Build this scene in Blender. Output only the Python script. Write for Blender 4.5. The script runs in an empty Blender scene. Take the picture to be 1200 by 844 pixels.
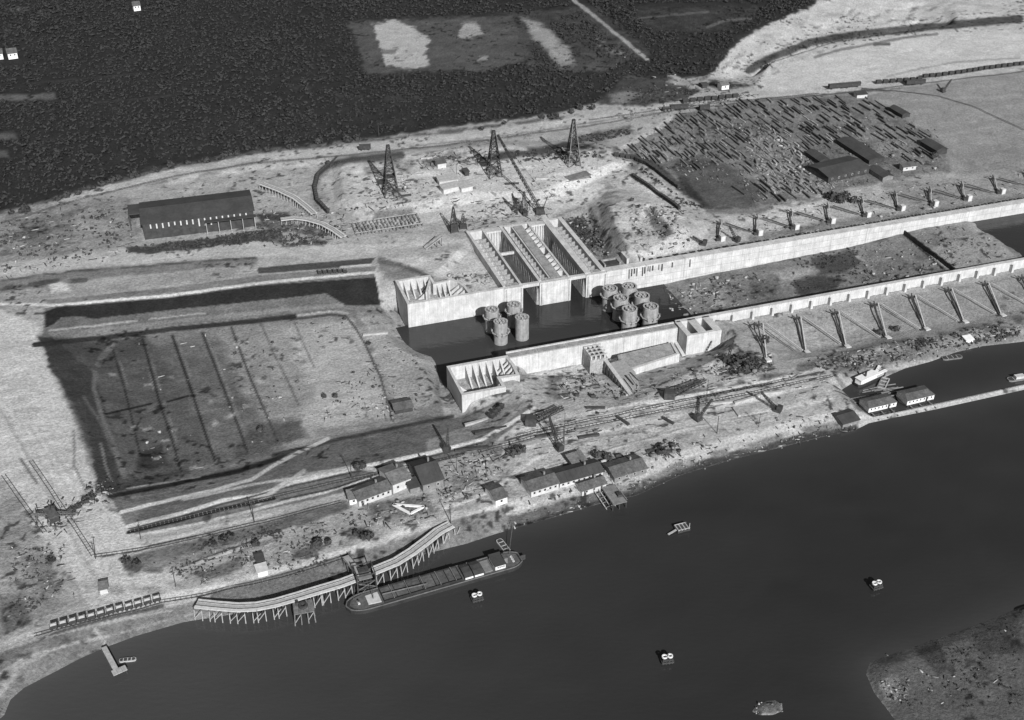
import bpy, math, random
import numpy as np
from mathutils import Vector, Matrix
random.seed(7)
rng = np.random.default_rng(11)
R = math.radians
scene = bpy.context.scene
COL = scene.collection

# ------------------------------------------------------------------ camera, sky, sun, exposure
CAM_H, PITCH, FOC = 300.0, R(33.0), 1413.0          # metres above the canal, tilt below the horizon, focal length in photo pixels
cam_data = bpy.data.cameras.new('aerial_camera')
cam_data.sensor_width = 36.0
cam_data.lens = 36.0 * FOC / 1200.0
cam_data.clip_start = 1.0
cam_data.clip_end = 30000.0
cam = bpy.data.objects.new('aerial_camera', cam_data)
cam.location = (0, 0, CAM_H)
cam.rotation_euler = (R(90) - PITCH, 0, 0)
COL.objects.link(cam)
scene.camera = cam

SUN_DIR = Vector((0.30, -0.82, 0.0)).normalized()    # horizontal direction towards the sun
SUN_EL = R(31.0)
world = bpy.data.worlds.new('World')
scene.world = world
world.use_nodes = True
wn = world.node_tree
wn.nodes.clear()
sky = wn.nodes.new('ShaderNodeTexSky')
sky.sky_type = 'NISHITA'
sky.sun_disc = False
sky.sun_elevation = SUN_EL
sky.sun_rotation = math.atan2(SUN_DIR.x, SUN_DIR.y)
bw = wn.nodes.new('ShaderNodeRGBToBW')               # the photograph is black and white
bg = wn.nodes.new('ShaderNodeBackground')
bg.inputs['Strength'].default_value = 0.06
wo = wn.nodes.new('ShaderNodeOutputWorld')
wn.links.new(sky.outputs[0], bw.inputs[0])
wn.links.new(bw.outputs[0], bg.inputs[0])
wn.links.new(bg.outputs[0], wo.inputs[0])
sun_data = bpy.data.lights.new('sun', 'SUN')
sun_data.energy = 4.6
sun_data.angle = R(0.5)
sun_data.color = (1, 1, 1)
sun = bpy.data.objects.new('sun', sun_data)
sun.rotation_euler = Vector((-SUN_DIR.x * math.cos(SUN_EL), -SUN_DIR.y * math.cos(SUN_EL), -math.sin(SUN_EL))).to_track_quat('-Z', 'Y').to_euler()
sun.location = (0, 0, 500)
COL.objects.link(sun)
scene.view_settings.view_transform = 'Standard'
scene.view_settings.look = 'None'
scene.view_settings.exposure = 0.25
scene.view_settings.gamma = 1.0
TONE = 1.05          # lit horizontal radiance per unit of albedo, used to turn a grey of the photograph into an albedo
def alb(g):
    return (max(g, 1) / 255.0) ** 2.2 / TONE

# ------------------------------------------------------------------ where things stand
SP, CP = math.sin(PITCH), math.cos(PITCH)
def W(px, py, z=4.0):                                 # the point of the place at height z seen at a pixel of the photograph
    u, v = px - 600.0, py - 422.0
    t = (CAM_H - z) / (FOC * SP + v * CP)
    return Vector((u * t, (FOC * CP - v * SP) * t, z))
def project(X, Y, Z):
    dep = Y * CP + (CAM_H - Z) * SP
    dep = np.maximum(dep, 1.0)
    return 600 + FOC * X / dep, 422 + FOC * ((CAM_H - Z) * CP - Y * SP) / dep
LOCK_ANG = R(18.5)
LO = W(477.5, 357, 6)
LE = Vector((math.cos(LOCK_ANG), math.sin(LOCK_ANG), 0))
LN = Vector((-math.sin(LOCK_ANG), math.cos(LOCK_ANG), 0))
def L(s, t, z=0.0):                                   # lock frame: s along the lock, t across it (away from the canal)
    p = LO + LE * s + LN * t
    return Vector((p.x, p.y, z))

# ------------------------------------------------------------------ small numpy tools
def lattice(seed, n=256):
    return np.random.default_rng(seed).random((n, n)).astype(np.float32)
_lat = [lattice(100 + i) for i in range(8)]
def vnoise(x, y, k=0):
    g = _lat[k % 8]
    n = g.shape[0]
    xi = np.floor(x).astype(np.int64); yi = np.floor(y).astype(np.int64)
    fx = x - xi; fy = y - yi
    fx = fx * fx * (3 - 2 * fx); fy = fy * fy * (3 - 2 * fy)
    a = g[xi % n, yi % n]; b = g[(xi + 1) % n, yi % n]; c = g[xi % n, (yi + 1) % n]; d = g[(xi + 1) % n, (yi + 1) % n]
    return (a * (1 - fx) + b * fx) * (1 - fy) + (c * (1 - fx) + d * fx) * fy
def fbm(x, y, octs=4, k=0):
    s = 0; a = 0.5; tot = 0
    for i in range(octs):
        s = s + a * vnoise(x * 2 ** i + 17.3 * i, y * 2 ** i - 9.1 * i, k + i); tot += a; a *= 0.55
    return s / tot
def seg_dist2(x, y, a, b):
    ax, ay = a; bx, by = b
    dx, dy = bx - ax, by - ay
    l2 = dx * dx + dy * dy + 1e-9
    t = np.clip(((x - ax) * dx + (y - ay) * dy) / l2, 0, 1)
    return (x - ax - t * dx) ** 2 + (y - ay - t * dy) ** 2
def sdf(poly, x, y):                                  # positive inside
    n = len(poly)
    d2 = np.full(x.shape, 1e12); ins = np.zeros(x.shape, bool)
    for i in range(n):
        a, b = poly[i], poly[(i + 1) % n]
        d2 = np.minimum(d2, seg_dist2(x, y, a, b))
        if a[1] != b[1]:
            c = ((a[1] > y) != (b[1] > y)) & (x < (b[0] - a[0]) * (y - a[1]) / (b[1] - a[1]) + a[0])
            ins ^= c
    d = np.sqrt(d2)
    return np.where(ins, d, -d)
def line_dist(pts, x, y):
    d2 = np.full(x.shape, 1e12)
    for a, b in zip(pts[:-1], pts[1:]):
        d2 = np.minimum(d2, seg_dist2(x, y, a, b))
    return np.sqrt(d2)
def smooth(a, b, v):
    t = np.clip((v - a) / (b - a), 0, 1)
    return t * t * (3 - 2 * t)

# ------------------------------------------------------------------ mesh builder and scene helpers
class MB:
    def __init__(self):
        self.v = []; self.f = []
    def add(self, vs, fs):
        o = len(self.v)
        self.v += [tuple(p) for p in vs]
        self.f += [tuple(i + o for i in f) for f in fs]
        return self
    def box(self, x0, x1, y0, y1, z0, z1):
        vs = [(x0, y0, z0), (x1, y0, z0), (x1, y1, z0), (x0, y1, z0), (x0, y0, z1), (x1, y0, z1), (x1, y1, z1), (x0, y1, z1)]
        return self.add(vs, [(3, 2, 1, 0), (4, 5, 6, 7), (0, 1, 5, 4), (1, 2, 6, 5), (2, 3, 7, 6), (3, 0, 4, 7)])
    def obox(self, c, size, rz=0.0, tilt=0.0):
        m = Matrix.Rotation(rz, 3, 'Z') @ Matrix.Rotation(tilt, 3, 'Y')
        vs = []
        for z in (-.5, .5):
            for x, y in ((-.5, -.5), (.5, -.5), (.5, .5), (-.5, .5)):
                vs.append(Vector(c) + m @ Vector((x * size[0], y * size[1], z * size[2])))
        return self.add(vs, [(3, 2, 1, 0), (4, 5, 6, 7), (0, 1, 5, 4), (1, 2, 6, 5), (2, 3, 7, 6), (3, 0, 4, 7)])
    def bar(self, p, q, w, h=None, w2=None):
        p, q = Vector(p), Vector(q)
        h = h or w
        d = q - p
        if d.length < 1e-6:
            return self
        d.normalize()
        up = Vector((0, 0, 1)) if abs(d.z) < 0.95 else Vector((1, 0, 0))
        a = d.cross(up).normalized(); b = a.cross(d).normalized()
        k = (w2 / w) if w2 else 1.0
        vs = [p + a * (sx * w / 2) + b * (sy * h / 2) for sx, sy in ((-1, -1), (1, -1), (1, 1), (-1, 1))]
        vs += [q + a * (sx * w * k / 2) + b * (sy * h * k / 2) for sx, sy in ((-1, -1), (1, -1), (1, 1), (-1, 1))]
        return self.add(vs, [(3, 2, 1, 0), (4, 5, 6, 7), (0, 1, 5, 4), (1, 2, 6, 5), (2, 3, 7, 6), (3, 0, 4, 7)])
    def prism(self, pts, z0, z1):
        n = len(pts)
        area = sum(pts[i][0] * pts[(i + 1) % n][1] - pts[(i + 1) % n][0] * pts[i][1] for i in range(n))
        if area < 0:
            pts = pts[::-1]
        zt = z1 if hasattr(z1, '__len__') else [z1] * n
        vs = [(p[0], p[1], z0) for p in pts] + [(p[0], p[1], zt[i]) for i, p in enumerate(pts)]
        fs = [tuple(range(n - 1, -1, -1)), tuple(range(n, 2 * n))]
        fs += [(i, (i + 1) % n, n + (i + 1) % n, n + i) for i in range(n)]
        return self.add(vs, fs)
    def ring(self, cx, cy, r0, r1, z0, z1, n=24):      # hollow cylinder, r0 inside r1
        vs = []
        for r, z in ((r1, z0), (r1, z1), (r0, z1), (r0, z0)):
            vs += [(cx + r * math.cos(2 * math.pi * i / n), cy + r * math.sin(2 * math.pi * i / n), z) for i in range(n)]
        fs = []
        for k in range(4):
            k2 = (k + 1) % 4
            fs += [(k * n + i, k * n + (i + 1) % n, k2 * n + (i + 1) % n, k2 * n + i) for i in range(n)]
        return self.add(vs, fs)
    def cyl(self, p, q, r0, r1=None, n=8):
        p, q = Vector(p), Vector(q)
        r1 = r0 if r1 is None else r1
        d = (q - p).normalized()
        up = Vector((0, 0, 1)) if abs(d.z) < 0.95 else Vector((1, 0, 0))
        a = d.cross(up).normalized(); b = a.cross(d).normalized()
        vs = [p + (a * math.cos(2 * math.pi * i / n) + b * math.sin(2 * math.pi * i / n)) * r0 for i in range(n)]
        vs += [q + (a * math.cos(2 * math.pi * i / n) + b * math.sin(2 * math.pi * i / n)) * r1 for i in range(n)]
        fs = [tuple(range(n - 1, -1, -1)), tuple(range(n, 2 * n))] + [(i, (i + 1) % n, n + (i + 1) % n, n + i) for i in range(n)]
        return self.add(vs, fs)
    def wedge(self, a, b, thick, axis='x'):            # triangle prism: a list of 3 (u, z) points, at position b along the other axis
        vs = []
        for o in (b - thick / 2, b + thick / 2):
            for u, z in a:
                vs.append((o, u, z) if axis == 'x' else (u, o, z))
        return self.add(vs, [(0, 2, 1), (3, 4, 5), (0, 1, 4, 3), (1, 2, 5, 4), (2, 0, 3, 5)])
    def mesh(self, name, mat):
        me = bpy.data.meshes.new(name)
        me.from_pydata(self.v, [], self.f)
        if mat:
            for m_ in (mat if isinstance(mat, (list, tuple)) else [mat]):
                me.materials.append(m_)
        me.update()
        return me
    def build(self, name, mat, parent=None, label=None, kind=None):
        import bmesh
        me = self.mesh(name, mat)
        bm = bmesh.new(); bm.from_mesh(me)
        bmesh.ops.recalc_face_normals(bm, faces=bm.faces)
        bm.to_mesh(me); bm.free()
        return link(name, me, parent, label, kind)

def link(name, me, parent=None, label=None, kind=None):
    o = bpy.data.objects.new(name, me)
    COL.objects.link(o)
    if parent:
        o.parent = parent
    if label:
        o['label'] = label
    if kind:
        o['kind'] = kind
    return o
def thing(name, label, cat, loc=(0, 0, 0), rz=0.0, group=None):
    o = bpy.data.objects.new(name, None)
    o.empty_display_size = 1.0
    COL.objects.link(o)
    o.location = loc; o.rotation_euler = (0, 0, rz)
    o['label'] = label; o['category'] = cat
    if group:
        o['group'] = group
    return o
def tag(o, label, cat, group=None):
    o['label'] = label; o['category'] = cat
    if group:
        o['group'] = group
    return o
def dup(root, loc, rz, label=None, scale=None):
    r = root.copy(); COL.objects.link(r)
    r.location = loc; r.rotation_euler = (0, 0, rz)
    if scale:
        r.scale = (scale, scale, scale)
    if label:
        r['label'] = label
    for ch in list(root.children):
        c = ch.copy(); COL.objects.link(c); c.parent = r
        for g in list(ch.children):
            d = g.copy(); COL.objects.link(d); d.parent = c
    return r
ORD = ['first', 'second', 'third', 'fourth', 'fifth', 'sixth', 'seventh', 'eighth', 'ninth', 'tenth', 'eleventh', 'twelfth', 'thirteenth', 'fourteenth', 'fifteenth', 'sixteenth', 'seventeenth', 'eighteenth', 'nineteenth', 'twentieth']

# ------------------------------------------------------------------ materials (all grey: a black-and-white photograph)
def gmat(name, a, rough=0.9, var=0.25, scale=0.35, streak=None, fine=None, bump=0.0, metallic=0.0, spec=0.2):
    m = bpy.data.materials.new(name); m.use_nodes = True
    nt = m.node_tree; nt.nodes.clear()
    out = nt.nodes.new('ShaderNodeOutputMaterial'); bs = nt.nodes.new('ShaderNodeBsdfPrincipled')
    bs.inputs['Roughness'].default_value = rough
    bs.inputs['Metallic'].default_value = metallic
    bs.inputs['Specular IOR Level'].default_value = spec
    tc = nt.nodes.new('ShaderNodeTexCoord')
    def noise(sc, vec, detail=4):
        mp = nt.nodes.new('ShaderNodeMapping'); mp.inputs['Scale'].default_value = vec
        nt.links.new(tc.outputs['Object'], mp.inputs[0])
        n = nt.nodes.new('ShaderNodeTexNoise'); n.inputs['Scale'].default_value = sc; n.inputs['Detail'].default_value = detail
        n.inputs['Roughness'].default_value = 0.65
        nt.links.new(mp.outputs[0], n.inputs[0]); return n
    def mrange(sock, lo, hi, a0=0.3, a1=0.7):
        r = nt.nodes.new('ShaderNodeMapRange'); r.inputs['From Min'].default_value = a0; r.inputs['From Max'].default_value = a1
        r.inputs['To Min'].default_value = lo; r.inputs['To Max'].default_value = hi
        nt.links.new(sock, r.inputs['Value']); return r.outputs[0]
    def mul(x, y):
        q = nt.nodes.new('ShaderNodeMath'); q.operation = 'MULTIPLY'
        nt.links.new(x, q.inputs[0]); nt.links.new(y, q.inputs[1]); return q.outputs[0]
    n1 = noise(scale, (1, 1, 1))
    val = mrange(n1.outputs[0], a * (1 - var), a * (1 + var))
    if streak:
        n2 = noise(streak[0], (1, 1, streak[1]), 3)
        val = mul(val, mrange(n2.outputs[0], 1 - streak[2], 1 + streak[2] * 0.5))
    if fine:
        n3 = noise(fine[0], (1, 1, 1), 2)
        val = mul(val, mrange(n3.outputs[0], 1 - fine[1], 1 + fine[1]))
    cmb = nt.nodes.new('ShaderNodeCombineColor')
    for i in range(3):
        nt.links.new(val, cmb.inputs[i])
    nt.links.new(cmb.outputs[0], bs.inputs['Base Color'])
    if bump:
        b = nt.nodes.new('ShaderNodeBump'); b.inputs['Strength'].default_value = bump; b.inputs['Distance'].default_value = 0.3
        nt.links.new(n1.outputs[0], b.inputs['Height']); nt.links.new(b.outputs[0], bs.inputs['Normal'])
    nt.links.new(bs.outputs[0], out.inputs[0])
    return m
M = {}
M['concrete'] = gmat('pale_concrete', 0.50, var=0.22, scale=0.18, streak=(1.3, 0.05, 0.22), fine=(1.6, 0.10))
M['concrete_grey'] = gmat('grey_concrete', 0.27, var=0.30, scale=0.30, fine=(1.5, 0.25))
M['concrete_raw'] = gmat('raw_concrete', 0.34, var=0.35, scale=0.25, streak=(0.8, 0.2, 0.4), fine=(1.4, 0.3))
M['caisson'] = gmat('caisson_concrete', 0.31, var=0.25, scale=0.5, streak=(1.0, 0.15, 0.25))
M['timber_dark'] = gmat('tarred_timber', 0.055, var=0.4, scale=0.8)
M['timber'] = gmat('weathered_timber', 0.16, var=0.4, scale=0.7)
M['stack_dark'] = gmat('stacked_boards', 0.085, var=0.4, scale=0.8)
M['stack_grey'] = gmat('stacked_grey_boards', 0.20, var=0.4, scale=0.8)
M['timber_pale'] = gmat('fresh_timber', 0.36, var=0.25, scale=0.8)
M['timber_bleached'] = gmat('bleached_timber', 0.52, var=0.25, scale=0.8)
M['steel'] = gmat('dark_steel', 0.045, rough=0.6, var=0.3, scale=0.8)
M['steel_grey'] = gmat('grey_steel', 0.13, rough=0.6, var=0.3, scale=0.8)
M['roof_dark'] = gmat('tarred_roof', 0.055, var=0.22, scale=0.12, fine=(0.8, 0.12))
M['roof_grey'] = gmat('weathered_roof', 0.15, var=0.3, scale=0.3, fine=(1.2, 0.2))
M['roof_mid'] = gmat('grey_roof', 0.10, var=0.3, scale=0.3, fine=(1.2, 0.2))
M['board_dark'] = gmat('dark_boards', 0.05, var=0.35, scale=0.4)
M['board_grey'] = gmat('grey_boards', 0.19, var=0.3, scale=0.5)
M['white'] = gmat('white_paint', 0.72, var=0.12, scale=0.6)
M['offwhite'] = gmat('dull_white_paint', 0.48, var=0.2, scale=0.6)
M['glass'] = gmat('dark_window', 0.03, rough=0.2, var=0.2, spec=0.5)
M['hull'] = gmat('black_hull', 0.035, rough=0.5, var=0.3, scale=0.4)
M['hold'] = gmat('barge_hold', 0.10, var=0.3, scale=0.25, fine=(1.0, 0.15))
M['hatch'] = gmat('hatch_cover', 0.055, var=0.3, scale=0.4)
M['ballast'] = gmat('track_ballast', 0.15, var=0.4, scale=1.0)
M['bark'] = gmat('bark', 0.07, var=0.3)
M['sandheap'] = gmat('sand_load', 0.33, var=0.25, scale=0.8)
M['rubble'] = gmat('rubble_stone', 0.17, var=0.6, scale=0.35)
def leaf_mat(name, lo, hi):
    m = bpy.data.materials.new(name); m.use_nodes = True
    nt = m.node_tree; bs = nt.nodes['Principled BSDF']
    bs.inputs['Roughness'].default_value = 0.8; bs.inputs['Specular IOR Level'].default_value = 0.15
    tc = nt.nodes.new('ShaderNodeTexCoord')
    n = nt.nodes.new('ShaderNodeTexNoise'); n.inputs['Scale'].default_value = 0.22; n.inputs['Detail'].default_value = 5
    r = nt.nodes.new('ShaderNodeMapRange'); r.inputs[1].default_value = 0.35; r.inputs[2].default_value = 0.65; r.inputs[3].default_value = lo; r.inputs[4].default_value = hi
    c = nt.nodes.new('ShaderNodeCombineColor')
    nt.links.new(tc.outputs['Object'], n.inputs[0]); nt.links.new(n.outputs[0], r.inputs[0])
    for i in range(3):
        nt.links.new(r.outputs[0], c.inputs[i])
    nt.links.new(c.outputs[0], bs.inputs['Base Color'])
    return m
M['leaf'] = leaf_mat('foliage', 0.036, 0.044)
M['leaf_edge'] = leaf_mat('shrub_foliage', 0.035, 0.075)

# ------------------------------------------------------------------ the lie of the land
def PX(pts, z):                                        # photo pixels -> ground points at height z
    return [(W(x, y, z).x, W(x, y, z).y) for x, y in pts]
def LX(pts):
    return [(L(s, t).x, L(s, t).y) for s, t in pts]

gx = np.concatenate([-np.geomspace(6000, 500, 22)[:-1], np.arange(-500, -330, 2.0), np.arange(-330, 330, 0.8), np.arange(330, 500, 2.0), np.geomspace(500, 6000, 22)])
gy = np.concatenate([np.linspace(-150, 205, 40)[:-1], np.arange(205, 300, 0.8), np.arange(300, 480, .66), np.arange(480, 680, 1.0), np.arange(680, 1120, 2.1), np.geomspace(1120, 9000, 26)])
GX, GY = np.meshgrid(gx, gy)
X = GX.ravel(); Y = GY.ravel()
LS = (X - LO.x) * LE.x + (Y - LO.y) * LE.y
LT = (X - LO.x) * LN.x + (Y - LO.y) * LN.y

SHORE_PX = [(-900, 2300), (-420, 1300), (-120, 930), (5, 838), (12, 820), (28, 806), (55, 792), (95, 771), (125, 758), (160, 745), (215, 729), (277, 719), (340, 699), (420, 674), (499, 649), (547, 637), (583, 625),
            (618, 615), (650, 606), (700, 591), (745, 581), (800, 556), (860, 538), (900, 528), (960, 513), (1000, 505), (1018, 496), (1050, 489), (1100, 479), (1195, 458), (1400, 412), (1700, 350)]
PENIN_PX = [(1700, 560), (1400, 640), (1230, 700), (1195, 712), (1165, 725), (1100, 748), (1042, 768), (1020, 776), (1015, 790), (1025, 812), (1042, 834), (1060, 860), (1100, 920), (1200, 1040), (1320, 1300), (1400, 2300)]
ISLET_PX = [(882, 834), (886, 826), (896, 822), (908, 821), (916, 826), (917, 833), (905, 838), (890, 838)]
BASIN_PX = [(986, 457), (1002, 447), (1035, 443), (1060, 432), (1090, 424), (1120, 413), (1150, 406), (1195, 401), (1400, 372), (1700, 325), (1700, 345), (1400, 405), (1195, 451), (1100, 472), (1050, 483), (1022, 489), (1012, 482), (1000, 470)]
canal_w = PX(SHORE_PX + PENIN_PX, 0.0)
islet_w = PX(ISLET_PX, 0.0)
basin_w = PX(BASIN_PX, 0.0)

def slope(Z, outer, inner, zf):                        # dig (or raise) from the outer edge to the inner edge
    ox = [p[0] for p in outer]; oy = [p[1] for p in outer]
    m = np.nonzero((X > min(ox)) & (X < max(ox)) & (Y > min(oy)) & (Y < max(oy)))[0]
    x, y = X[m], Y[m]
    do = sdf(outer, x, y); di = -sdf(inner, x, y)
    w = np.where(di <= 0, 1.0, np.where(do <= 0, 0.0, do / (do + np.maximum(di, 1e-6))))
    Z[m] = Z[m] * (1 - w) + (zf[m] if isinstance(zf, np.ndarray) else zf) * w

Z = np.full(X.shape, 4.0)
# dune and wood stand a little higher in the far left, the sand pit far right is cut into the dune
Z += 3.0 * smooth(0, 60, sdf(PX([(-300, 262), (60, 228), (130, 204), (280, 178), (440, 160), (600, 138), (700, 115), (740, 92), (800, 70), (880, 30), (960, -30), (960, -150), (-300, -150)], 4), X, Y))
slope(Z, PX([(826, 90), (848, 60), (900, 32), (962, 2), (1120, -18), (1120, 28), (980, 48), (905, 72), (885, 98), (850, 96)], 4), PX([(880, 80), (905, 66), (950, 46), (1000, 36), (1095, 24), (1110, 22), (1095, 30), (980, 46), (900, 74)], 4), -3.0)
# terrace of the derricks
slope(Z, PX([(388, 185), (560, 165), (720, 165), (742, 190), (690, 214), (640, 240), (560, 238), (430, 262), (392, 240)], 4), PX([(400, 190), (560, 172), (712, 172), (720, 190), (680, 205), (630, 225), (560, 224), (440, 245), (402, 232)], 7), 7.0)
# heap behind the north wall and hollow beside it
slope(Z, PX([(700, 234), (716, 222), (755, 224), (805, 240), (838, 262), (815, 290), (765, 305), (742, 316), (722, 300), (706, 268)], 4), PX([(713, 238), (730, 232), (756, 236), (790, 250), (805, 262), (775, 282), (748, 293), (736, 292), (722, 262)], 10), 8.6)
slope(Z, PX([(648, 258), (690, 240), (704, 262), (722, 300), (716, 314), (706, 312), (680, 284)], 4), PX([(668, 264), (690, 256), (708, 298), (706, 305), (690, 288)], -1), -0.5)
slope(Z, PX([(745, 262), (760, 238), (790, 270), (778, 284)], 8), PX([(755, 258), (763, 248), (782, 272), (774, 276)], 5), 6.0)
# the outer channel bed and the lock pit
pit_out = LX([(2, 24), (2, 2), (58, 2), (58, 64), (67.5, 64), (67.5, 2), (83.5, 2), (83.5, 64), (92.5, 64), (92.5, 2), (520, 3), (520, -55.3), (8, -58), (8, -80), (28, -80)]) + \
    PX([(618, 470), (572, 512), (500, 530), (400, 549), (330, 563), (240, 593), (152, 619), (140, 600), (112, 562), (86, 480), (62, 430), (46, 395), (60, 357), (440, 320), (452, 318)], 4)
pit_in = LX([(-1, 22), (-1, 0.2), (59.6, 0.2), (59.6, 62.2), (66, 62.2), (66, 0.2), (85.2, 0.2), (85.2, 62.2), (91, 62.2), (91, 0.2), (520, 1.5), (520, -54), (6, -55), (4.5, -60), (4.5, -84)]) + \
    PX([(540, 492), (500, 486), (400, 508), (330, 524), (240, 548), (190, 556), (178, 520), (160, 470), (140, 430), (120, 402), (240, 380), (400, 362), (446, 360)], -2)
floor = np.full(X.shape, -2.4)
slope(Z, pit_out, pit_in, floor)
inpit = (LT < 1.6) & (LT > -55) & (LS > -4)
zs = np.interp(LS, [100, 118, 150, 172, 210, 245, 275, 290, 318, 326, 340], [-9.5, -8.0, -6.2, -5.5, -4.8, -3.8, -1.2, 0.2, 0.3, -1.5, -3.5])
m = inpit & (LS > 100)
Z[m] = zs[m] + 0.5 * (fbm(X[m] / 14, Y[m] / 14, 3) - 0.5) - 0.6 * np.exp(-((LS[m] - 279) / 1.6) ** 2)
hole_o = LX([(-14, 24), (-14, -10), (-11, -24), (-3, -36), (-5, -56), (-5, -72), (0, -86), (6, -86), (6, -55), (102, -55), (102, 1.8), (92.5, 2), (92.5, 64), (83.5, 64), (83.5, 2), (67.5, 2), (67.5, 64), (58, 64), (58, 2), (2, 2), (2, 24)])
hole_i = LX([(-1, 20), (-1, 1.2), (0, -13), (3, -20), (10, -27), (5.5, -50), (5, -55), (100, -54), (100, 0.5), (91, 0.2), (91, 62), (85.2, 62), (85.2, 0.2), (66, 0.2), (66, 62), (59.6, 62), (59.6, 0.2), (1, .2), (1, 20)])
slope(Z, hole_o, hole_i, -10.0)
# excavation on the canal side of the south wall
slope(Z, LX([(31, -57), (134, -57), (140, -72)]) + PX([(850, 416), (800, 441), (748, 470), (700, 479), (655, 482), (622, 476), (606, 458)], 4), LX([(40, -58.5), (131, -58.5), (131, -70), (112, -72), (80, -74), (60, -68), (40, -62)]), -4.6)
# ground between the north head and the gate chambers, and the open cells of the heads
slope(Z, LX([(20, 28), (49.6, 60), (49.6, 1.2), (32, 1.2), (31.5, 10), (29.5, 15.5), (20, 19)]), LX([(26, 28), (47, 52), (49.5, 50), (49.5, 4), (38, 1.4), (36, 10), (33, 16), (28, 21)]), 1.8)
slope(Z, LX([(.4, .4), (17.5, .4), (31.6, .4), (31.2, 9), (29.4, 14.2), (26, 17), (17.6, 16), (17.6, 24.6), (.4, 24.6)]), LX([(1.6, 1.6), (16, 1.8), (29.8, 1.8), (29.6, 9), (28, 13.2), (25.4, 15.6), (16.4, 14.8), (16.4, 23.2), (1.6, 23.2)]), -8.0)
slope(Z, LX([(3.4, -58.4), (31.4, -58.4), (31.8, -66), (31.2, -74.5), (22.4, -74.5), (22.4, -81.6), (3.4, -81.6)]), LX([(4.6, -60), (29.8, -60), (30, -66), (29.6, -72.8), (21, -73), (21, -80), (4.6, -80)]), -9.0)
for s0, s1 in ((49.4, 58.4), (68.0, 83.8), (92.8, 103.2)):
    slope(Z, LX([(s0, .2), (s1, .2), (s1, 65.6), (s0, 65.6)]), LX([(s0 + 1, 1.5), (s1 - 1, 1.5), (s1 - 1, 64.4), (s0 + 1, 64.4)]), -6.0)
# low terrace outside the south wall
slope(Z, LX([(140, -55.2), (620, -55.2), (620, -160), (172, -160), (150, -112)]), LX([(170, -56), (620, -56), (620, -155), (200, -150), (180, -110)]), 2.4)
slope(Z, LX([(136, -55.2), (520, -55.2), (520, -106), (300, -103), (150, -99)]), LX([(146, -56), (520, -56), (520, -92), (165, -90)]), 0.7)
# canal, basin, peninsula
dc = sdf(canal_w, X, Y)
ins_isl = sdf(islet_w, X, Y)
dc = np.minimum(dc, -ins_isl)
db = sdf(basin_w, X, Y)
land = -np.maximum(dc, db)                             # metres of land between a point and the water
width = 11.0 + 5 * (vnoise(X / 40, Y / 40, 3) - 0.5)
width = np.where(LS > 150, 6.0, width)
far_bank = Y < 300 - 0
lev = np.clip(land / width, -1, 1)
Zb = np.where(lev > 0, Z * (np.maximum(lev, 0) ** 0.8), lev * 5.0)
near_water = (land < 20)
Z = np.where(near_water, np.where(lev > 0, np.minimum(Z, np.maximum(Zb, 0.02)), Zb), Z)
pen = (X > 60) & (Y < 345) & (land > 0)
Z = np.where(pen, np.minimum(Z, 2.2), Z)
Z = np.where(ins_isl > 0, np.minimum(Z, 0.7), Z)
# ground relief: spoil, ruts, hollows
flat = smooth(0, 6, land) * np.where((LT < 2) & (LT > -57) & (LS > -10) & (LS < 110), 0.1, 1.0)
rel = 0.9 * (fbm(X / 17, Y / 17, 3, 1) - 0.5) + 0.55 * (fbm(X / 4.5, Y / 4.5, 3, 4) - 0.5) + 0.12 * (vnoise(LS / 25, LT / 2.2, 2) - 0.5)
Z += flat * rel
rough_far = smooth(0, 20, sdf(PX([(840, 88), (960, 8), (1110, -10), (1195, 20), (1000, 40), (900, 66), (870, 92)], 4), X, Y))
Z += rough_far * 4.0 * (fbm(X / 22, Y / 22, 3, 2) - 0.5)
heap = smooth(0, 12, sdf(PX([(700, 232), (838, 255), (760, 310), (715, 300)], 6), X, Y))
Z += heap * 1.1 * (fbm(X / 7, Y / 7, 3, 5) - 0.5)
NXG, NYG = len(gx), len(gy)
ZG = Z.reshape(NYG, NXG)
def ground_z(x, y):
    i = min(max(int(np.searchsorted(gx, x)) - 1, 0), NXG - 2); j = min(max(int(np.searchsorted(gy, y)) - 1, 0), NYG - 2)
    fx = (x - gx[i]) / (gx[i + 1] - gx[i]); fy = (y - gy[j]) / (gy[j + 1] - gy[j])
    return float((ZG[j, i] * (1 - fx) + ZG[j, i + 1] * fx) * (1 - fy) + (ZG[j + 1, i] * (1 - fx) + ZG[j + 1, i + 1] * fx) * fy)
def G(px, py, zmin=None):                              # the point of the ground seen at a pixel of the photograph
    z = 4.0
    for _ in range(10):
        p = W(px, py, z)
        z2 = ground_z(p.x, p.y)
        if zmin is not None:
            z2 = max(z2, zmin)
        z = z * 0.4 + z2 * 0.6
    p = W(px, py, z); p.z = ground_z(p.x, p.y) if zmin is None else max(zmin, ground_z(p.x, p.y))
    return p

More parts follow.
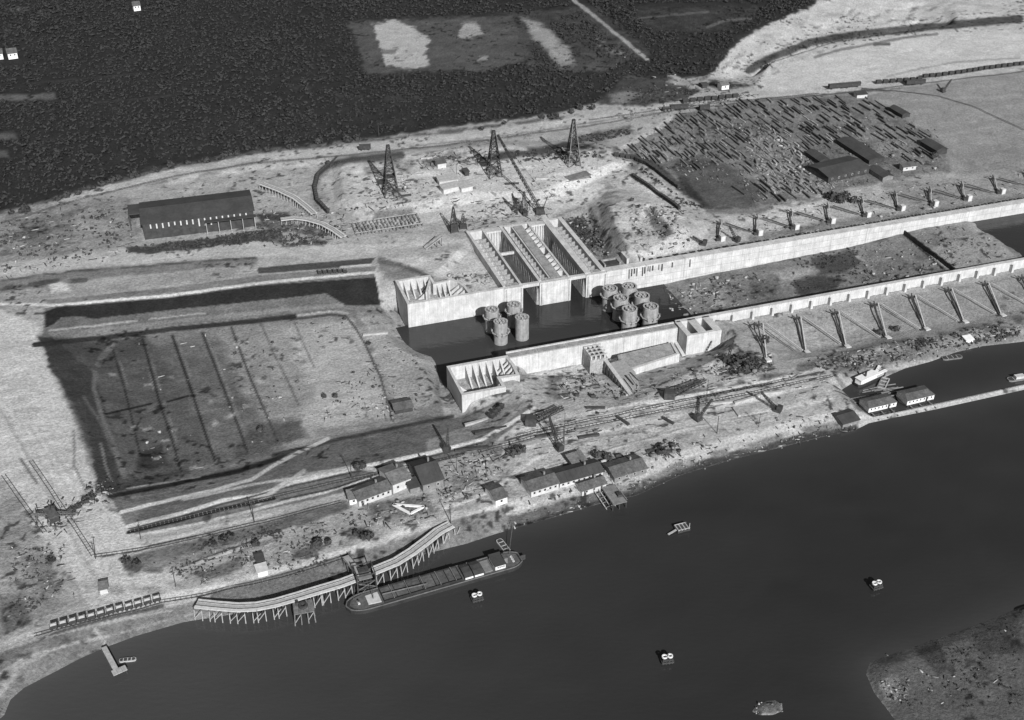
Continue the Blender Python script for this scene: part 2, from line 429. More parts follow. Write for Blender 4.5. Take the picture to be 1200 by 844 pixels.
# ------------------------------------------------------------------ what the ground is made of (sand, grass, clay, trodden paths): greys as in the photograph
PXV, PYV = project(X, Y, Z)
wx = (fbm(X / 9, Y / 9, 3, 6) - 0.5); wy = (fbm(X / 9 + 40, Y / 9 + 11, 3, 7) - 0.5)
wx2 = (vnoise(X / 2.5, Y / 2.5, 6) - 0.5); wy2 = (vnoise(X / 2.5 + 7, Y / 2.5 + 3, 7) - 0.5)
grey = np.full(X.shape, 150.0)
mott = np.full(X.shape, 9.0)                           # how blotchy the ground is
def poly(pts, g, feather=2.0, warp=4.0, mo=None, strength=1.0, holes=0.0, hs=9.0):
    e = feather + warp + 2
    xs = [p[0] for p in pts]; ys = [p[1] for p in pts]
    m = np.nonzero((PXV > min(xs) - e) & (PXV < max(xs) + e) & (PYV > min(ys) - e) & (PYV < max(ys) + e))[0]
    if not len(m):
        return
    d = sdf(pts, PXV[m] + warp * 1.8 * wx[m] + warp * 0.8 * wx2[m], PYV[m] + warp * 1.3 * wy[m] + warp * 0.5 * wy2[m])
    w = smooth(-feather * .7, feather * .7, d) * strength
    if holes:
        w = w * smooth(holes - 0.10, holes + 0.10, fbm(X[m] / hs, Y[m] / hs, 4, 3))
    grey[m] = grey[m] * (1 - w) + g * w
    if mo is not None:
        mott[m] = mott[m] * (1 - w) + mo * w
def line(pts, g, wpx, warp=1.0, feather=None, strength=1.0, broken=0.0):
    f = feather if feather is not None else max(0.6, wpx * 0.35)
    e = wpx + f + warp + 2
    xs = [p[0] for p in pts]; ys = [p[1] for p in pts]
    m = np.nonzero((PXV > min(xs) - e) & (PXV < max(xs) + e) & (PYV > min(ys) - e) & (PYV < max(ys) + e))[0]
    if not len(m):
        return
    d = line_dist(pts, PXV[m] + warp * wx[m] * 2, PYV[m] + warp * wy[m] * 2)
    w = (1 - smooth(wpx / 2 - f * 0.5, wpx / 2 + f, d)) * strength
    if broken:
        w = w * smooth(broken - 0.12, broken + 0.12, fbm(X[m] / 7, Y[m] / 7, 3, 2))
    grey[m] = grey[m] * (1 - w) + g * w
# far country beyond the picture
poly([(-4000, 262), (-300, 262), (0, 250), (700, 110), (830, 85), (960, 0), (1600, -40), (5000, -60), (5000, -420), (-4000, -420)], 62, 6, 3, 16)
# the dune wood and its clearings
poly([(-900, 300), (0, 249), (60, 231), (130, 206), (200, 191), (280, 180), (340, 171), (440, 161), (520, 150), (600, 140), (660, 131), (700, 121), (735, 100), (745, 88), (800, 92), (832, 88), (848, 68), (862, 46), (900, 27), (950, 8), (970, -40), (970, -300), (-900, -300)], 52, 2.5, 4, 5)
poly([(408, 28), (440, 24), (512, 22), (610, 16), (625, 30), (615, 72), (560, 84), (508, 82), (430, 88), (420, 60)], 84, 4, 6, 12)
poly([(436, 28), (460, 24), (480, 30), (504, 44), (499, 62), (504, 76), (482, 82), (452, 76), (444, 55)], 158, 3, 5, 8)
poly([(446, 58), (466, 56), (462, 64), (447, 63)], 90, 2, 4, strength=0.7)
poly([(535, 44), (542, 26), (558, 26), (567, 40), (552, 45)], 142, 3, 4)
poly([(560, 66), (572, 66), (570, 71), (560, 71)], 130, 2, 3)
poly([(600, 14), (700, 8), (765, 66), (700, 84), (620, 80)], 72, 5, 7, 16)
poly([(612, 20), (630, 24), (650, 40), (668, 58), (672, 76), (655, 78), (640, 58), (622, 42)], 136, 6, 5, 10)
line([(672, 0), (690, 14), (712, 32), (735, 50), (759, 70)], 138, 3.5, 1.2)
line([(700, 48), (730, 62)], 110, 7, 3, 5, broken=.5)
poly([(745, 8), (905, 8), (870, 30), (830, 38), (760, 34)], 62, 6, 5, 14)
line([(740, 22), (780, 18), (830, 14)], 88, 2, 1)
line([(828, 32), (850, 24), (880, 22)], 92, 2.5, 1)
poly([(735, 88), (770, 94), (822, 106), (800, 120), (745, 124), (700, 122), (716, 106)], 76, 3, 4, 12)
poly([(716, 112), (738, 107), (752, 112), (735, 120), (718, 120)], 118, 4, 4)
line([(783, 88), (800, 94), (822, 100)], 145, 3, 1)
line([(822, 94), (845, 82), (864, 68)], 120, 4, 1.5)
poly([(824, 100), (848, 88), (872, 92), (884, 100), (850, 106)], 74, 3, 3)
line([(110, 120), (165, 116), (200, 112)], 66, 1.6, 1, strength=.8)
line([(40, 97), (100, 92), (165, 86)], 64, 1.4, 1, strength=.7)
poly([(-10, 110), (65, 110), (66, 117), (-10, 118)], 108, 3, 4, 14, strength=.8)
poly([(-10, 156), (18, 155), (20, 163), (-10, 164)], 105, 3, 3, strength=.7)
poly([(-10, 175), (10, 176), (12, 186), (-10, 186)], 105, 3, 3, strength=.7)
poly([(8, 10), (30, 8), (34, 12), (14, 14)], 120, 2, 2, strength=.7)
line([(340, 100), (400, 112), (440, 118), (490, 110)], 64, 6, 4, broken=.48)
# sand pit in the dune
poly([(830, 91), (848, 70), (868, 46), (905, 26), (952, 8), (985, -40), (1500, -40), (1500, 60), (1195, 80), (1050, 95), (960, 106), (890, 108), (880, 100), (850, 96)], 168, 2.5, 4, 13)
poly([(868, 60), (905, 34), (960, 14), (990, 14), (930, 44), (890, 64)], 150, 5, 6, 20, strength=.6, holes=.5)
poly([(890, 108), (895, 90), (930, 74), (980, 54), (1060, 40), (1195, 34), (1500, 20), (1500, 60), (1195, 80), (1060, 93), (960, 105)], 176, 3, 3, 6)
for _ in range(60):
    a = rng.uniform(840, 1090); b = 92 - (a - 840) * .42 + rng.uniform(-24, 22) if a < 960 else rng.uniform(6, 34)
    poly([(a, b), (a + 8, b - 3), (a + 9, b), (a + 2, b + 3)], rng.choice([110, 125, 186, 190]), 1.5, 3, strength=.6)
line([(878, 82), (892, 74), (908, 66), (950, 50), (1000, 41), (1050, 36), (1095, 31), (1195, 22)], 82, 8, 1.2, 2)
line([(892, 74), (908, 66), (950, 50), (1000, 41)], 66, 3, 2, broken=.45)
line([(955, 67), (985, 58), (1030, 50), (1060, 44), (1098, 40)], 124, 2.5, 1)
line([(1025, 52), (1042, 52)], 100, 3, 1)
line([(1040, 90), (1080, 80), (1120, 73), (1195, 68)], 150, 2, 1)
# railway strip along the wood
line([(0, 258), (100, 228), (200, 203), (290, 186), (400, 176), (500, 166), (600, 154), (700, 140), (800, 122), (860, 116), (960, 108), (1060, 96), (1195, 80)], 164, 9, 1.5, 4)
line([(40, 240), (130, 213), (200, 197), (300, 177), (440, 163), (560, 150), (660, 138)], 98, 3, 2.5, 2, broken=.42)
line([(0, 262), (100, 233), (200, 209), (300, 192), (420, 182), (520, 172), (610, 160), (700, 146)], 140, 2, 1)
line([(200, 212), (300, 197), (420, 188), (540, 176)], 172, 6, 2, 3, broken=.4)
line([(480, 172), (600, 158), (700, 143)], 132, 1.6, 1)
line([(690, 144), (800, 128), (900, 118), (1010, 108), (1195, 90)], 134, 2, 1)
line([(860, 120), (960, 111), (1060, 103)], 104, 2, 1.2, broken=.4)
line([(1010, 105), (1050, 108), (1100, 114), (1140, 126), (1170, 140), (1195, 151), (1240, 172)], 92, 1.8, .8)
poly([(1010, 112), (1120, 94), (1195, 84), (1500, 60), (1500, 200), (1195, 208), (1150, 212), (1082, 192), (1056, 150)], 134, 5, 4, 6)
line([(1070, 118), (1195, 112)], 148, 2, 1.5, strength=.6)
line([(1100, 160), (1195, 142)], 146, 2, 1.5, strength=.6)
poly([(1110, 178), (1195, 170), (1195, 195), (1140, 200)], 124, 6, 4, strength=.7)
# timber yard
poly([(716, 182), (742, 166), (792, 136), (868, 119), (1010, 109), (1052, 132), (1104, 166), (1116, 202), (1060, 208), (960, 228), (872, 247), (832, 243), (792, 216), (760, 196)], 112, 4, 4, 17)
poly([(790, 190), (830, 185), (905, 225), (870, 246), (835, 243), (795, 215)], 88, 6, 6, 14)
poly([(735, 170), (780, 160), (800, 180), (770, 195)], 130, 6, 5, 12, strength=.8)
poly([(880, 150), (930, 160), (975, 215), (940, 235), (905, 225)], 122, 8, 6, 30)
poly([(970, 150), (1040, 150), (1090, 190), (1020, 190)], 116, 8, 6, 24)
line([(722, 184), (750, 186), (770, 195), (790, 215), (806, 232), (830, 243)], 74, 7, 2.5, 3)
line([(800, 212), (822, 240)], 62, 8, 2, 4)
line([(708, 184), (740, 168), (772, 150), (785, 138)], 166, 6, 1, 2)
line([(712, 186), (742, 172), (768, 156)], 118, 1.6, 1)
line([(720, 175), (735, 190), (745, 195)], 110, 5, 3, 3)
# terrace of the derricks
poly([(374, 200), (400, 186), (500, 176), (640, 168), (705, 178), (742, 190), (700, 232), (645, 256), (560, 256), (500, 262), (432, 266), (392, 244)], 172, 5, 4, 10)
line([(560, 186), (600, 181), (640, 176), (664, 170), (690, 175), (706, 181)], 82, 7, 3, 4, broken=.36)
line([(664, 166), (700, 158), (738, 152)], 88, 6, 3, 4, broken=.38)
poly([(680, 160), (735, 150), (742, 156), (700, 168)], 110, 4, 4, 15, strength=.7)
poly([(485, 182), (530, 176), (565, 180), (560, 192), (500, 196)], 120, 4, 5, 25, holes=.46)
poly([(425, 190), (490, 184), (480, 204), (430, 206)], 132, 4, 5, 22, holes=.46)
line([(372, 245), (369, 222), (372, 208), (384, 196), (410, 188), (470, 182)], 92, 7, 2, 3)
line([(405, 250), (440, 252), (480, 250)], 116, 8, 3, 5, broken=.4)
poly([(640, 204), (700, 196), (720, 214), (690, 244), (640, 244)], 182, 5, 4, 9)
line([(420, 212), (470, 206), (560, 200), (700, 190)], 186, 4, 3, 4, broken=.45)
# heap and hollow behind the north wall
poly([(648, 256), (690, 240), (716, 236), (726, 262), (738, 300), (712, 316), (680, 290)], 128, 5, 5, 18)
poly([(662, 262), (684, 254), (702, 290), (690, 292), (668, 274)], 78, 3, 6, 22)
poly([(704, 214), (740, 200), (790, 220), (820, 240), (840, 258), (812, 292), (760, 304), (738, 298), (722, 262), (716, 236)], 168, 5, 4, 18)
poly([(756, 246), (766, 244), (788, 272), (776, 280), (764, 262)], 110, 3, 4, 20)
poly([(700, 212), (730, 210), (730, 232), (704, 234)], 130, 4, 6, 18, holes=.45)
poly([(745, 214), (800, 240), (812, 258), (800, 260), (745, 225)], 176, 4, 3)
# strip with the masts behind the north wall
poly([(800, 250), (860, 252), (960, 232), (1060, 212), (1195, 205), (1195, 240), (1050, 262), (900, 286), (810, 298)], 160, 5, 4, 12)
poly([(1030, 212), (1195, 205), (1400, 180), (1400, 215), (1195, 236), (1060, 258)], 136, 7, 4, 12)
poly([(850, 256), (905, 246), (965, 236), (960, 244), (860, 268)], 178, 5, 3)
line([(830, 246), (872, 250), (960, 232), (1000, 222)], 116, 4, 3, 3, broken=.45)
line([(710, 318), (857, 291), (930, 278), (1050, 257), (1195, 233), (1500, 180)], 112, 7, 1.5, 4, broken=.34)
line([(880, 280), (960, 266), (1040, 252)], 120, 5, 2, 4)
# floor of the lock chamber
poly([(690, 345), (760, 330), (870, 314), (1000, 284), (1060, 270), (1150, 255), (1195, 246), (1500, 190), (1500, 270), (1195, 306), (1000, 340), (850, 370), (700, 400)], 112, 3, 2, 16)
poly([(770, 340), (800, 330), (850, 330), (850, 360), (800, 372), (770, 360)], 122, 4, 6, 24)
poly([(950, 302), (1000, 294), (1012, 308), (990, 318), (958, 322)], 76, 4, 4, 10)
poly([(928, 328), (960, 322), (988, 326), (980, 340), (935, 346)], 72, 4, 4, 14)
poly([(905, 318), (945, 312), (960, 318), (920, 330)], 140, 5, 3)
poly([(880, 330), (912, 325), (915, 340), (880, 350)], 96, 4, 5, 18)
poly([(1060, 272), (1145, 258), (1195, 304), (1110, 318)], 140, 4, 3, 10)
poly([(1060, 272), (1130, 262), (1150, 275), (1085, 292)], 116, 4, 4, 22, strength=.8)
line([(1056, 272), (1080, 292), (1104, 314)], 62, 2.6, .8)
line([(1004, 300), (1025, 318)], 130, 3, 2)
line([(860, 314), (900, 306), (960, 296), (1040, 278)], 96, 4, 2, 3, broken=.42)
# terrace outside the south wall
poly([(832, 398), (865, 382), (1000, 356), (1195, 322), (1500, 268), (1500, 340), (1195, 382), (1050, 412), (960, 430), (880, 432), (840, 440)], 140, 4, 3, 8)
poly([(865, 390), (930, 372), (1000, 362), (1030, 380), (960, 410), (890, 418)], 152, 8, 4, 8)
poly([(850, 415), (880, 410), (905, 430), (870, 442), (842, 436)], 92, 4, 5, 20)
line([(940, 432), (1000, 414), (1050, 404), (1120, 392), (1195, 376)], 102, 11, 3, 5, broken=.40)
line([(975, 440), (1040, 420), (1100, 412), (1195, 396)], 116, 12, 3, 5)
line([(1000, 418), (1080, 402), (1150, 388)], 150, 5, 4, 4, broken=.5)
# works yard between lock and canal
poly([(560, 510), (640, 470), (760, 468), (860, 440), (960, 430), (990, 440), (984, 462), (1010, 486), (990, 500), (870, 530), (770, 556), (700, 570), (600, 575)], 160, 6, 4, 9)
poly([(606, 450), (640, 430), (690, 425), (700, 440), (745, 466), (700, 479), (640, 478), (612, 470)], 168, 4, 4, 14)
poly([(640, 440), (665, 440), (670, 468), (640, 468)], 112, 4, 6, 26, holes=.4)
poly([(655, 420), (712, 414), (705, 424), (650, 432)], 118, 3, 4)
poly([(745, 430), (800, 420), (850, 424), (850, 436), (770, 456), (748, 462)], 160, 4, 4, 20)
poly([(820, 400), (858, 396), (862, 420), (838, 430)], 150, 4, 4, 20)
line([(600, 506), (700, 482), (800, 462), (900, 442), (960, 432)], 178, 3, 1)
line([(600, 514), (700, 490), (800, 470), (900, 449), (965, 436)], 92, 1.8, .8)
line([(560, 528), (680, 500), (800, 476), (900, 455), (970, 440)], 176, 3, 1.5)
line([(600, 520), (720, 494), (830, 474), (900, 460)], 126, 2, 1.2, broken=.4)
line([(640, 500), (740, 482), (830, 464)], 130, 7, 2, 4, broken=.5)
line([(770, 470), (830, 456), (900, 440), (950, 430)], 104, 6, 2, 3, broken=.45)
line([(980, 440), (1000, 470), (1008, 480)], 120, 4, 2)
line([(760, 472), (815, 463), (870, 453), (930, 441)], 196, 4, .8, 1)
line([(815, 466), (868, 456), (905, 449)], 62, 2.2, .8, .8)
line([(610, 508), (700, 489), (760, 478), (815, 468)], 186, 2.6, .8, 1)
line([(560, 540), (640, 519), (720, 503), (800, 486), (880, 470), (950, 452)], 186, 3, 1.5, 1.2)
line([(600, 560), (680, 536), (760, 514), (840, 496), (920, 478), (975, 466)], 180, 3.6, 2, 1.6)
line([(620, 534), (700, 514), (790, 494), (860, 480)], 128, 2, 1.5, broken=.4)
line([(520, 596), (580, 574), (612, 548), (650, 524)], 184, 4, 1.5, 1.6)
line([(545, 606), (610, 584), (650, 570)], 176, 4, 1.5, 1.6)
line([(640, 548), (720, 524), (800, 502), (900, 484)], 134, 1.6, 1.2, broken=.38)
poly([(560, 520), (600, 515), (612, 545), (560, 580), (520, 590), (530, 550)], 112, 5, 6, 28, holes=.42)
line([(500, 600), (560, 570), (600, 545), (640, 520)], 158, 5, 2, 3)
line([(610, 566), (690, 545), (790, 515), (860, 500)], 130, 5, 4, 4, broken=.45)
# quay edge
quay = [(x, y - 4) for x, y in SHORE_PX[15:26]]
line(quay, 66, 9, 1, 2.2)
line([(x, y - 11) for x, y in SHORE_PX[19:26]], 112, 7, 3, 3, broken=.36)
line([(x, y - 10) for x, y in SHORE_PX[15:20]], 96, 10, 3, 3, broken=.30)
line([(x, y - 1.5) for x, y in SHORE_PX[15:26]], 56, 2, .6, 1)
line([(x, y - 2) for x, y in SHORE_PX[4:13]], 84, 3, 1, 1.5)
line([(1008, 490), (1050, 484), (1100, 474), (1195, 453), (1500, 390)], 168, 3.4, .5, 1)
line([(600, 598), (660, 582), (720, 564), (790, 540)], 166, 3, 2)
# sand fan and tracks in the west
poly([(-300, 365), (0, 362), (40, 378), (50, 396), (58, 428), (82, 480), (108, 560), (120, 590), (150, 612), (170, 650), (235, 690), (120, 735), (60, 640), (0, 575), (-300, 600)], 174, 4, 4, 7)
for k in range(9):
    o = k * 7.0
    line([(-4 + o, 470 + o * .7), (40 + o * .9, 560), (75 + o * .8, 625), (110 + o * .6, 690)], 156 if k % 2 else 186, 2.2, 2.5, 2, strength=.55, broken=.44)
line([(0, 480), (30, 530), (60, 580), (90, 640), (120, 690)], 152, 2.5, 1.5)
line([(86, 505), (87, 545), (100, 575)], 128, 2.5, 1.5)
line([(24, 538), (43, 566)], 110, 3, 1)
poly([(98, 570), (130, 566), (118, 600), (95, 605)], 136, 4, 5, 18, holes=.44)
poly([(-300, 600), (0, 560), (28, 590), (45, 640), (75, 700), (60, 720), (0, 745), (-300, 830)], 136, 6, 5, 18)
poly([(20, 655), (60, 650), (72, 690), (40, 705), (15, 690)], 122, 4, 6, 22)
poly([(0, 700), (30, 695), (35, 730), (0, 742)], 104, 5, 5, 18)
# bed of the outer channel
poly([(46, 394), (62, 384), (240, 372), (330, 368), (445, 355), (470, 400), (512, 436), (520, 490), (500, 506), (400, 533), (330, 543), (240, 570), (142, 590), (118, 560), (86, 480), (60, 430)], 120, 1.5, 1.5, 8)
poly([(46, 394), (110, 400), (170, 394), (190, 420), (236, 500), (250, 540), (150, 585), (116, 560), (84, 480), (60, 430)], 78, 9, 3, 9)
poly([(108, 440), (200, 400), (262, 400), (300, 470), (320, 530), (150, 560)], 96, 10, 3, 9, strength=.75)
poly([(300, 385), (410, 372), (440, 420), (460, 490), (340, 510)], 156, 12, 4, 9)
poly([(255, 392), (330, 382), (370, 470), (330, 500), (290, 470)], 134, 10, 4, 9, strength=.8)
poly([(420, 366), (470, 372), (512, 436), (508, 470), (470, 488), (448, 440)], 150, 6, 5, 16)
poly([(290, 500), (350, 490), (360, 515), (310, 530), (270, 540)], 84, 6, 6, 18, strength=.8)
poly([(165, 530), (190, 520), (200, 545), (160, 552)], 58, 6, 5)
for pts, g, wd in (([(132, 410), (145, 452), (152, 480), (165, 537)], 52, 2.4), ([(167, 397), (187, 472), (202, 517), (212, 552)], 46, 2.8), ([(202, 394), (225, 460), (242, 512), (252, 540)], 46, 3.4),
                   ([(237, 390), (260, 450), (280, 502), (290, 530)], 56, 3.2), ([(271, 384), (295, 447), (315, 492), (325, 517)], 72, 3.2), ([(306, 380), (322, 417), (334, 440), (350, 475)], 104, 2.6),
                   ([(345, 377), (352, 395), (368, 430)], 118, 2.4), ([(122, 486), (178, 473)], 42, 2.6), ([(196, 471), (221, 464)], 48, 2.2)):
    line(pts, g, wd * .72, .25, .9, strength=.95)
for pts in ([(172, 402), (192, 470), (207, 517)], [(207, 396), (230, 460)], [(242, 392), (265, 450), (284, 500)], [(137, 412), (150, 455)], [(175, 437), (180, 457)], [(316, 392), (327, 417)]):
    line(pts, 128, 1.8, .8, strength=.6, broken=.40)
for (a, b) in ((130, 438), (171, 502), (172, 450), (184, 535), (292, 475), (340, 482), (275, 545), (226, 548), (158, 500), (195, 515)):
    poly([(a - 5, b), (a + 5, b - 2), (a + 6, b + 2), (a - 3, b + 4)], 140, 2, 4, strength=.75)
line([(132, 404), (112, 430), (110, 455), (124, 502), (136, 530), (146, 558)], 108, 6, .8, 1.6)
line([(84, 470), (105, 482), (118, 505)], 100, 3, 1.2)
line([(116, 520), (122, 545), (128, 560)], 108, 2.6, 1.2)
poly([(44, 394), (62, 396), (112, 440), (140, 560), (142, 592), (116, 578), (110, 545), (104, 505), (84, 472), (60, 432), (52, 410)], 66, 1.5, 3, 7)
line([(132, 404), (112, 430), (110, 455), (124, 502), (136, 530), (146, 558)], 104, 5, .8, 1.6)
line([(98, 465), (120, 498), (132, 530)], 92, 3, 1)
line([(118, 520), (124, 545), (130, 562)], 112, 2.6, 1.2)
line([(104, 410), (92, 420), (112, 432)], 84, 4, 2)
line([(340, 375), (385, 369), (405, 370), (416, 384), (430, 408), (445, 440), (462, 500)], 84, 2.2, .6)
line([(345, 371), (388, 365), (408, 367)], 162, 2, .8)
line([(428, 397), (450, 392)], 150, 2, .6)
for _ in range(26):
    a, b = rng.uniform(150, 480), rng.uniform(392, 520)
    poly([(a, b), (a + 7, b - 2), (a + 9, b + 2), (a + 2, b + 4)], rng.choice([150, 150, 175, 90]), 2.5, 4, strength=.5)
# north bank of the channel, in benches
poly([(-300, 350), (0, 328), (120, 313), (300, 300), (302, 310), (120, 326), (0, 344), (-300, 372)], 116, 3, 2, 10)
poly([(-200, 300), (0, 250), (60, 236), (150, 232), (168, 285), (0, 312), (-200, 345)], 130, 6, 4, 22)
poly([(20, 262), (110, 240), (140, 250), (60, 290), (0, 300)], 108, 6, 6, 22, holes=.46)
poly([(0, 310), (150, 291), (300, 280), (440, 290), (440, 302), (300, 300), (120, 312), (0, 326)], 164, 4, 2, 8)
poly([(225, 306), (252, 304), (254, 310), (228, 312)], 112, 1.5, 1.5)
poly([(-300, 372), (0, 345), (60, 336), (300, 312), (300, 322), (60, 350), (0, 362), (-300, 395)], 142, 3, 2, 12)
poly([(56, 332), (80, 332), (82, 340), (60, 344)], 190, 3, 3)
poly([(50, 352), (200, 337), (300, 323), (440, 312), (440, 319), (300, 332), (200, 346), (60, 358)], 118, .8, .4, 8)
poly([(302, 314), (440, 302), (435, 309), (430, 311), (302, 321)], 80, .8, .4, 6)
line([(435, 310), (400, 313)], 178, 2, .6)
poly([(52, 362), (66, 359), (200, 348), (300, 334), (440, 320), (446, 358), (330, 370), (240, 378), (60, 394), (50, 396)], 104, .8, .4, 7)
poly([(53, 384), (53, 366), (68, 360), (200, 349), (300, 335), (440, 325), (446, 357), (405, 358), (382, 344), (330, 350), (210, 362), (108, 374), (95, 371), (72, 372), (62, 380)], 48, .8, .5, 5)
line([(0, 356), (62, 358), (200, 346), (300, 332), (440, 319)], 186, 2.6, .3, .7)
line([(58, 387), (110, 382), (160, 376)], 152, 2, .6)
line([(175, 374), (240, 367)], 138, 1.6, .6)
line([(264, 369), (272, 368)], 150, 2, .4)
line([(40, 404), (120, 396), (200, 386), (300, 376), (345, 371)], 56, 5, .4, 1.2)
line([(60, 392), (150, 383), (240, 373), (330, 364), (400, 358)], 118, 4, .4, 1.4)
line([(440, 320), (447, 345), (448, 360)], 160, 2.4, .4)
line([(447, 306), (470, 310), (490, 317), (505, 323)], 84, 6, 1, 3)
poly([(448, 304), (550, 294), (592, 334), (545, 344), (530, 328), (508, 324), (480, 312)], 172, 3, 3, 9)
poly([(440, 300), (500, 318), (470, 330), (450, 326)], 112, 3, 3, 8, strength=.6)
line([(300, 290), (420, 290), (520, 284), (545, 282)], 170, 5, 2, 3)
poly([(145, 291), (176, 288), (298, 272), (330, 268), (330, 280), (300, 284), (240, 290), (195, 296), (150, 297)], 74, 2, 4, 14)
poly([(300, 262), (370, 256), (395, 268), (380, 286), (330, 290), (300, 280)], 100, 4, 6, 24, holes=.40)
poly([(300, 250), (340, 248), (345, 258), (310, 262)], 78, 3, 4)
poly([(300, 214), (400, 196), (420, 240), (410, 262), (350, 262)], 150, 8, 5, 14, strength=.6)
line([(0, 330), (80, 318), (170, 312), (300, 302)], 92, 2.2, 2, broken=.42)
line([(0, 338), (60, 330), (100, 328)], 84, 4, 2, broken=.4)
# south bank of the channel
poly([(128, 578), (240, 556), (330, 534), (400, 514), (500, 494), (545, 488), (600, 462), (622, 482), (578, 520), (500, 546), (450, 566), (330, 594), (160, 626), (146, 614)], 108, 1.2, .8, 12)
poly([(500, 516), (545, 500), (600, 462), (622, 470), (580, 505), (500, 536)], 138, 2, 2, 12)
line([(128, 582), (200, 568), (280, 552), (324, 538), (345, 524)], 48, 4.4, .8, 1.6)
line([(150, 572), (235, 559)], 140, 1.6, 1)
line([(140, 586), (240, 570), (300, 556)], 120, 1.6, .8)
poly([(330, 520), (420, 500), (490, 488), (490, 494), (400, 514), (330, 532)], 132, 3, 3, 14)
line([(320, 534), (400, 514), (470, 500), (530, 488)], 74, 3, 1.5, 2)
line([(142, 600), (200, 586), (250, 575), (295, 562), (320, 546), (350, 530), (384, 514)], 188, 3.6, .7, 1)
line([(215, 586), (300, 567), (350, 560), (420, 545)], 170, 2.6, .7, 1)
line([(150, 617), (210, 602), (260, 587), (305, 580), (345, 565), (390, 555), (435, 545), (500, 532), (565, 515), (600, 495), (626, 478)], 192, 4, .7, 1)
line([(160, 621), (260, 591), (345, 569), (435, 549), (500, 536), (565, 519)], 74, 1.6, .5, .8)
line([(302, 590), (325, 572), (345, 561), (356, 552)], 172, 5, 1, 1.4)
line([(360, 556), (420, 548), (450, 552), (480, 545)], 166, 4, 1, 1.4)
line([(150, 624), (205, 611), (260, 597), (322, 584)], 40, 3.6, .5, 1)
line([(150, 630), (240, 612), (320, 592), (380, 577), (450, 556), (500, 548)], 172, 2.8, .7, 1)
line([(330, 586), (400, 570), (450, 552)], 66, 1.8, .8)
line([(110, 650), (170, 641), (240, 620), (300, 607), (330, 600)], 174, 3.6, 1, 1.4)
line([(118, 653), (165, 645), (175, 640), (230, 628)], 80, 1.8, .6)
line([(480, 548), (540, 532), (600, 514)], 78, 1.8, 1, broken=.4)
poly([(138, 656), (165, 648), (290, 618), (405, 586), (412, 596), (360, 614), (290, 632), (160, 674)], 106, 3, 2, 11)
poly([(140, 662), (180, 655), (270, 640), (330, 622), (330, 632), (230, 662), (150, 676)], 120, 3, 4, 20, holes=.42)
line([(215, 665), (260, 650), (320, 628), (345, 618)], 160, 3.5, 1, 1.4)
line([(213, 664), (262, 646), (300, 632)], 80, 1.8, 1)

# strip above the canal
poly([(230, 668), (300, 644), (380, 610), (420, 596), (520, 600), (540, 600), (400, 645), (300, 680), (230, 695)], 148, 4, 4, 18)
poly([(226, 672), (262, 662), (285, 650), (286, 668), (240, 682)], 92, 3, 5, 20, strength=.8)
poly([(345, 645), (372, 636), (385, 640), (360, 654), (340, 655)], 92, 3, 4, 18, strength=.8)
poly([(398, 622), (430, 616), (440, 624), (410, 634)], 92, 3, 4, 18, strength=.8)
poly([(424, 592), (500, 580), (510, 600), (440, 612)], 112, 3, 4, 20)
poly([(250, 690), (330, 668), (404, 646), (424, 668), (350, 696), (300, 708), (244, 706)], 104, 2, 1.5, 9)
poly([(408, 652), (470, 632), (520, 614), (540, 606), (590, 596), (600, 622), (540, 640), (470, 664), (425, 674)], 116, 2, 2, 14)
line([(-200, 830), (0, 757), (40, 742), (100, 722), (170, 708), (230, 694), (300, 676), (360, 660), (410, 645), (470, 624), (540, 600), (620, 585)], 168, 5.5, 1.4, 3)
line([(230, 700), (300, 681), (360, 664), (404, 650)], 92, 1.6, .5)
line([(100, 690), (180, 690), (230, 685)], 150, 8, 3, 5)
poly([(-400, 1200), (-200, 850), (0, 765), (60, 745), (140, 728), (240, 702), (290, 706), (300, 712), (215, 732), (125, 760), (55, 795), (5, 840), (-120, 935), (-420, 1300)], 112, 3, 2, 12)
line([(0, 790), (30, 770), (80, 756), (130, 745)], 150, 3, 1.5, 2)
line([(0, 815), (20, 782), (50, 765)], 140, 6, 3, 4)
line([(130, 745), (200, 726), (260, 712)], 140, 2, 1.5, broken=.4)
line([(60, 745), (110, 728), (190, 710)], 88, 5, 1.2, 2)
line([(50, 748), (120, 730), (200, 716)], 140, 2, 1)
line([(112, 738), (124, 758)], 150, 4, 1)
for pts in ([(135, 640), (150, 690)], [(150, 665), (200, 690)]):
    line(pts, 176, 6, 2, 4)
poly([(140, 655), (168, 664), (162, 672), (146, 668)], 78, 2, 3, strength=.8)
# peninsula and islet
poly(PENIN_PX[2:12] + [(1200, 1040), (1500, 1300), (1500, 640)], 94, 2, 1, 11)
line(PENIN_PX[2:12], 104, 3, .6, 1.5)
poly([(1030, 800), (1050, 790), (1068, 806), (1060, 825), (1035, 822)], 112, 4, 5, 30, holes=.42)
poly([(1072, 762), (1100, 752), (1112, 785), (1100, 792)], 66, 3, 3, 14, strength=.8)
poly([(1140, 745), (1195, 725), (1195, 765), (1150, 768)], 72, 5, 5, 14, strength=.8)
poly(ISLET_PX, 92, 2, 2, 20)
line([(1035, 440), (1100, 424), (1195, 401)], 122, 4, 2)

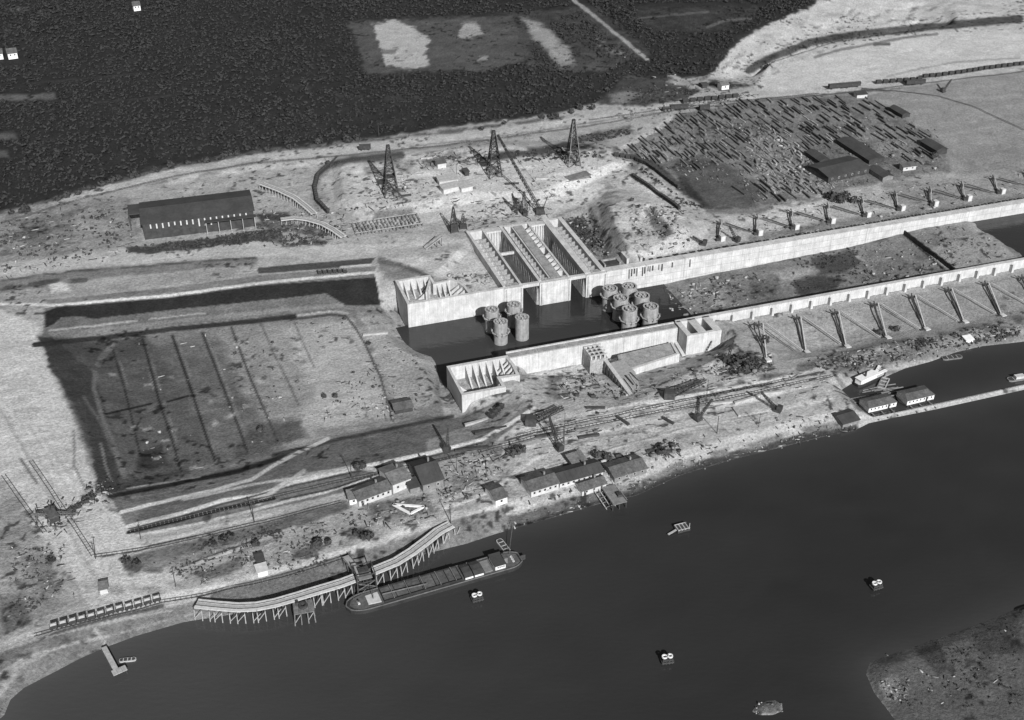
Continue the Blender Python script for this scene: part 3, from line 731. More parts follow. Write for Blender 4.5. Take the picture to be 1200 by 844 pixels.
# blotches, streaks along the works, fine grain
b1 = fbm(X / 26, Y / 26, 4, 0) - 0.5
b2 = fbm(X / 6.0, Y / 6.0, 3, 3) - 0.5
b3 = rng.random(X.shape).astype(np.float32) - 0.5
st = vnoise(LS / 30, LT / 2.4, 5) - 0.5
speck = fbm(X / 2.6, Y / 2.6, 2, 6)
grey = grey + mott * (1.5 * b1 + 1.7 * b2 + 0.3 * st + 0.9 * b3)
sp = smooth(0.64, 0.76, speck) * smooth(0.45, 0.6, fbm(X / 30, Y / 30, 3, 2))
grey = grey * (1 - 0.45 * sp * (mott > 7))
grey = np.where(grey > 105, 105 + (grey - 105) * 1.19 + 4, grey)
grey = np.clip(grey, 26, 232)

# ------------------------------------------------------------------ ground sheet
def grid_mesh(name):
    me = bpy.data.meshes.new(name)
    n = NXG * NYG
    me.vertices.add(n)
    me.vertices.foreach_set('co', np.stack([X, Y, Z], 1).astype(np.float32).ravel())
    i = np.arange(NXG - 1)[None, :] + NXG * np.arange(NYG - 1)[:, None]
    q = np.stack([i, i + 1, i + 1 + NXG, i + NXG], -1).reshape(-1, 4).astype(np.int32)
    me.loops.add(q.size); me.polygons.add(len(q))
    me.loops.foreach_set('vertex_index', q.ravel())
    me.polygons.foreach_set('loop_start', (np.arange(len(q)) * 4).astype(np.int32))
    me.polygons.foreach_set('use_smooth', np.ones(len(q), bool))
    me.update(calc_edges=True)
    at = me.attributes.new('soil', 'FLOAT', 'POINT')
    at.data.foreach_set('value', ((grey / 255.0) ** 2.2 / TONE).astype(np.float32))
    return me
gm = bpy.data.materials.new('sand_and_soil'); gm.use_nodes = True
nt = gm.node_tree; bs = nt.nodes['Principled BSDF']
bs.inputs['Roughness'].default_value = 0.95; bs.inputs['Specular IOR Level'].default_value = 0.1
at = nt.nodes.new('ShaderNodeAttribute'); at.attribute_name = 'soil'
tc = nt.nodes.new('ShaderNodeTexCoord')
n1 = nt.nodes.new('ShaderNodeTexNoise'); n1.inputs['Scale'].default_value = 0.9; n1.inputs['Detail'].default_value = 5; n1.inputs['Roughness'].default_value = 0.75
n2 = nt.nodes.new('ShaderNodeTexNoise'); n2.inputs['Scale'].default_value = 0.12; n2.inputs['Detail'].default_value = 4
r1 = nt.nodes.new('ShaderNodeMapRange'); r1.inputs[1].default_value = .3; r1.inputs[2].default_value = .7; r1.inputs[3].default_value = .58; r1.inputs[4].default_value = 1.38
r2 = nt.nodes.new('ShaderNodeMapRange'); r2.inputs[1].default_value = .3; r2.inputs[2].default_value = .7; r2.inputs[3].default_value = .90; r2.inputs[4].default_value = 1.10
mu = nt.nodes.new('ShaderNodeMath'); mu.operation = 'MULTIPLY'
mu2 = nt.nodes.new('ShaderNodeMath'); mu2.operation = 'MULTIPLY'
cb = nt.nodes.new('ShaderNodeCombineColor')
bp = nt.nodes.new('ShaderNodeBump'); bp.inputs['Strength'].default_value = 0.7; bp.inputs['Distance'].default_value = 0.9
nt.links.new(tc.outputs['Object'], n1.inputs[0]); nt.links.new(tc.outputs['Object'], n2.inputs[0])
nt.links.new(n1.outputs[0], r1.inputs[0]); nt.links.new(n2.outputs[0], r2.inputs[0])
nt.links.new(at.outputs['Fac'], mu.inputs[0]); nt.links.new(r1.outputs[0], mu.inputs[1])
nt.links.new(mu.outputs[0], mu2.inputs[0]); nt.links.new(r2.outputs[0], mu2.inputs[1])
for i in range(3):
    nt.links.new(mu2.outputs[0], cb.inputs[i])
nt.links.new(cb.outputs[0], bs.inputs['Base Color'])
nt.links.new(n1.outputs[0], bp.inputs['Height']); nt.links.new(bp.outputs[0], bs.inputs['Normal'])
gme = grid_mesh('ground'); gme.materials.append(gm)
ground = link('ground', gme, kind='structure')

# ------------------------------------------------------------------ water
def water_mat(name, a, rough, wave):
    m = bpy.data.materials.new(name); m.use_nodes = True
    nt = m.node_tree; bs = nt.nodes['Principled BSDF']
    bs.inputs['Roughness'].default_value = rough
    bs.inputs['IOR'].default_value = 1.33
    tc = nt.nodes.new('ShaderNodeTexCoord')
    n = nt.nodes.new('ShaderNodeTexNoise'); n.inputs['Scale'].default_value = 0.0045; n.inputs['Detail'].default_value = 6; n.inputs['Distortion'].default_value = .8
    mq = nt.nodes.new('ShaderNodeMapping'); mq.inputs['Rotation'].default_value = (0, 0, -0.42); mq.inputs['Scale'].default_value = (0.55, 1.7, 1); nt.links.new(tc.outputs['Object'], mq.inputs[0])
    r = nt.nodes.new('ShaderNodeMapRange'); r.inputs[1].default_value = .3; r.inputs[2].default_value = .7; r.inputs[3].default_value = a * .62; r.inputs[4].default_value = a * 1.5
    c = nt.nodes.new('ShaderNodeCombineColor')
    nt.links.new(mq.outputs[0], n.inputs[0]); nt.links.new(n.outputs[0], r.inputs[0])
    for i in range(3):
        nt.links.new(r.outputs[0], c.inputs[i])
    nt.links.new(c.outputs[0], bs.inputs['Base Color'])
    w = nt.nodes.new('ShaderNodeTexNoise'); w.inputs['Scale'].default_value = 0.5; w.inputs['Detail'].default_value = 4
    mp = nt.nodes.new('ShaderNodeMapping'); mp.inputs['Rotation'].default_value = (0, 0, 0.5); mp.inputs['Scale'].default_value = (0.5, 1.2, 1)
    b = nt.nodes.new('ShaderNodeBump'); b.inputs['Strength'].default_value = wave; b.inputs['Distance'].default_value = 0.15
    nt.links.new(tc.outputs['Object'], mp.inputs[0]); nt.links.new(mp.outputs[0], w.inputs[0])
    nt.links.new(w.outputs[0], b.inputs['Height']); nt.links.new(b.outputs[0], bs.inputs['Normal'])
    return m
WM = water_mat('canal_water', 0.034, 0.10, 0.6)
def sheet(name, pts, z, mat):
    mb = MB()
    mb.add([(x, y, z) for x, y in pts], [tuple(range(len(pts)))])
    o = mb.build(name, mat, kind='structure')
    me = o.data
    if me.polygons[0].normal.z < 0:
        me.flip_normals()
    return o
# each sheet runs on a little way under the rising bank
WC = WM.copy(); WC.name = 'canal_water_silt_and_vignette'
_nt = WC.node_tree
_at = _nt.nodes.new('ShaderNodeAttribute'); _at.attribute_name = 'silt_and_vignette'
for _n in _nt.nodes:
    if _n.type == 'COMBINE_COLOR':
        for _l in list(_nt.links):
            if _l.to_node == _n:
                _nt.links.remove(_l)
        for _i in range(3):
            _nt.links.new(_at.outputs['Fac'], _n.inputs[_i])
def canal_sheet():                                      # a grid inside the outline, with bank sediment and vignette lightening painted into its tone
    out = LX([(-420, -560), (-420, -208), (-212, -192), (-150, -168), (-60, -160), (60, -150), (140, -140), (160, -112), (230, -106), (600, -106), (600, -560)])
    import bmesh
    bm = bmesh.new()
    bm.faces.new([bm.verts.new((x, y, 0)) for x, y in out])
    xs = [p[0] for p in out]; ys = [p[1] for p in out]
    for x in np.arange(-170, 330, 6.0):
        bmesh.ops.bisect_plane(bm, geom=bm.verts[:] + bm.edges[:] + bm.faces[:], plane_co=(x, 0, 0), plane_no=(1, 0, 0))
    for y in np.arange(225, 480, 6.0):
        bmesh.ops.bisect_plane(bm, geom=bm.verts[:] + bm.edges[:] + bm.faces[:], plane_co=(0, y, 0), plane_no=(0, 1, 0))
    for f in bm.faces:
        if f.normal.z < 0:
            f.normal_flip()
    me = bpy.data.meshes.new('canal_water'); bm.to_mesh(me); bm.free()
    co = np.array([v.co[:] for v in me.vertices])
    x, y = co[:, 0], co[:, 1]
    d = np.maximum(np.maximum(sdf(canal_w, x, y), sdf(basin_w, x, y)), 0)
    silt_and_vignette = 0.026 + 0.030 * smooth(120, -170, x) * smooth(430, 250, y) + 0.020 * np.exp(-d / 7.0) + 0.012 * (fbm(x / 60, y / 26, 4, 2) - .5) + .006 * (fbm(x / 14, y / 7, 3, 3) - .5)  # south-west lightening is vignetting painted into the colour; bank term is sediment
    at = me.attributes.new('silt_and_vignette', 'FLOAT', 'POINT'); at.data.foreach_set('value', np.maximum(silt_and_vignette, .012).astype(np.float32))
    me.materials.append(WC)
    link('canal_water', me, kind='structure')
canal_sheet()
sheet('lock_pit_water', LX([(-9, 1.9), (-9, -55), (-9, -86), (4.6, -86), (4.6, -55.5), (136, -55.5), (136, 1.9), (92.4, 1.9), (92.4, 63), (84.1, 63), (84.1, 1.9), (67.4, 1.9), (67.4, 63), (58.5, 63), (58.5, 1.9)]), -7.0, WM)
sheet('inner_harbour_water', LX([(319, 3), (319, -55), (520, -55), (520, 3)]), -0.75, WM)

# ------------------------------------------------------------------ the great lock
WT = 6.0                                               # top of the walls
def lock_thing(name, label, cat, s, t, group=None):
    return thing(name, label, cat, L(s, t, 0), LOCK_ANG, group)
# --- north-west head of the lock: an open caisson of thin walls and ribs
h = lock_thing('lock_head', 'white lock head with two open ribbed cells at the west end of the north wall', 'lock head', 0, 0)
MB().box(0, 48.9, 0, 1.6, -12, WT).build('front_wall', M['concrete'], h)
MB().box(0, 1.4, 1.6, 23.6, -12, WT - .02).build('side_wall', M['concrete'], h)
MB().box(0, 18.2, 23.6, 25.2, -12, WT).build('back_wall', M['concrete'], h)
MB().prism([(16.9, 23.6), (18.2, 23.6), (18.2, 15.2), (16.9, 15.2)], -4, WT - .03).build('back_wall', M['concrete'], h)
MB().prism([(18.2, 15.2), (26.0, 16.4), (26.0, 17.6), (18.2, 16.6)], -4, WT).build('back_wall', M['concrete'], h)
MB().prism([(26.0, 16.4), (29.0, 13.6), (30.6, 8.5), (31.0, 1.6), (32.2, 1.6), (31.8, 9), (30.0, 14.6), (26.0, 17.6)], -4, WT - .02).build('back_wall', M['concrete'], h)
MB().prism([(17.0, 23.0), (17.9, 22.4), (12.6, 10.0), (11.7, 10.4)], 0.02, WT - .8).build('cross_wall', M['concrete'], h)
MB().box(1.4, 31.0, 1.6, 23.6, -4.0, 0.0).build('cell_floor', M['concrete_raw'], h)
def ribs(parent, xs, yb, length, top, foot, thick=.7, name='rib'):
    first = None
    for i, x in enumerate(xs):
        if first is None:
            first = MB().wedge([(yb, top), (yb, foot), (yb - length, foot)], 0, thick).build(name, M['concrete'], parent)
            first.location.x = x
        else:
            c = first.copy(); COL.objects.link(c); c.parent = parent; c.location.x = x
ribs(h, [4.2, 7.6, 11.0, 14.4], 23.6, 9.5, WT - .6, 0)
ribs(h, [19.2, 21.8, 24.4], 15.6, 8.0, WT - .6, 0)
mb = MB()
for k, (y, x0) in enumerate(((12.6, 28.9), (9.8, 29.6), (7.0, 30.3))):
    mb = MB().wedge([(x0 + 1.2, WT - .6), (x0 + 1.2, 0), (x0 - 6.0, 0)], y, .7, axis='y').build('rib', M['concrete'], h)
for k, y in enumerate((20.0, 16.5, 13.0)):
    xx = 12.6 + (y - 10) * .42
    MB().wedge([(xx + .4, WT - 1), (xx + .4, 0), (xx - 5.5, 0)], y, .6, axis='y').build('rib', M['concrete'], h)

# --- gate chambers: three hollow piers, two slots between them
def pier(label, s0, s1, t1, side, cells, slab):
    p = lock_thing('gate_pier', label, 'lock pier', s0, 0, 'concrete piers of the gate chambers')
    w = s1 - s0
    a, b = side
    MB().box(0, a, 1.9, t1, -12, WT).build('outer_wall', M['concrete'], p)
    MB().box(w - b, w, 1.9, t1, -12, WT - .02).build('outer_wall', M['concrete'], p)
    MB().box(0.0, w, -.35, 1.9, -12, WT - .25).build('head_wall', M['concrete'], p)
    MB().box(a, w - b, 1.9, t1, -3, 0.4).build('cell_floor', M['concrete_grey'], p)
    MB().box(a, w - b, t1 - 2, t1 - .01, 0.4, WT - .3).build('end_wall', M['concrete'], p)
    c0, c1, n = cells
    first = None
    for i in range(n):
        y = 6.0 + i * (t1 - 10.0) / n
        if first is None:
            first = MB().box(c0, c1, -.4, .4, .4, WT - 1.3).build('cross_wall', M['concrete_raw'], p); first.location.y = y
        else:
            c = first.copy(); COL.objects.link(c); c.parent = p; c.location.y = y + random.uniform(-.2, .2)
            c.scale.z = random.uniform(.86, 1.0)
    if slab:
        MB().box(slab[0], slab[1], 4.2, t1 - 2.1, WT - 1.2, WT - .45).build('deck_slab', M['concrete_grey'], p)
    MB().box(a + .02, w - b - .02, 1.92, 4.1, WT - 1.6, WT - .5).build('deck_slab', M['concrete_raw'], p)
    for x in (1.0, w - 1.0):
        MB().box(x - .22, x + .22, -.75, -.35, -12, WT - .9).build('gate_rail', M['concrete_raw'], p)
    return p
pier('slim concrete pier with one row of open cells, west of both gate slots', 49.0, 58.8, 66, (1.3, 1.2), (1.3, 8.6, 11), None)
mp = pier('broad concrete pier with two rows of cells and a grey deck, between the gate slots', 67.6, 84.2, 66, (1.6, 1.0), (1.6, 6.2, 13), (7.3, 12.4))
MB().box(6.2, 6.9, 4.2, 63.8, .4, WT - .3).build('inner_wall', M['concrete'], mp)
MB().box(1.75, 2.05, 4.3, 63.8, WT - 2.6, WT + .35).build('inner_wall', M['concrete_raw'], mp)
ep_cells = [(12.4, 15.6)]
first = None
for i in range(12):
    y = 9.0 + i * 4.4
    if i == 5:
        continue
    b = MB().prism([(12.4, 0), (15.6, 0), (15.6, 2.9)], .4, WT - .5)
    if first is None:
        first = b.build('cross_wall', M['concrete'], mp); first.location.y = y
    else:
        c = first.copy(); COL.objects.link(c); c.parent = mp; c.location.y = y
ep = pier('concrete pier with a broad wall walk and sunken cells, east of both gate slots', 92.4, 103.6, 66, (3.2, 2.4), (3.2, 8.8, 12), None)
for s0, s1, nm in ((58.8, 67.6, 'west'), (84.2, 92.4, 'east')):
    bw_ = lock_thing('chamber_wall', 'ribbed white end wall of the %s gate slot below the works plateau' % nm, 'wall', s0, 62)
    MB().box(0.02, s1 - s0 - .02, .4, 3.6, -12, WT - .4).build('wall_face', M['concrete'], bw_)
    first = None
    for i in range(6):
        x = .7 + i * (s1 - s0 - 1.4) / 5
        MB().box(x - .25, x + .25, -.5, .4, -9, WT - 1.5).build('rib', M['concrete'], bw_)
    MB().box(.02, s1 - s0 - .02, -.9, .38, WT - 1.3, WT - .35).build('capping', M['concrete'], bw_)
    tg = lock_thing('sill_beam', 'concrete beam bridging the mouth of the %s gate slot above the water' % nm, 'beam', s0, 0)
    MB().box(.02, s1 - s0 - .02, .6, 3.0, WT - 2.0, WT - .6).build('beam', M['concrete'], tg)
    MB().box(.02, s1 - s0 - .02, .5, 1.1, WT - .6, WT - .2).build('kerb', M['concrete'], tg)
st_ = lock_thing('strut', 'concrete strut halfway along the west gate slot', 'beam', 58.8, 40)
MB().box(.02, 8.78, -.6, .6, WT - 3.4, WT - 2.4).build('beam', M['concrete'], st_)
MB().box(.02, 8.78, -.5, .5, WT - 3.9, WT - 3.4).build('haunch', M['concrete_raw'], st_)

# --- north lock wall, cast in blocks
nw = lock_thing('lock_wall', 'long white concrete wall along the north side of the lock chamber', 'wall', 103.6, 0)
for zz in (-5.0, -1.0, 2.6):
    MB().box(.1, 399, -.06, .0, zz, zz + .14).build('pour_joint', M['concrete_grey'], nw)
s = 0.0; k = 0
while s < 400:
    w = 21.6
    a = -3.8 * min(1, 0)
    MB().box(s + .04, s + w - .04, 0, 4.4, -10.5, WT + .012 * (k % 3) - .01).build('wall_block', M['concrete'], nw)
    MB().box(s + .04, s + w - .04, -.22, .0, WT - .75, WT - .05).build('coping', M['concrete'], nw)
    s += w; k += 1
for i, x in enumerate((12, 13.4, 14.8, 16.2, 19.5, 20.6, 22.5, 23.6, 25.0, 28.5, 30.2, 36.0, 46.0)):
    hgt = random.uniform(2.5, 5.5)
    MB().box(x, x + random.uniform(.35, .7), -.42, -.02, WT - 1.0 - hgt, WT - .9).build('formwork_board', M['board_dark' if i % 3 else 'timber'], nw)
bx = lock_thing('valve_pit', 'small white open concrete pit set behind the north wall near the gates', 'pit', 117, 2)
MB().box(0, 1.2, 4, 12, -2, WT + 2.0).build('pit_wall', M['concrete'], bx)
MB().box(7.0, 8.2, 2.8, 12, -2, WT + 2.0).build('pit_wall', M['concrete'], bx)
MB().box(1.2, 7.0, 10.8, 12, -2, WT + 2.02).build('pit_wall', M['concrete'], bx)
MB().box(1.2, 7.0, 4, 10.8, -2, WT - 2.5).build('pit_floor', M['concrete_grey'], bx)
bx2 = lock_thing('valve_pit', 'dark square sump with a low concrete rim beside the white pit', 'pit', 105, 6.5)
MB().box(0, 9, 5, 5.8, 2, WT + .3).build('pit_wall', M['concrete_grey'], bx2)
MB().box(0, .8, 0, 5, 2, WT + .28).build('pit_wall', M['concrete_grey'], bx2)
MB().box(8.2, 9, 0, 5, 2, WT + .28).build('pit_wall', M['concrete_grey'], bx2)
MB().box(.8, 8.2, .8, 5, 2, WT - .6).build('pit_floor', M['board_dark'], bx2)

# --- south head, wall band, culverts
sh = lock_thing('lock_head', 'white lock head with a ribbed open cell at the west end of the south wall', 'lock head', 3, -58)
MB().box(0, 1.2, -24, 0, -12, WT).build('side_wall', M['concrete'], sh)
MB().box(1.2, 28.5, -1.6, 0.0, -12, WT - .02).build('back_wall', M['concrete'], sh)
MB().box(1.2, 18.5, -24, -22.4, -12, WT - .02).build('front_wall', M['concrete'], sh)
MB().prism([(18.5, -24), (19.9, -24), (19.9, -15), (18.5, -15)], -12, WT - .03).build('cross_wall', M['concrete'], sh)
MB().prism([(18.5, -15), (19.9, -15), (28.6, -15.8), (28.6, -17.2), (19.9, -17.0)], -12, WT - .04).build('front_wall', M['concrete'], sh)
MB().prism([(27.2, -15.8), (28.6, -15.8), (29.2, -8), (28.5, -1.6), (27.1, -1.6), (27.8, -8)], -12, WT - .05).build('side_wall', M['concrete'], sh)
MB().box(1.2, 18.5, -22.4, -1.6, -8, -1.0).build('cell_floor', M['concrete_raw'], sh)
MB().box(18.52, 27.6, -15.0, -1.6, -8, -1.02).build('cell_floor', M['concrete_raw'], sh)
ribs(sh, [8.5, 11.7, 14.9, 18.1, 21.3, 24.5], -1.6, 11.0, WT - .4, -1.0)
for y in (-12.5, -9.6, -6.7, -3.8):
    MB().wedge([(27.6, WT - .6), (27.6, -1.0), (21.0, -1.0)], y, .7, axis='y').build('rib', M['concrete'], sh)
for y in (-19.5, -15.5):
    MB().wedge([(1.2, WT - .6), (1.2, -1.0), (7.5, -1.0)], y, .7, axis='y').build('rib', M['concrete'], sh)
for x in (15.0,):
    MB().wedge([(18.5, WT - 1), (18.5, -1.0), (13.5, -1.0)], -19.5, .6, axis='y').build('rib', M['concrete'], sh)
sb = lock_thing('lock_wall', 'thick white wall with a soiled walk on top, from south head to twin culvert', 'wall', 31.6, -55)
x = 0.0
for k, w in enumerate((14, 14, 14, 14, 14, 13.2)):
    MB().box(x + .04, x + w - .04, -5.2, 0, -11, WT - .6 + .015 * (k % 2)).build('wall_block', M['concrete'], sb)
    MB().box(x + .04, x + w - .04, -.9, -.05, WT - .6, WT - .05).build('parapet', M['concrete'], sb)
    MB().box(x + .3, x + w - .3, -4.6, -1.1, WT - .6, WT - .42).build('walk_slab', M['concrete_grey'], sb)
    x += w
cr = lock_thing('culvert_block', 'small ribbed concrete block with a crate-like top against the south wall', 'concrete block', 67, -70)
MB().box(0, 8.6, 0, 9.4, -8, 3.0).build('block_body', M['concrete_raw'], cr)
for i in range(4):
    MB().box(.2 + i * 2.2, .9 + i * 2.2, .1, 9.2, 3.0, 4.8).build('rib', M['concrete'], cr)
for i in range(4):
    MB().box(.1, 8.5, .4 + i * 2.7, .9 + i * 2.7, 4.82, 5.2).build('cross_bar', M['timber_pale'], cr)
ap = lock_thing('apron_slab', 'broad grey concrete apron with a white front edge below the south wall', 'slab', 79, -79)
MB().prism([(0, 1), (3, 13.0), (30.5, 15.6), (29.0, 6.0)], -8, [-.2, .3, .6, .3]).build('slab', M['concrete_grey'], ap)
MB().prism([(0, 1), (29.0, 6.0), (29.2, 4.6), (0, -.6)], -8, [0.1, .6, .6, .1]).build('front_wall', M['concrete'], ap)
MB().prism([(29.1, 5.0), (30.6, 15.4), (31.6, 15.2), (30.4, 4.6)], -8, .8).build('end_wall', M['concrete'], ap)
rw = lock_thing('retaining_wall', 'narrow retaining wall running from the south wall towards the canal, dark on its west face', 'wall', 74.0, -71)
MB().box(-.3, 1.2, -31, 2, -8, 1.8).build('wall', M['concrete_grey'], rw)
MB().box(-.5, 1.4, -31.1, 2.1, 1.8, 2.1).build('capping', M['concrete'], rw)
for i in range(10):
    MB().box(-.75, -.3, -30 + i * 3.1, -29.4 + i * 3.1, -6, 1.6).build('post', M['timber'], rw)
MB().prism([(1.2, -30), (1.2, 0), (8.5, 0), (9.5, -12), (5.0, -30)], -8, [1.5, 1.7, 1.3, .3, .9]).build('fill', M['sandheap'], rw)
for i, (x, y, l, a) in enumerate(((3, -20, 9, 1.2), (4.6, -17, 8, 1.25), (6.2, -18, 10, 1.15), (7.6, -15, 7, 1.3), (5.4, -24, 7, .9))):
    tb = MB().bar((-l / 2, 0, 0), (l / 2, 0, 0), .5, .4).build('timber_baulk', M['timber_dark' if i % 2 else 'timber_pale'])
    q = L(74 + x, -71 + y); tb.location = (q.x, q.y, 1.55); tb.rotation_euler.z = LOCK_ANG + a + math.pi / 2 - 1.2
    tag(tb, '%s baulk of the small pile on the slope east of the retaining wall' % ORD[i], 'timber baulk', 'baulks east of the retaining wall')
tw = lock_thing('twin_culvert', 'white concrete box with two deep open shafts standing at the end of the south wall', 'culvert', 115.4, -69)
for x0, x1 in ((0, 2.6), (6.2, 10.2), (13.8, 17.6)):
    MB().box(x0, x1, 1.4, 13.6, -9, WT).build('shaft_wall', M['concrete'], tw)
MB().box(0, 17.6, 0, 1.4, -9, WT - .02).build('front_wall', M['concrete'], tw)
MB().box(2.6, 6.2, 1.4, 13.6, -9, -3.5).build('shaft_floor', M['concrete_grey'], tw)
MB().box(10.2, 13.8, 1.4, 13.6, -9, -3.5).build('shaft_floor', M['concrete_grey'], tw)
MB().box(2.6, 6.2, 12.6, 13.58, -3.5, WT - .03).build('end_wall', M['concrete'], tw)
MB().box(10.2, 13.8, 12.6, 13.58, -3.5, WT - .03).build('end_wall', M['concrete'], tw)
MB().prism([(-1.9, -.4), (-.3, -.4), (-.3, 13), (-1.9, 13)], -9, [-4.0, -4.0, -1.2, -1.2]).build('buttress', M['concrete'], tw)
sw = lock_thing('lock_wall', 'long white buttressed concrete wall along the south side of the lock chamber', 'wall', 115.8, -56)
x = 0.0
first = firstb = None
px_b = [838.5, 862.5, 882.6, 908, 931, 955, 976, 1000, 1022, 1045, 1066, 1089, 1109, 1132, 1151, 1173, 1194]
bs_s = []
for p in px_b:
    q = W(p, 367 - (p - 882.6) * .176, 6) - LO
    bs_s.append(q.dot(LE) - 115.8)
d = (bs_s[-1] - bs_s[1]) / (len(bs_s) - 2)
bs_s = [bs_s[1] + d * (i - 1) for i in range(34)]
edges = [0.0] + bs_s
for i in range(len(edges) - 1):
    MB().box(edges[i] + .05, edges[i + 1] - .05, 0.02, 1.6, -9, WT - .5).build('wall_panel', M['concrete'], sw)
    MB().box(edges[i] + .05, edges[i + 1] - .05, -.25, 1.85, WT - .5, WT).build('coping', M['concrete'], sw)
bme = None
for e in bs_s:
    if bme is None:
        o = MB().prism([(-.6, 0), (.6, 0), (.6, -2.0), (-.6, -2.0)], -7, [WT - .55, WT - .55, WT - 2.2, WT - 2.2]).build('buttress', M['concrete'], sw)
        bme = o
    else:
        o = bme.copy(); COL.objects.link(o); o.parent = sw
    o.location.x = e
pl = lock_thing('chamber_dam', 'low dark timber dam across the floor of the lock chamber', 'dam', 279, 2)
for i in range(18):
    MB().box(-.35, .35, -54 + i * 3.1, -51.1 + i * 3.1, -3, 1.0 + .25 * (i % 2)).build('plank', M['timber_dark'], pl)

# --- cylindrical caissons
def caisson(name_label, s, t, r=3.3, top=4.6, ringz=-1.0, ring=True, loc=None):
    if s > 90:
        r = 3.7
    c = thing('caisson', name_label, 'caisson', L(s, t, -7), LOCK_ANG + random.uniform(0, 1), 'concrete caissons standing in the lock pit')
    o = 7.0
    MB().ring(0, 0, r - .45, r, -3, top + o, 28).build('shell', M['caisson'], c)
    MB().box(-r + .45, r - .45, -.2, .2, -2, top + o - .5).build('cross_wall', M['caisson'], c)
    MB().box(-.2, .2, -r + .45, -.22, -2, top + o - .52).build('cross_wall', M['caisson'], c)
    MB().box(-.2, .2, .22, r - .45, -2, top + o - .52).build('cross_wall', M['caisson'], c)
    MB().ring(0, 0, r - .7, r + .12, top + o, top + o + .25, 28).build('rim', M['concrete_raw'], c)
    for a in range(4):
        q = a * math.pi / 2 + .7
        MB().ring(math.cos(q) * 1.55, math.sin(q) * 1.55, .55, .85, top + o - .5, top + o + .35, 10).build('shaft_tube', M['concrete_raw'], c)
    if ring:
        z = o + ringz
        n = 10
        pf = MB()
        for i in range(n):
            a0, a1 = 2 * math.pi * (i + .06) / n, 2 * math.pi * (i + .94) / n
            MB_pts = [(math.cos(a0) * (r + 1.25), math.sin(a0) * (r + 1.25)), (math.cos(a1) * (r + 1.25), math.sin(a1) * (r + 1.25)), (math.cos(a1) * (r + .55), math.sin(a1) * (r + .55)), (math.cos(a0) * (r + .55), math.sin(a0) * (r + .55))]
            pf.prism(MB_pts, z, z + .3)
        pf.build('scaffold_ring', M['timber_pale'], c)
        br = MB()
        for i in range(n):
            a0 = 2 * math.pi * i / n
            br.bar((math.cos(a0) * (r + 1.2), math.sin(a0) * (r + 1.2), z + .2), (math.cos(a0) * (r + .02), math.sin(a0) * (r + .02), z - 1.6), .22)
            br.bar((math.cos(a0) * (r + 1.2), math.sin(a0) * (r + 1.2), z + .3), (math.cos(a0) * (r + 1.2), math.sin(a0) * (r + 1.2), z + 1.4), .16)
        br.build('scaffold_brackets', M['timber'], c)
    return c
caisson('round concrete caisson ringed by a scaffold, foremost of the group below the west pier', 38.4, -27.0, ringz=-.8)
caisson('smooth round concrete caisson without scaffold, below the west gate slot', 49.3, -26.5, ring=False)
caisson('round concrete caisson close under the lock head front, half hidden by a scaffolded one', 37.8, -15.2, ringz=.8)
caisson('round concrete caisson close under the west pier, behind the smooth one', 49.4, -14.0, ringz=1.2)
caisson('round concrete caisson nearest the east gate slot, at the edge of the cluster of six', 99.6, -14.2, ringz=1.0)
caisson('round concrete caisson close under the north wall in the cluster of six', 109.6, -15.0, ringz=.8)
caisson('round concrete caisson at the muddy east edge of the cluster of six', 111.8, -25.6, ringz=-.2)
caisson('round concrete caisson on the open water side of the cluster of six, between two others', 101.0, -24.6, ringz=.4)
caisson('round concrete caisson of the six, nearest the south wall and the open water', 101.0, -35.5, ringz=-1.0)
caisson('round concrete caisson of the six, nearest the south wall and the mud bank', 111.6, -36.6, ringz=-.6)

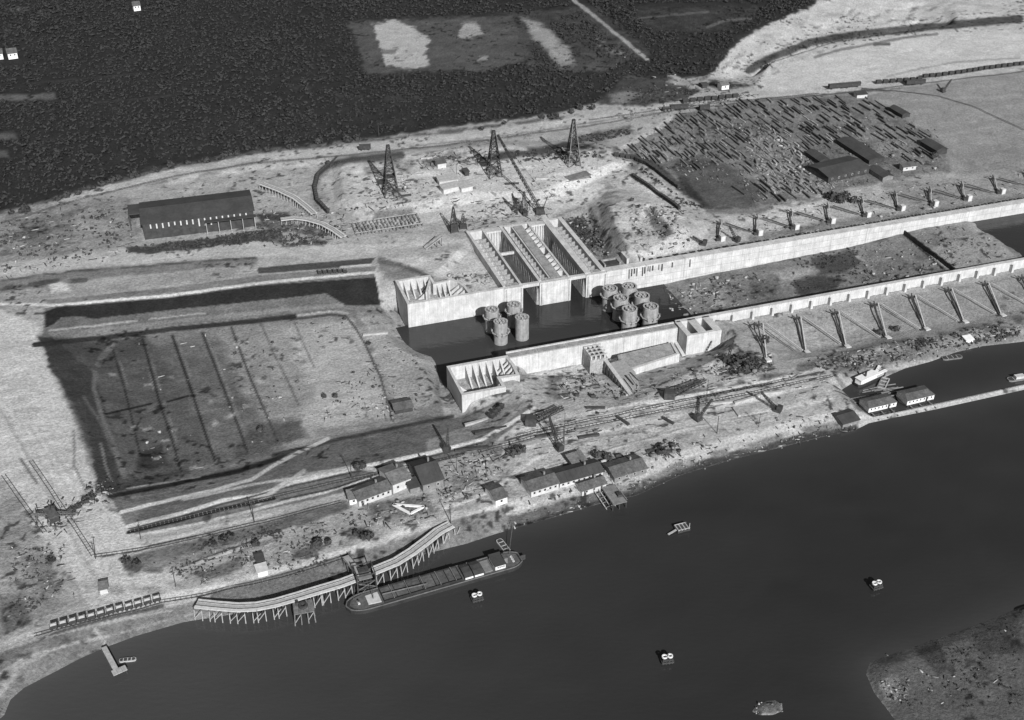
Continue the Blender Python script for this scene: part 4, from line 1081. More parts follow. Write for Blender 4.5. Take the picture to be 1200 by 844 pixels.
# ------------------------------------------------------------------ buildings
def building(name, label, cat, bl, br, depth, wh, rh, wall, roof, style='gable', wins=0, door=False, z=None, oh=.45, winmat='glass', span=None, endwall=None):
    a = G(*bl); b = G(*br)
    zz = min(a.z, b.z) if z is None else z
    a = W(bl[0], bl[1], zz); b = W(br[0], br[1], zz)
    w = (b - a).length
    rz = math.atan2(b.y - a.y, b.x - a.x)
    if style == 'gable_deep':
        rz = LOCK_ANG + .04
        w = max(w, 7.5) if depth > 20 else max(w, 4.5)
    o = thing(name, label, cat, (a.x, a.y, zz), rz)
    D = depth
    m = MB()
    if style == 'gable':                               # ridge along the front
        sec = [(0, -1.0), (D, -1.0), (D, wh), (D / 2, wh + rh), (0, wh)]
        vs = [(0, y, z_) for y, z_ in sec] + [(w, y, z_) for y, z_ in sec]
        n = 5
        m.add(vs, [tuple(range(n)), tuple(range(2 * n - 1, n - 1, -1))] + [(i, n + i, n + (i + 1) % n, (i + 1) % n) for i in range(n)])
    elif style == 'gable_deep':                        # ridge runs away from the front
        sec = [(0, -1.0), (w, -1.0), (w, wh), (w / 2, wh + rh), (0, wh)]
        vs = [(x, 0, z_) for x, z_ in sec] + [(x, D, z_) for x, z_ in sec]
        n = 5
        m.add(vs, [tuple(range(n)), tuple(range(2 * n - 1, n - 1, -1))] + [(i, n + i, n + (i + 1) % n, (i + 1) % n) for i in range(n)])
    else:                                              # mono pitch, rising to the back
        m.add([(0, 0, -1), (w, 0, -1), (w, D, -1), (0, D, -1), (0, 0, wh), (w, 0, wh), (w, D, wh + rh), (0, D, wh + rh)],
              [(3, 2, 1, 0), (4, 5, 6, 7), (0, 1, 5, 4), (1, 2, 6, 5), (2, 3, 7, 6), (3, 0, 4, 7)])
    m.build('wall', M[wall], o)
    t = .22
    def slab(p0, p1, x0, x1, ax):                      # sloping roof slab
        (u0, z0), (u1, z1) = p0, p1
        if ax == 'y':
            vs = [(x0, u0, z0), (x1, u0, z0), (x1, u1, z1), (x0, u1, z1)]
        else:
            vs = [(u0, x0, z0), (u0, x1, z0), (u1, x1, z1), (u1, x0, z1)]
        vs = [(p[0], p[1], p[2] + .04) for p in vs] + [(p[0], p[1], p[2] + t) for p in vs]
        MB().add(vs, [(3, 2, 1, 0), (4, 5, 6, 7), (0, 1, 5, 4), (1, 2, 6, 5), (2, 3, 7, 6), (3, 0, 4, 7)]).build('roof', M[roof], o)
    if style == 'gable':
        k = rh / (D / 2)
        slab((-oh, wh - oh * k), (D / 2, wh + rh), -oh, w + oh, 'y'); slab((D + oh, wh - oh * k), (D / 2 + .01, wh + rh), -oh, w + oh, 'y')
        MB().box(-oh, w + oh, D / 2 - .15, D / 2 + .15, wh + rh + t - .05, wh + rh + t + .08).build('ridge', M[roof], o)
    elif style == 'gable_deep':
        k = rh / (w / 2)
        slab((-oh, wh - oh * k), (w / 2, wh + rh), -oh, D + oh, 'x'); slab((w + oh, wh - oh * k), (w / 2 + .01, wh + rh), -oh, D + oh, 'x')
    else:
        k = rh / D
        slab((-oh, wh - oh * k), (D + oh, wh + rh + oh * k), -oh, w + oh, 'y')
    if name in ('barrack', 'hall') :
        rf = o.children[1]
        ch = MB().box(w * .7 - .35, w * .7 + .35, D * .62 - .35, D * .62 + .35, wh + rh * .4, wh + rh + 1.3).build('chimney', M['board_grey'], rf)
        nb = max(3, int(w / 2.2))
        for i in range(nb):
            x = w * (i + .5) / nb
            k = rh / (D / 2)
            MB().bar((x, -oh, wh - oh * k + t + .02), (x, D / 2, wh + rh + t + .02), .18, .12).build('batten', M[roof], rf)
    for i in range(wins):
        x = w * (i + .6) / (wins + .2)
        hh = min(1.2, wh * .4)
        f = MB().box(x - .55, x + .55, -.08, .0, wh * .42, wh * .42 + hh).build('window', M['offwhite' if winmat == 'glass' else 'board_dark'], o)
        MB().box(x - .42, x + .42, -.11, -.081, wh * .42 + .12, wh * .42 + hh - .12).build('pane', M[winmat], f)
    if door:
        x = w * .08 + .5
        d = MB().box(x - .5, x + .5, -.07, 0, -.2, min(2.1, wh * .8)).build('door', M['board_dark'], o)
        MB().box(x + .28, x + .38, -.12, -.07, .9, 1.05).build('handle', M['steel'], d)
    return o, w

# the big open-ended shed in the north-west
o, w = building('hangar', 'huge dark tarred shed with an open west end and pale window lights along its front', 'shed', (170, 281), (299, 265), 26, 9.5, 2.4, 'board_dark', 'roof_dark', 'gable', z=4.2, oh=.8)
for i in range(17):
    x = 4 + i * (w - 8) / 16
    hgt = random.uniform(1.2, 2.6)
    if i in (8, 9, 10):
        hgt = 3.6
    f = MB().box(x - .35, x + .35, -.12, 0, 7.6 - hgt, 8.4).build('window', M['offwhite'], o)
    MB().box(x - .2, x + .2, -.16, -.121, 7.8 - hgt, 8.2).build('pane', M['offwhite'], f)
MB().box(-7.0, 0.0, 13, 25.5, 9.1, 9.5).build('lean_to_roof', M['roof_dark'], o)
for y in (13.3, 19, 25.2):
    MB().box(-6.9, -6.4, y - .25, y + .25, -1, 9.1).build('post', M['timber_dark'], o)
MB().box(w * .55, w + .9, -4.2, -.85, 7.2, 7.5).build('lean_to_roof', M['roof_dark'], o)
for i in range(5):
    x = w * .56 + i * (w * .44) / 4
    MB().box(x - .15, x + .15, -4.1, -3.8, -1, 7.2).build('post', M['timber_pale'], o)
# timber yard sheds
building('workshop', 'wide dark hipped workshop at the south edge of the timber yard', 'shed', (970, 215), (1018, 203.5), 19, 3.8, 1.6, 'board_dark', 'roof_dark', 'gable', wins=6, door=True)
building('storage_shed', 'long dark storage shed lying end-on behind the wide workshop', 'shed', (1018, 193), (1028, 186.5), 34, 2.6, 1.1, 'board_dark', 'roof_dark', 'gable_deep')
building('storage_shed', 'small dark shed alone on the grey field beyond the timber yard', 'shed', (1057, 139), (1063.5, 136.5), 14, 2.6, 1.2, 'board_dark', 'roof_dark', 'gable_deep')
building('storage_shed', 'narrow dark shed on the east rim of the timber yard', 'shed', (1097, 182), (1105, 178), 16, 3.0, 1.4, 'board_dark', 'roof_dark', 'gable_deep')
building('hut', 'low hut with a white front near the masts, south-east of the timber yard', 'hut', (1058, 201), (1073, 199), 4, 2.6, .8, 'offwhite', 'roof_mid', 'mono', wins=2)
building('storage_shed', 'low dark shed with a tarred roof right in front of the wide workshop corner', 'shed', (1034, 213), (1042, 209), 15, 2.6, 1.0, 'board_grey', 'roof_dark', 'gable_deep')
building('storage_shed', 'dark lean shed wedged among the planks west of the long storage shed', 'shed', (960, 194), (969.5, 191), 15, 2.8, 1.2, 'board_dark', 'roof_dark', 'gable_deep')
building('hut', 'small white hut below the dune near the railway sidings', 'hut', (845.5, 105.8), (854, 104.6), 6, 3.2, 1.2, 'white', 'roof_grey', 'gable', wins=1)
building('hut', 'tiny dark hut beside the white hut by the sidings', 'hut', (823, 104), (829, 103), 5, 2.4, .8, 'board_dark', 'roof_dark', 'gable')
building('hut', 'low pale hut at the very edge of the grey field by the sidings', 'hut', (1004, 115.5), (1016, 114.5), 5, 2.4, .7, 'offwhite', 'roof_dark', 'mono')
for (bl, br, dd, lab) in (((10, 68.5), (21, 67), 9, 'white cottage in the dune wood, the eastern one of two'), ((-9, 69.5), (4, 68), 9, 'white cottage in the dune wood, cut by the picture edge'), ((157, 12), (165, 11), 7, 'lone white hut high up in the dune wood')):
    building('cottage', lab, 'house', bl, br, dd, 3.4, 2.2, 'white', 'roof_mid', 'gable', wins=2, z=8.5)
# yard between lock and canal
building('hut', 'small white hut with a dark porch, the western end of the barrack group', 'hut', (410, 592), (420, 590), 4.5, 2.6, .9, 'white', 'roof_grey', 'mono', wins=1)
building('barrack', 'long grey-roofed barrack with a pale front next to the small white hut', 'barrack', (421, 594), (459, 580), 8.0, 3.0, 1.5, 'offwhite', 'roof_mid', 'gable', wins=6, door=True)
building('barrack', 'short grey-roofed barrack between the long barrack and the tarred hall', 'barrack', (461, 579), (482, 571), 11.5, 4.6, 1.6, 'offwhite', 'roof_grey', 'gable', wins=2)
building('hall', 'dark-roofed hall with a grey sloping front roof, largest of the yard buildings', 'hall', (496, 577.5), (520, 570.5), 15, 4.0, 3.4, 'board_grey', 'roof_dark', 'gable', wins=2)
building('lean_to', 'little dark lean-to against the west side of the tarred hall', 'shed', (481, 579), (492, 576), 5, 2.6, .6, 'board_grey', 'roof_dark', 'mono')
building('hut', 'hut with a bright white gable by the quay track, east of the tarred hall', 'hut', (581, 594), (594.5, 589.5), 9, 3.2, 1.3, 'white', 'roof_mid', 'gable', wins=1)
building('barrack', 'squat grey-roofed quay shed with a pale window front', 'quay shed', (622.5, 583.5), (654.5, 573.5), 9.0, 3.2, 1.5, 'offwhite', 'roof_mid', 'gable', wins=5)
building('barrack', 'longest dark-roofed quay shed with a narrow white eaves wall', 'quay shed', (656, 573), (706.5, 559), 8.5, 2.8, 1.5, 'offwhite', 'roof_dark', 'gable', wins=8)
building('barrack', 'small quay shed standing in front of the longest one, near the landing stage', 'quay shed', (682, 581.5), (710, 572.5), 6.0, 2.6, 1.3, 'offwhite', 'roof_mid', 'gable', wins=3, door=True)
building('barrack', 'quay shed with a ribbed dark roof beside the landing stage', 'quay shed', (720, 566.5), (757.5, 555), 9.5, 2.8, 1.6, 'board_grey', 'roof_mid', 'gable', wins=4)
building('hut', 'little grey hut behind the longest quay shed', 'hut', (672, 551), (688, 546), 6, 2.4, .8, 'board_grey', 'roof_grey', 'mono', wins=1)
building('hut', 'dark shed with a grey front at the root of the thin mole', 'shed', (987, 503), (1006, 497.5), 9.0, 2.6, 1.2, 'board_grey', 'roof_dark', 'gable')
building('hut', 'tiny pale box hut at the crossing of the sandy tracks', 'hut', (118, 697.5), (127, 695.5), 3.2, 2.4, .4, 'offwhite', 'roof_grey', 'mono')
building('hut', 'white box hut at the edge of the grass slope above the trestle', 'hut', (303, 677), (314, 674), 3.4, 2.4, .4, 'white', 'offwhite', 'mono')
building('hut', 'low dark box hut on the scrub above the trestle', 'hut', (302, 664), (310, 662), 3.0, 2.4, .3, 'board_dark', 'roof_dark', 'mono')
building('hut', 'white box by the basin shore east of the rubble', 'hut', (1132, 402.5), (1140, 401), 3, 1.6, .4, 'white', 'white', 'mono')
building('hut', 'half-ruined dark hut on the edge of the channel bed', 'hut', (463, 486), (484, 482), 7, 2.4, 1.0, 'board_dark', 'roof_mid', 'gable')
building('hut', 'pale plank hut close to the western derrick', 'hut', (515, 218.5), (537, 215.5), 6, 3.0, .8, 'offwhite', 'sandheap', 'mono')
building('hut', 'pale plank hut just in front of the other pale plank hut, near the western derrick', 'hut', (520, 228), (540, 223.5), 5, 3.0, .8, 'offwhite', 'sandheap', 'mono')
building('hut', 'short pale hut at the east end of the two plank huts', 'hut', (541, 226), (554, 223), 5, 2.6, .6, 'offwhite', 'sandheap', 'mono')
building('hut', 'pale hut behind the western derrick beside dark stacks', 'hut', (513, 198), (523, 196.5), 5, 3.0, .8, 'offwhite', 'roof_mid', 'mono')
building('shed', 'grey open roof lying on the sand edge below the eastern derrick', 'shed', (668, 215), (692, 208.5), 5, 1.8, .4, 'timber', 'roof_grey', 'mono')
building('hut', 'dark tiny hut on the rim of the western fill, by the shrubs', 'hut', (545, 207), (550, 206), 4, 2.6, .6, 'board_dark', 'roof_dark', 'mono')

# ------------------------------------------------------------------ houseboats, tug, raft
def houseboat(label, bl, br, depth):
    a = W(bl[0], bl[1], 0.6); b = W(br[0], br[1], 0.6)
    w = (b - a).length
    o = thing('houseboat', label, 'houseboat', (a.x, a.y, 0), math.atan2(b.y - a.y, b.x - a.x))
    MB().prism([(-1.5, depth * .5), (0, -.5), (w, -.5), (w + 1.5, depth * .5), (w, depth + .5), (0, depth + .5)], -1.0, .7).build('hull', M['hull'], o)
    MB().box(0, w, 0, depth, .7, 3.0).build('wall', M['white'], o)
    r = MB()
    r.add([(-.3, -.3, 3.0), (w + .3, -.3, 3.0), (w + .3, depth + .3, 3.0), (-.3, depth + .3, 3.0), (1.2, depth / 2, 4.1), (w - 1.2, depth / 2, 4.1)], [(0, 1, 5, 4), (1, 2, 5), (2, 3, 4, 5), (3, 0, 4), (3, 2, 1, 0)])
    r.build('roof', M['roof_mid'], o)
    for i in range(7):
        x = w * (i + .7) / 7.5
        f = MB().box(x - .4, x + .4, -.06, 0, 1.6, 2.6).build('window', M['offwhite'], o)
        MB().box(x - .28, x + .28, -.09, -.061, 1.7, 2.5).build('pane', M['glass'], f)
    MB().box(w * .72 - .45, w * .72 + .45, -.10, 0, .75, 2.7).build('door', M['board_dark'], o)
    for x in (1.0, w * .4, w * .75):
        MB().box(x, x + .6, -6.2, -.5, .55, .72).build('gangplank', M['timber'], o)
    return o
houseboat('dark-roofed houseboat moored inside the thin mole, nearer its root', (1017.5, 484), (1050, 476.5), 7.0)
houseboat('grey-roofed houseboat with a bright white side moored farther out along the thin mole', (1062.5, 475.5), (1094, 468), 7.5)
def hull_poly(Ln, B, bow=.18, stern=.12):
    pts = []
    for i in range(9):
        t = i / 8
        pts.append((Ln * (1 - bow) + Ln * bow * t, -B / 2 * math.sqrt(max(0, 1 - t ** 2.2))))
    pts += [(p[0], -p[1]) for p in pts[-2::-1]]
    for i in range(6):
        t = i / 5
        pts.append((Ln * stern * (1 - t), B / 2 * (1 - .45 * t ** 2)))
    pts += [(Ln * stern * (i / 5), -B / 2 * (1 - .45 * (1 - i / 5) ** 2)) for i in range(6)]
    return pts
a = W(1003, 451, 0.8); b = W(1036, 436, 0.8)
t = thing('tugboat', 'small white-decked tug with a raked white gangway, moored at the head of the basin', 'tugboat', (a.x, a.y, 0), math.atan2(b.y - a.y, b.x - a.x))
lt = (b - a).length
MB().prism(hull_poly(lt, 4.4), -1, 1.2).build('hull', M['hull'], t)
MB().prism([(x * .94 + .4, y * .86) for x, y in hull_poly(lt, 4.4)], 1.2, 1.34).build('deck', M['offwhite'], t)
MB().prism([(1.2, -1.7), (lt * .62, -1.7), (lt * .68, 0), (lt * .62, 1.7), (1.2, 1.7)], 1.34, 3.2).build('cabin', M['white'], t)
MB().prism([(.9, -1.95), (lt * .64, -1.95), (lt * .71, 0), (lt * .64, 1.95), (.9, 1.95)], 3.2, 3.4).build('canopy', M['white'], t)
MB().cyl((lt * .3, 0, 3.4), (lt * .3, 0, 5.6), .5, n=10).build('funnel', M['steel'], t)
MB().cyl((lt * .8, 0, 1.3), (lt * .8, 0, 6.5), .12, .07, n=6).build('mast', M['timber'], t)
p0 = W(1021, 441, 1.8); p1 = W(1037, 436, 2.2)
gw = MB().bar((p0.x, p0.y, 1.6), (p1.x + 1, p1.y + 1.5, 2.3), 1.6, .25).build('gangway', M['white']); tag(gw, 'white gangway leading from the tug to the basin shore', 'gangway')
p0 = W(1026, 437, 3); p1 = W(1031, 429, 3)
gw = MB().bar((p0.x, p0.y, 2.6), (p1.x, p1.y, 3.2), 1.4, .25).build('gangway', M['white']); tag(gw, 'short white gangway rising up the bank behind the tug', 'gangway')
rf = thing('log_raft', 'loose raft of floating logs between the tug and the dark-roofed houseboat', 'raft', W(1022, 464, 0), R(16))
for i in range(26):
    Lg = random.uniform(6, 11)
    x, y = random.uniform(-12, 12), random.uniform(-4.5, 5.5)
    MB().cyl((x - Lg / 2, y, random.uniform(.1, .28)), (x + Lg / 2, y + random.uniform(-.8, .8), random.uniform(.1, .28)), .28, n=6).build('log', M['timber'], rf)
fb = thing('work_float', 'open timber float with a pale rim lying beside the tug', 'float', W(1035, 450, 0), R(62))
for x0, x1, y0, y1 in ((-4.5, 4.5, -1.8, -1.4), (-4.5, 4.5, 1.4, 1.8), (-4.5, -4.1, -1.4, 1.4), (4.1, 4.5, -1.4, 1.4)):
    MB().box(x0, x1, y0, y1, -.4, .8).build('side', M['timber_pale' if y0 < 0 else 'timber'], fb)
MB().box(-4.1, 4.1, -1.4, 1.4, -.3, .25).build('bottom', M['timber'], fb)
for x in (-1.5, 1.5):
    MB().box(x - .15, x + .15, -1.4, 1.4, .3, .7).build('thwart', M['timber_pale'], fb)
def rowboat(label, px, py, rz, ln=9.0, mat='timber', z=0.0, cabin=False):
    p = W(px, py, z)
    o = thing('boat', label, 'boat', (p.x, p.y, z), rz)
    hp = hull_poly(ln, ln * .3)
    MB().prism(hp, -.4, .55).build('hull', M[mat], o)
    MB().prism([(x * .9 + ln * .04, y * .78) for x, y in hp], .55, .6).build('deck', M['board_dark'], o)
    for k in (.25, .5, .72):
        MB().box(ln * k - .15, ln * k + .15, -ln * .11, ln * .11, .6, .72).build('thwart', M['timber_pale'], o)
    if cabin:
        MB().box(ln * .3, ln * .7, -ln * .1, ln * .1, .6, 1.9).build('cabin', M['offwhite'], o)
    return o
rowboat('blunt grey boat by the mole at the eastern picture edge', 1181, 446, R(14), 11, 'board_grey', cabin=True)
rowboat('half-sunk flat boat lying against the basin shore', 1104, 421, R(12), 10, 'timber')
rowboat('rowing boat tied beside the T-shaped jetty', 140, 775, R(8), 5.5, 'timber_pale')
rowboat('pale flat punt nosing into the quay west of the barge stern', 584, 633, R(-62), 8.5, 'timber_pale')

# ------------------------------------------------------------------ the barge
bow = W(405.5, 711.5, 1.5); stn = W(609, 653.5, 1.5)
LB = (bow - stn).length; ang = math.atan2(bow.y - stn.y, bow.x - stn.x)
bg_ = thing('river_barge', 'long black river barge with an open hold and white cabin moored at the trestle', 'barge', (stn.x, stn.y, 0), ang)
BW_ = 8.6
hp = hull_poly(LB, BW_, .13, .07)
MB().prism(hp, -1.5, 1.7).build('hull', M['hull'], bg_)
gun = MB()
n = len(hp)
for i in range(n):
    p, q = hp[i], hp[(i + 1) % n]
    gun.bar((p[0], p[1], 1.85), (q[0], q[1], 1.85), .3, .35)
gun.build('gunwale', M['steel_grey'], bg_)
hx0, hx1 = LB * .36, LB * .80
MB().box(LB * .105, LB * .165, -3.2, 3.2, 1.72, 3.6).build('cabin', M['white'], bg_)
MB().box(LB * .10, LB * .17, -3.5, 3.5, 3.6, 3.8).build('cabin_roof', M['roof_dark'], bg_)
MB().box(LB * .08, LB * .10, -1.2, 1.2, 1.72, 4.3).build('wheelhouse', M['timber'], bg_)
MB().box(LB * .076, LB * .104, -1.4, 1.4, 4.3, 4.45).build('wheelhouse_roof', M['roof_mid'], bg_)
for i in range(4):
    x = LB * (.115 + i * .0115)
    f = MB().box(x - .22, x + .22, 3.2, 3.26, 2.4, 3.1).build('window', M['glass'], bg_)
MB().box(LB * .18, LB * .225, -3.0, 3.0, 1.72, 2.1).build('after_deck', M['board_grey'], bg_)
for i, (x0, x1) in enumerate(((.235, .29), (.296, .345))):
    m = MB()
    x0 *= LB; x1 *= LB
    sec = [(-3.5, 1.72), (3.5, 1.72), (3.5, 2.6), (1.4, 3.15), (-1.4, 3.15), (-3.5, 2.6)]
    vs = [(x0, y, z) for y, z in sec] + [(x1, y, z) for y, z in sec]
    m.add(vs, [tuple(range(6)), tuple(range(11, 5, -1))] + [(k, 6 + k, 6 + (k + 1) % 6, (k + 1) % 6) for k in range(6)])
    hc = m.build('hatch_cover', M['hatch'], bg_)
    MB().box(x0 + .1, x1 - .1, 3.5, 3.62, 1.75, 2.5).build('white_coaming', M['white'], hc)
for sgn in (-1, 1):
    MB().box(hx0, hx1, sgn * 3.55 - .12, sgn * 3.55 + .12, 1.7, 2.75).build('coaming', M['hull'], bg_)
for i in range(6):
    x0 = hx0 + (hx1 - hx0) * i / 6; x1 = hx0 + (hx1 - hx0) * (i + 1) / 6
    MB().box(x0 + .06, x1 - .06, -3.42, 3.42, 1.72, 2.12 + .05 * (i % 3)).build('hold_floor', M['hold'], bg_)
    MB().box(x0 - .08, x0 + .05, -3.43, 3.43, 1.72, 2.7).build('bulkhead', M['hull'], bg_)
MB().box(hx1, hx1 + .2, -3.6, 3.6, 1.7, 2.8).build('bulkhead', M['hull'], bg_)
MB().prism([(LB * .815, -2.6), (LB * .885, -2.2), (LB * .885, 2.2), (LB * .815, 2.6)], 1.72, 2.0).build('fore_hatch', M['offwhite'], bg_)
MB().prism([(x * .97 + LB * .01, y * .9) for x, y in hp], 1.7, 1.715).build('deck', M['hold'], bg_)
MB().cyl((LB * .93, -.9, 1.9), (LB * .93, .9, 1.9), .45, n=10).build('windlass', M['offwhite'], bg_)
MB().box(LB * .925, LB * .935, -.15, .15, 1.72, 3.0).build('windlass_post', M['steel'], bg_)
MB().cyl((LB * .85, 0, 2.0), (LB * .85, 0, 8.0), .16, .1, n=6).build('mast', M['timber_dark'], bg_)
for y in (-1.2, 0, 1.2):
    MB().ring(LB * .045, y, .3, .5, 1.72, 2.05, 10).build('mooring_bitt', M['offwhite'], bg_)
MB().box(-2.2, .4, -.12, .12, -1.2, 2.2).build('rudder', M['timber_dark'], bg_)
for (x0, y0, x1, y1) in ((LB * .95, -2.0, LB * .90, -10), (LB * .9, -3.4, LB * .72, -12), (LB * .05, -2.4, -4, -16)):
    MB().bar((x0, y0, 2.1), (x1, y1, 3.4), .12).build('mooring_rope', M['timber'], bg_)
for i in range(5):
    x = hx0 + (hx1 - hx0) * (.08 + .2 * i)
    MB().bar((x, -3.5, 2.95), (x, 3.5, 2.95), .25, .25).build('hold_beam', M['timber'], bg_)
MB().bar((LB * .80, .3, 3.0), (LB * .55, 1.2, 2.9), .3, .3).build('boom', M['timber'], bg_)

# ------------------------------------------------------------------ dolphins in the canal
def dolphin(px, py, rz, label):
    p = W(px, py, 2.0)
    o = thing('mooring_dolphin', label, 'mooring dolphin', (p.x, p.y, 0), rz, 'timber mooring dolphins in the canal')
    for i, (x, y) in enumerate(((-1.5, -.9), (-.5, -1.0), (.5, -1.0), (1.5, -.9), (-1.5, .9), (-.5, 1.0), (.5, 1.0), (1.5, .9))):
        MB().cyl((x * 1.12, y * 1.25, -3), (x, y, 2.3), .26, .22, n=7).build('pile', M['timber_dark'], o)
    for y in (-1.3, 1.3):
        MB().box(-2.0, 2.0, y - .15, y + .15, .5, 1.0).build('waling', M['timber_dark'], o)
    for x in (-1.95, 1.95):
        MB().box(x - .15, x + .15, -1.15, 1.15, .5, 1.0).build('waling', M['timber_dark'], o)
    MB().box(-1.8, 1.8, -1.1, 1.1, 1.2, 1.9).build('deck', M['timber_dark'], o)
    for x in (-.95, .95):
        r = MB().ring(x, 0, .55, .95, 2.32, 2.75, 12).build('white_ring', M['white'], o)
    MB().bar((-.5, -.5, 2.6), (.5, .5, 2.6), .3).build('cross_beam', M['white'], o)
    return o
dolphin(559, 698, R(22), 'mooring dolphin with white rings close beside the barge')
dolphin(1027.5, 684, R(22), 'mooring dolphin with white rings nearest the grassy spit')
dolphin(782, 770.5, R(10), 'mooring dolphin with white rings in the open canal, nearest the camera')
o = thing('mooring_raft', 'dark timber raft with a pale grid and a plank, afloat off the landing stage', 'raft', W(799, 619, .5), R(20))
MB().box(-2.6, 2.6, -1.9, 1.9, -.4, .5).build('float', M['timber_dark'], o)
for i in range(4):
    MB().box(-2.3 + i * 1.4, -1.9 + i * 1.4, -1.8, 1.8, .5, .75).build('beam', M['timber_pale'], o)
MB().box(-2.4, 2.5, -1.75, -1.5, .76, .95).build('rail', M['timber_pale'], o)
MB().box(-2.4, 2.5, 1.5, 1.75, .76, .95).build('rail', M['timber_pale'], o)
MB().box(2.2, 2.4, -1.6, -1.4, .95, 3.0).build('post', M['timber_pale'], o)
MB().bar((-2.5, -.5, .4), (-6.5, -1.6, .1), .8, .15).build('plank', M['timber_pale'], o)

# ------------------------------------------------------------------ timber trestle on the canal
path = [(230, 707), (253, 709.5), (278, 711.5), (300, 710.5), (323, 706), (347, 699), (375, 690.5), (400, 683), (416, 677)]
path2 = [(437, 669), (464, 658), (483, 646), (501, 632.5), (514, 622), (528, 614.5)]
ZD = 5.0
def trestle(label, pts, name='trestle', piles=True, zd=ZD, wdt=4.6, step=2.7, cat='trestle'):
    P3 = [W(x, y, zd) for x, y in pts]
    o = thing(name, label, cat, (P3[0].x, P3[0].y, 0))
    Q = [p - P3[0] for p in P3]
    for i in range(len(Q) - 1):
        a, b = Q[i], Q[i + 1]
        d = (b - a); ln = d.length; d.normalize(); nrm = Vector((-d.y, d.x, 0))
        for off, w_, h_, mt in ((-wdt * .33, wdt * .3, .3, 'timber_bleached'), (wdt * .33, wdt * .3, .3, 'timber_bleached'), (0, wdt * .3, .2, 'timber_pale')):
            MB().bar(a + nrm * off + Vector((0, 0, zd - .15)), b + d * .3 + nrm * off + Vector((0, 0, zd - .15 + .01 * (i % 2))), w_, h_).build('deck_board', M[mt], o)
        for off in (-wdt * .2, wdt * .2):
            MB().bar(a + nrm * off + Vector((0, 0, zd + .12)), b + nrm * off + Vector((0, 0, zd + .12)), .1, .14).build('rail', M['steel'], o)
        if not piles:
            continue
        k = 0.0
        while k < ln:
            c = a + d * k
            wp = P3[0] + c
            gz = ground_z(wp.x, wp.y)
            if gz < zd - 1.2:
                for off in (-wdt * .55, wdt * .45):
                    base = c + nrm * off * 1.25
                    MB().cyl((base.x, base.y, -3.0), (c.x + nrm.x * off, c.y + nrm.y * off, zd - .3), .2, .17, n=6).build('pile', M['timber_pale'], o)
                MB().bar(c - nrm * wdt * .6 + Vector((0, 0, zd - .45)), c + nrm * wdt * .5 + Vector((0, 0, zd - .45)), .3, .35).build('cap_beam', M['timber'], o)
                if int(k / step) % 2 == 0:
                    e = c + d * step
                    off = -wdt * .57
                    MB().bar(c + nrm * off * 1.2 + Vector((0, 0, 1.0)), e + nrm * off + Vector((0, 0, zd - 1.0)), .2).build('brace', M['timber_pale'], o)
            k += step
    return o
trestle('pale curved timber loading trestle on piles along the canal bank, west of the tipping tower', path)
trestle('timber trestle on piles climbing back to the quay, east of the tipping tower', path2)
p = W(355, 709, ZD)
o = thing('tipping_stage', 'square tipping stage on splayed piles bulging from the curved trestle', 'platform', (p.x, p.y, 0), R(14))
for x0 in (-3.4, -1.7, 0, 1.7):
    MB().box(x0 + .04, x0 + 1.66, -3.6, 2.4, ZD - .6, ZD - .3 + .02 * (x0 > 0)).build('deck_board', M['timber'], o)
for x in (-3.2, -1.1, 1.1, 3.2):
    for y in (-3.4, -.8, 2.0):
        MB().cyl((x * 1.15, y * 1.2 - .6, -3), (x, y, ZD - .6), .25, .2, n=6).build('pile', M['timber'], o)
for x0, x1 in ((-3.2, -1.1), (1.1, 3.2)):
    MB().bar((x0, -3.5, .8), (x1, -3.5, ZD - .8), .2).build('brace', M['timber_pale'], o)
MB().ring(0, -.5, .9, 1.6, ZD - .28, ZD + .7, 8).build('hopper', M['timber_dark'], o)
MB().box(-2.4, -1.4, .4, 1.6, ZD - .28, ZD + 1.0).build('winch_box', M['timber_dark'], o)
p = W(428, 684, 2)
o = thing('tipping_tower', 'dark timber tipping tower between the two trestles at the barge bow', 'tower', (p.x, p.y, 0), R(20))
for x in (-3.2, 3.2):
    for y in (-3.0, 3.2):
        MB().cyl((x * 1.1, y * 1.1, -3), (x, y, 9.0), .3, .24, n=6).build('leg', M['timber_dark'], o)
for z in (2.4, 5.4, 8.6):
    for y in (-3.0, 3.2):
        MB().bar((-3.3, y, z), (3.3, y, z), .3).build('beam', M['timber_dark'], o)
    for x in (-3.2, 3.2):
        MB().bar((x, -3.1, z + .3), (x, 3.3, z + .3), .3).build('beam', M['timber_dark'], o)
for sx in (-1, 1):
    MB().bar((-3.2 * sx, -3.0, 2.4), (3.2 * sx, -3.0, 5.4), .2).build('brace', M['timber'], o)
MB().box(-2.4, 2.4, -2.0, 2.6, 5.75, 6.0).build('deck_board', M['board_grey'], o)
MB().box(-1.8, 1.8, .2, 2.6, 6.0, 7.6).build('bin', M['timber_dark'], o)
p0 = W(404.5, 652, 5.0); p1 = W(422, 674, 6.2)
o = thing('gangway', 'pale timber gangway crossing from the quay track to the tipping tower', 'gangway', (p0.x, p0.y, 0))
q = p1 - p0
MB().bar((0, 0, 5.0), (q.x, q.y, 6.4), 2.6, .25).build('deck_board', M['timber_pale'], o)
nn = Vector((-q.y, q.x, 0)).normalized()
for sgn in (-1.3, 1.3):
    MB().bar((nn.x * sgn, nn.y * sgn, 5.7), (q.x + nn.x * sgn, q.y + nn.y * sgn, 7.1), .18).build('handrail', M['timber'], o)
    for k in (.1, .4, .7, .95):
        MB().bar((q.x * k + nn.x * sgn, q.y * k + nn.y * sgn, -1.5), (q.x * k + nn.x * sgn, q.y * k + nn.y * sgn, 5.7 + 1.4 * k), .25).build('post', M['timber_dark'], o)
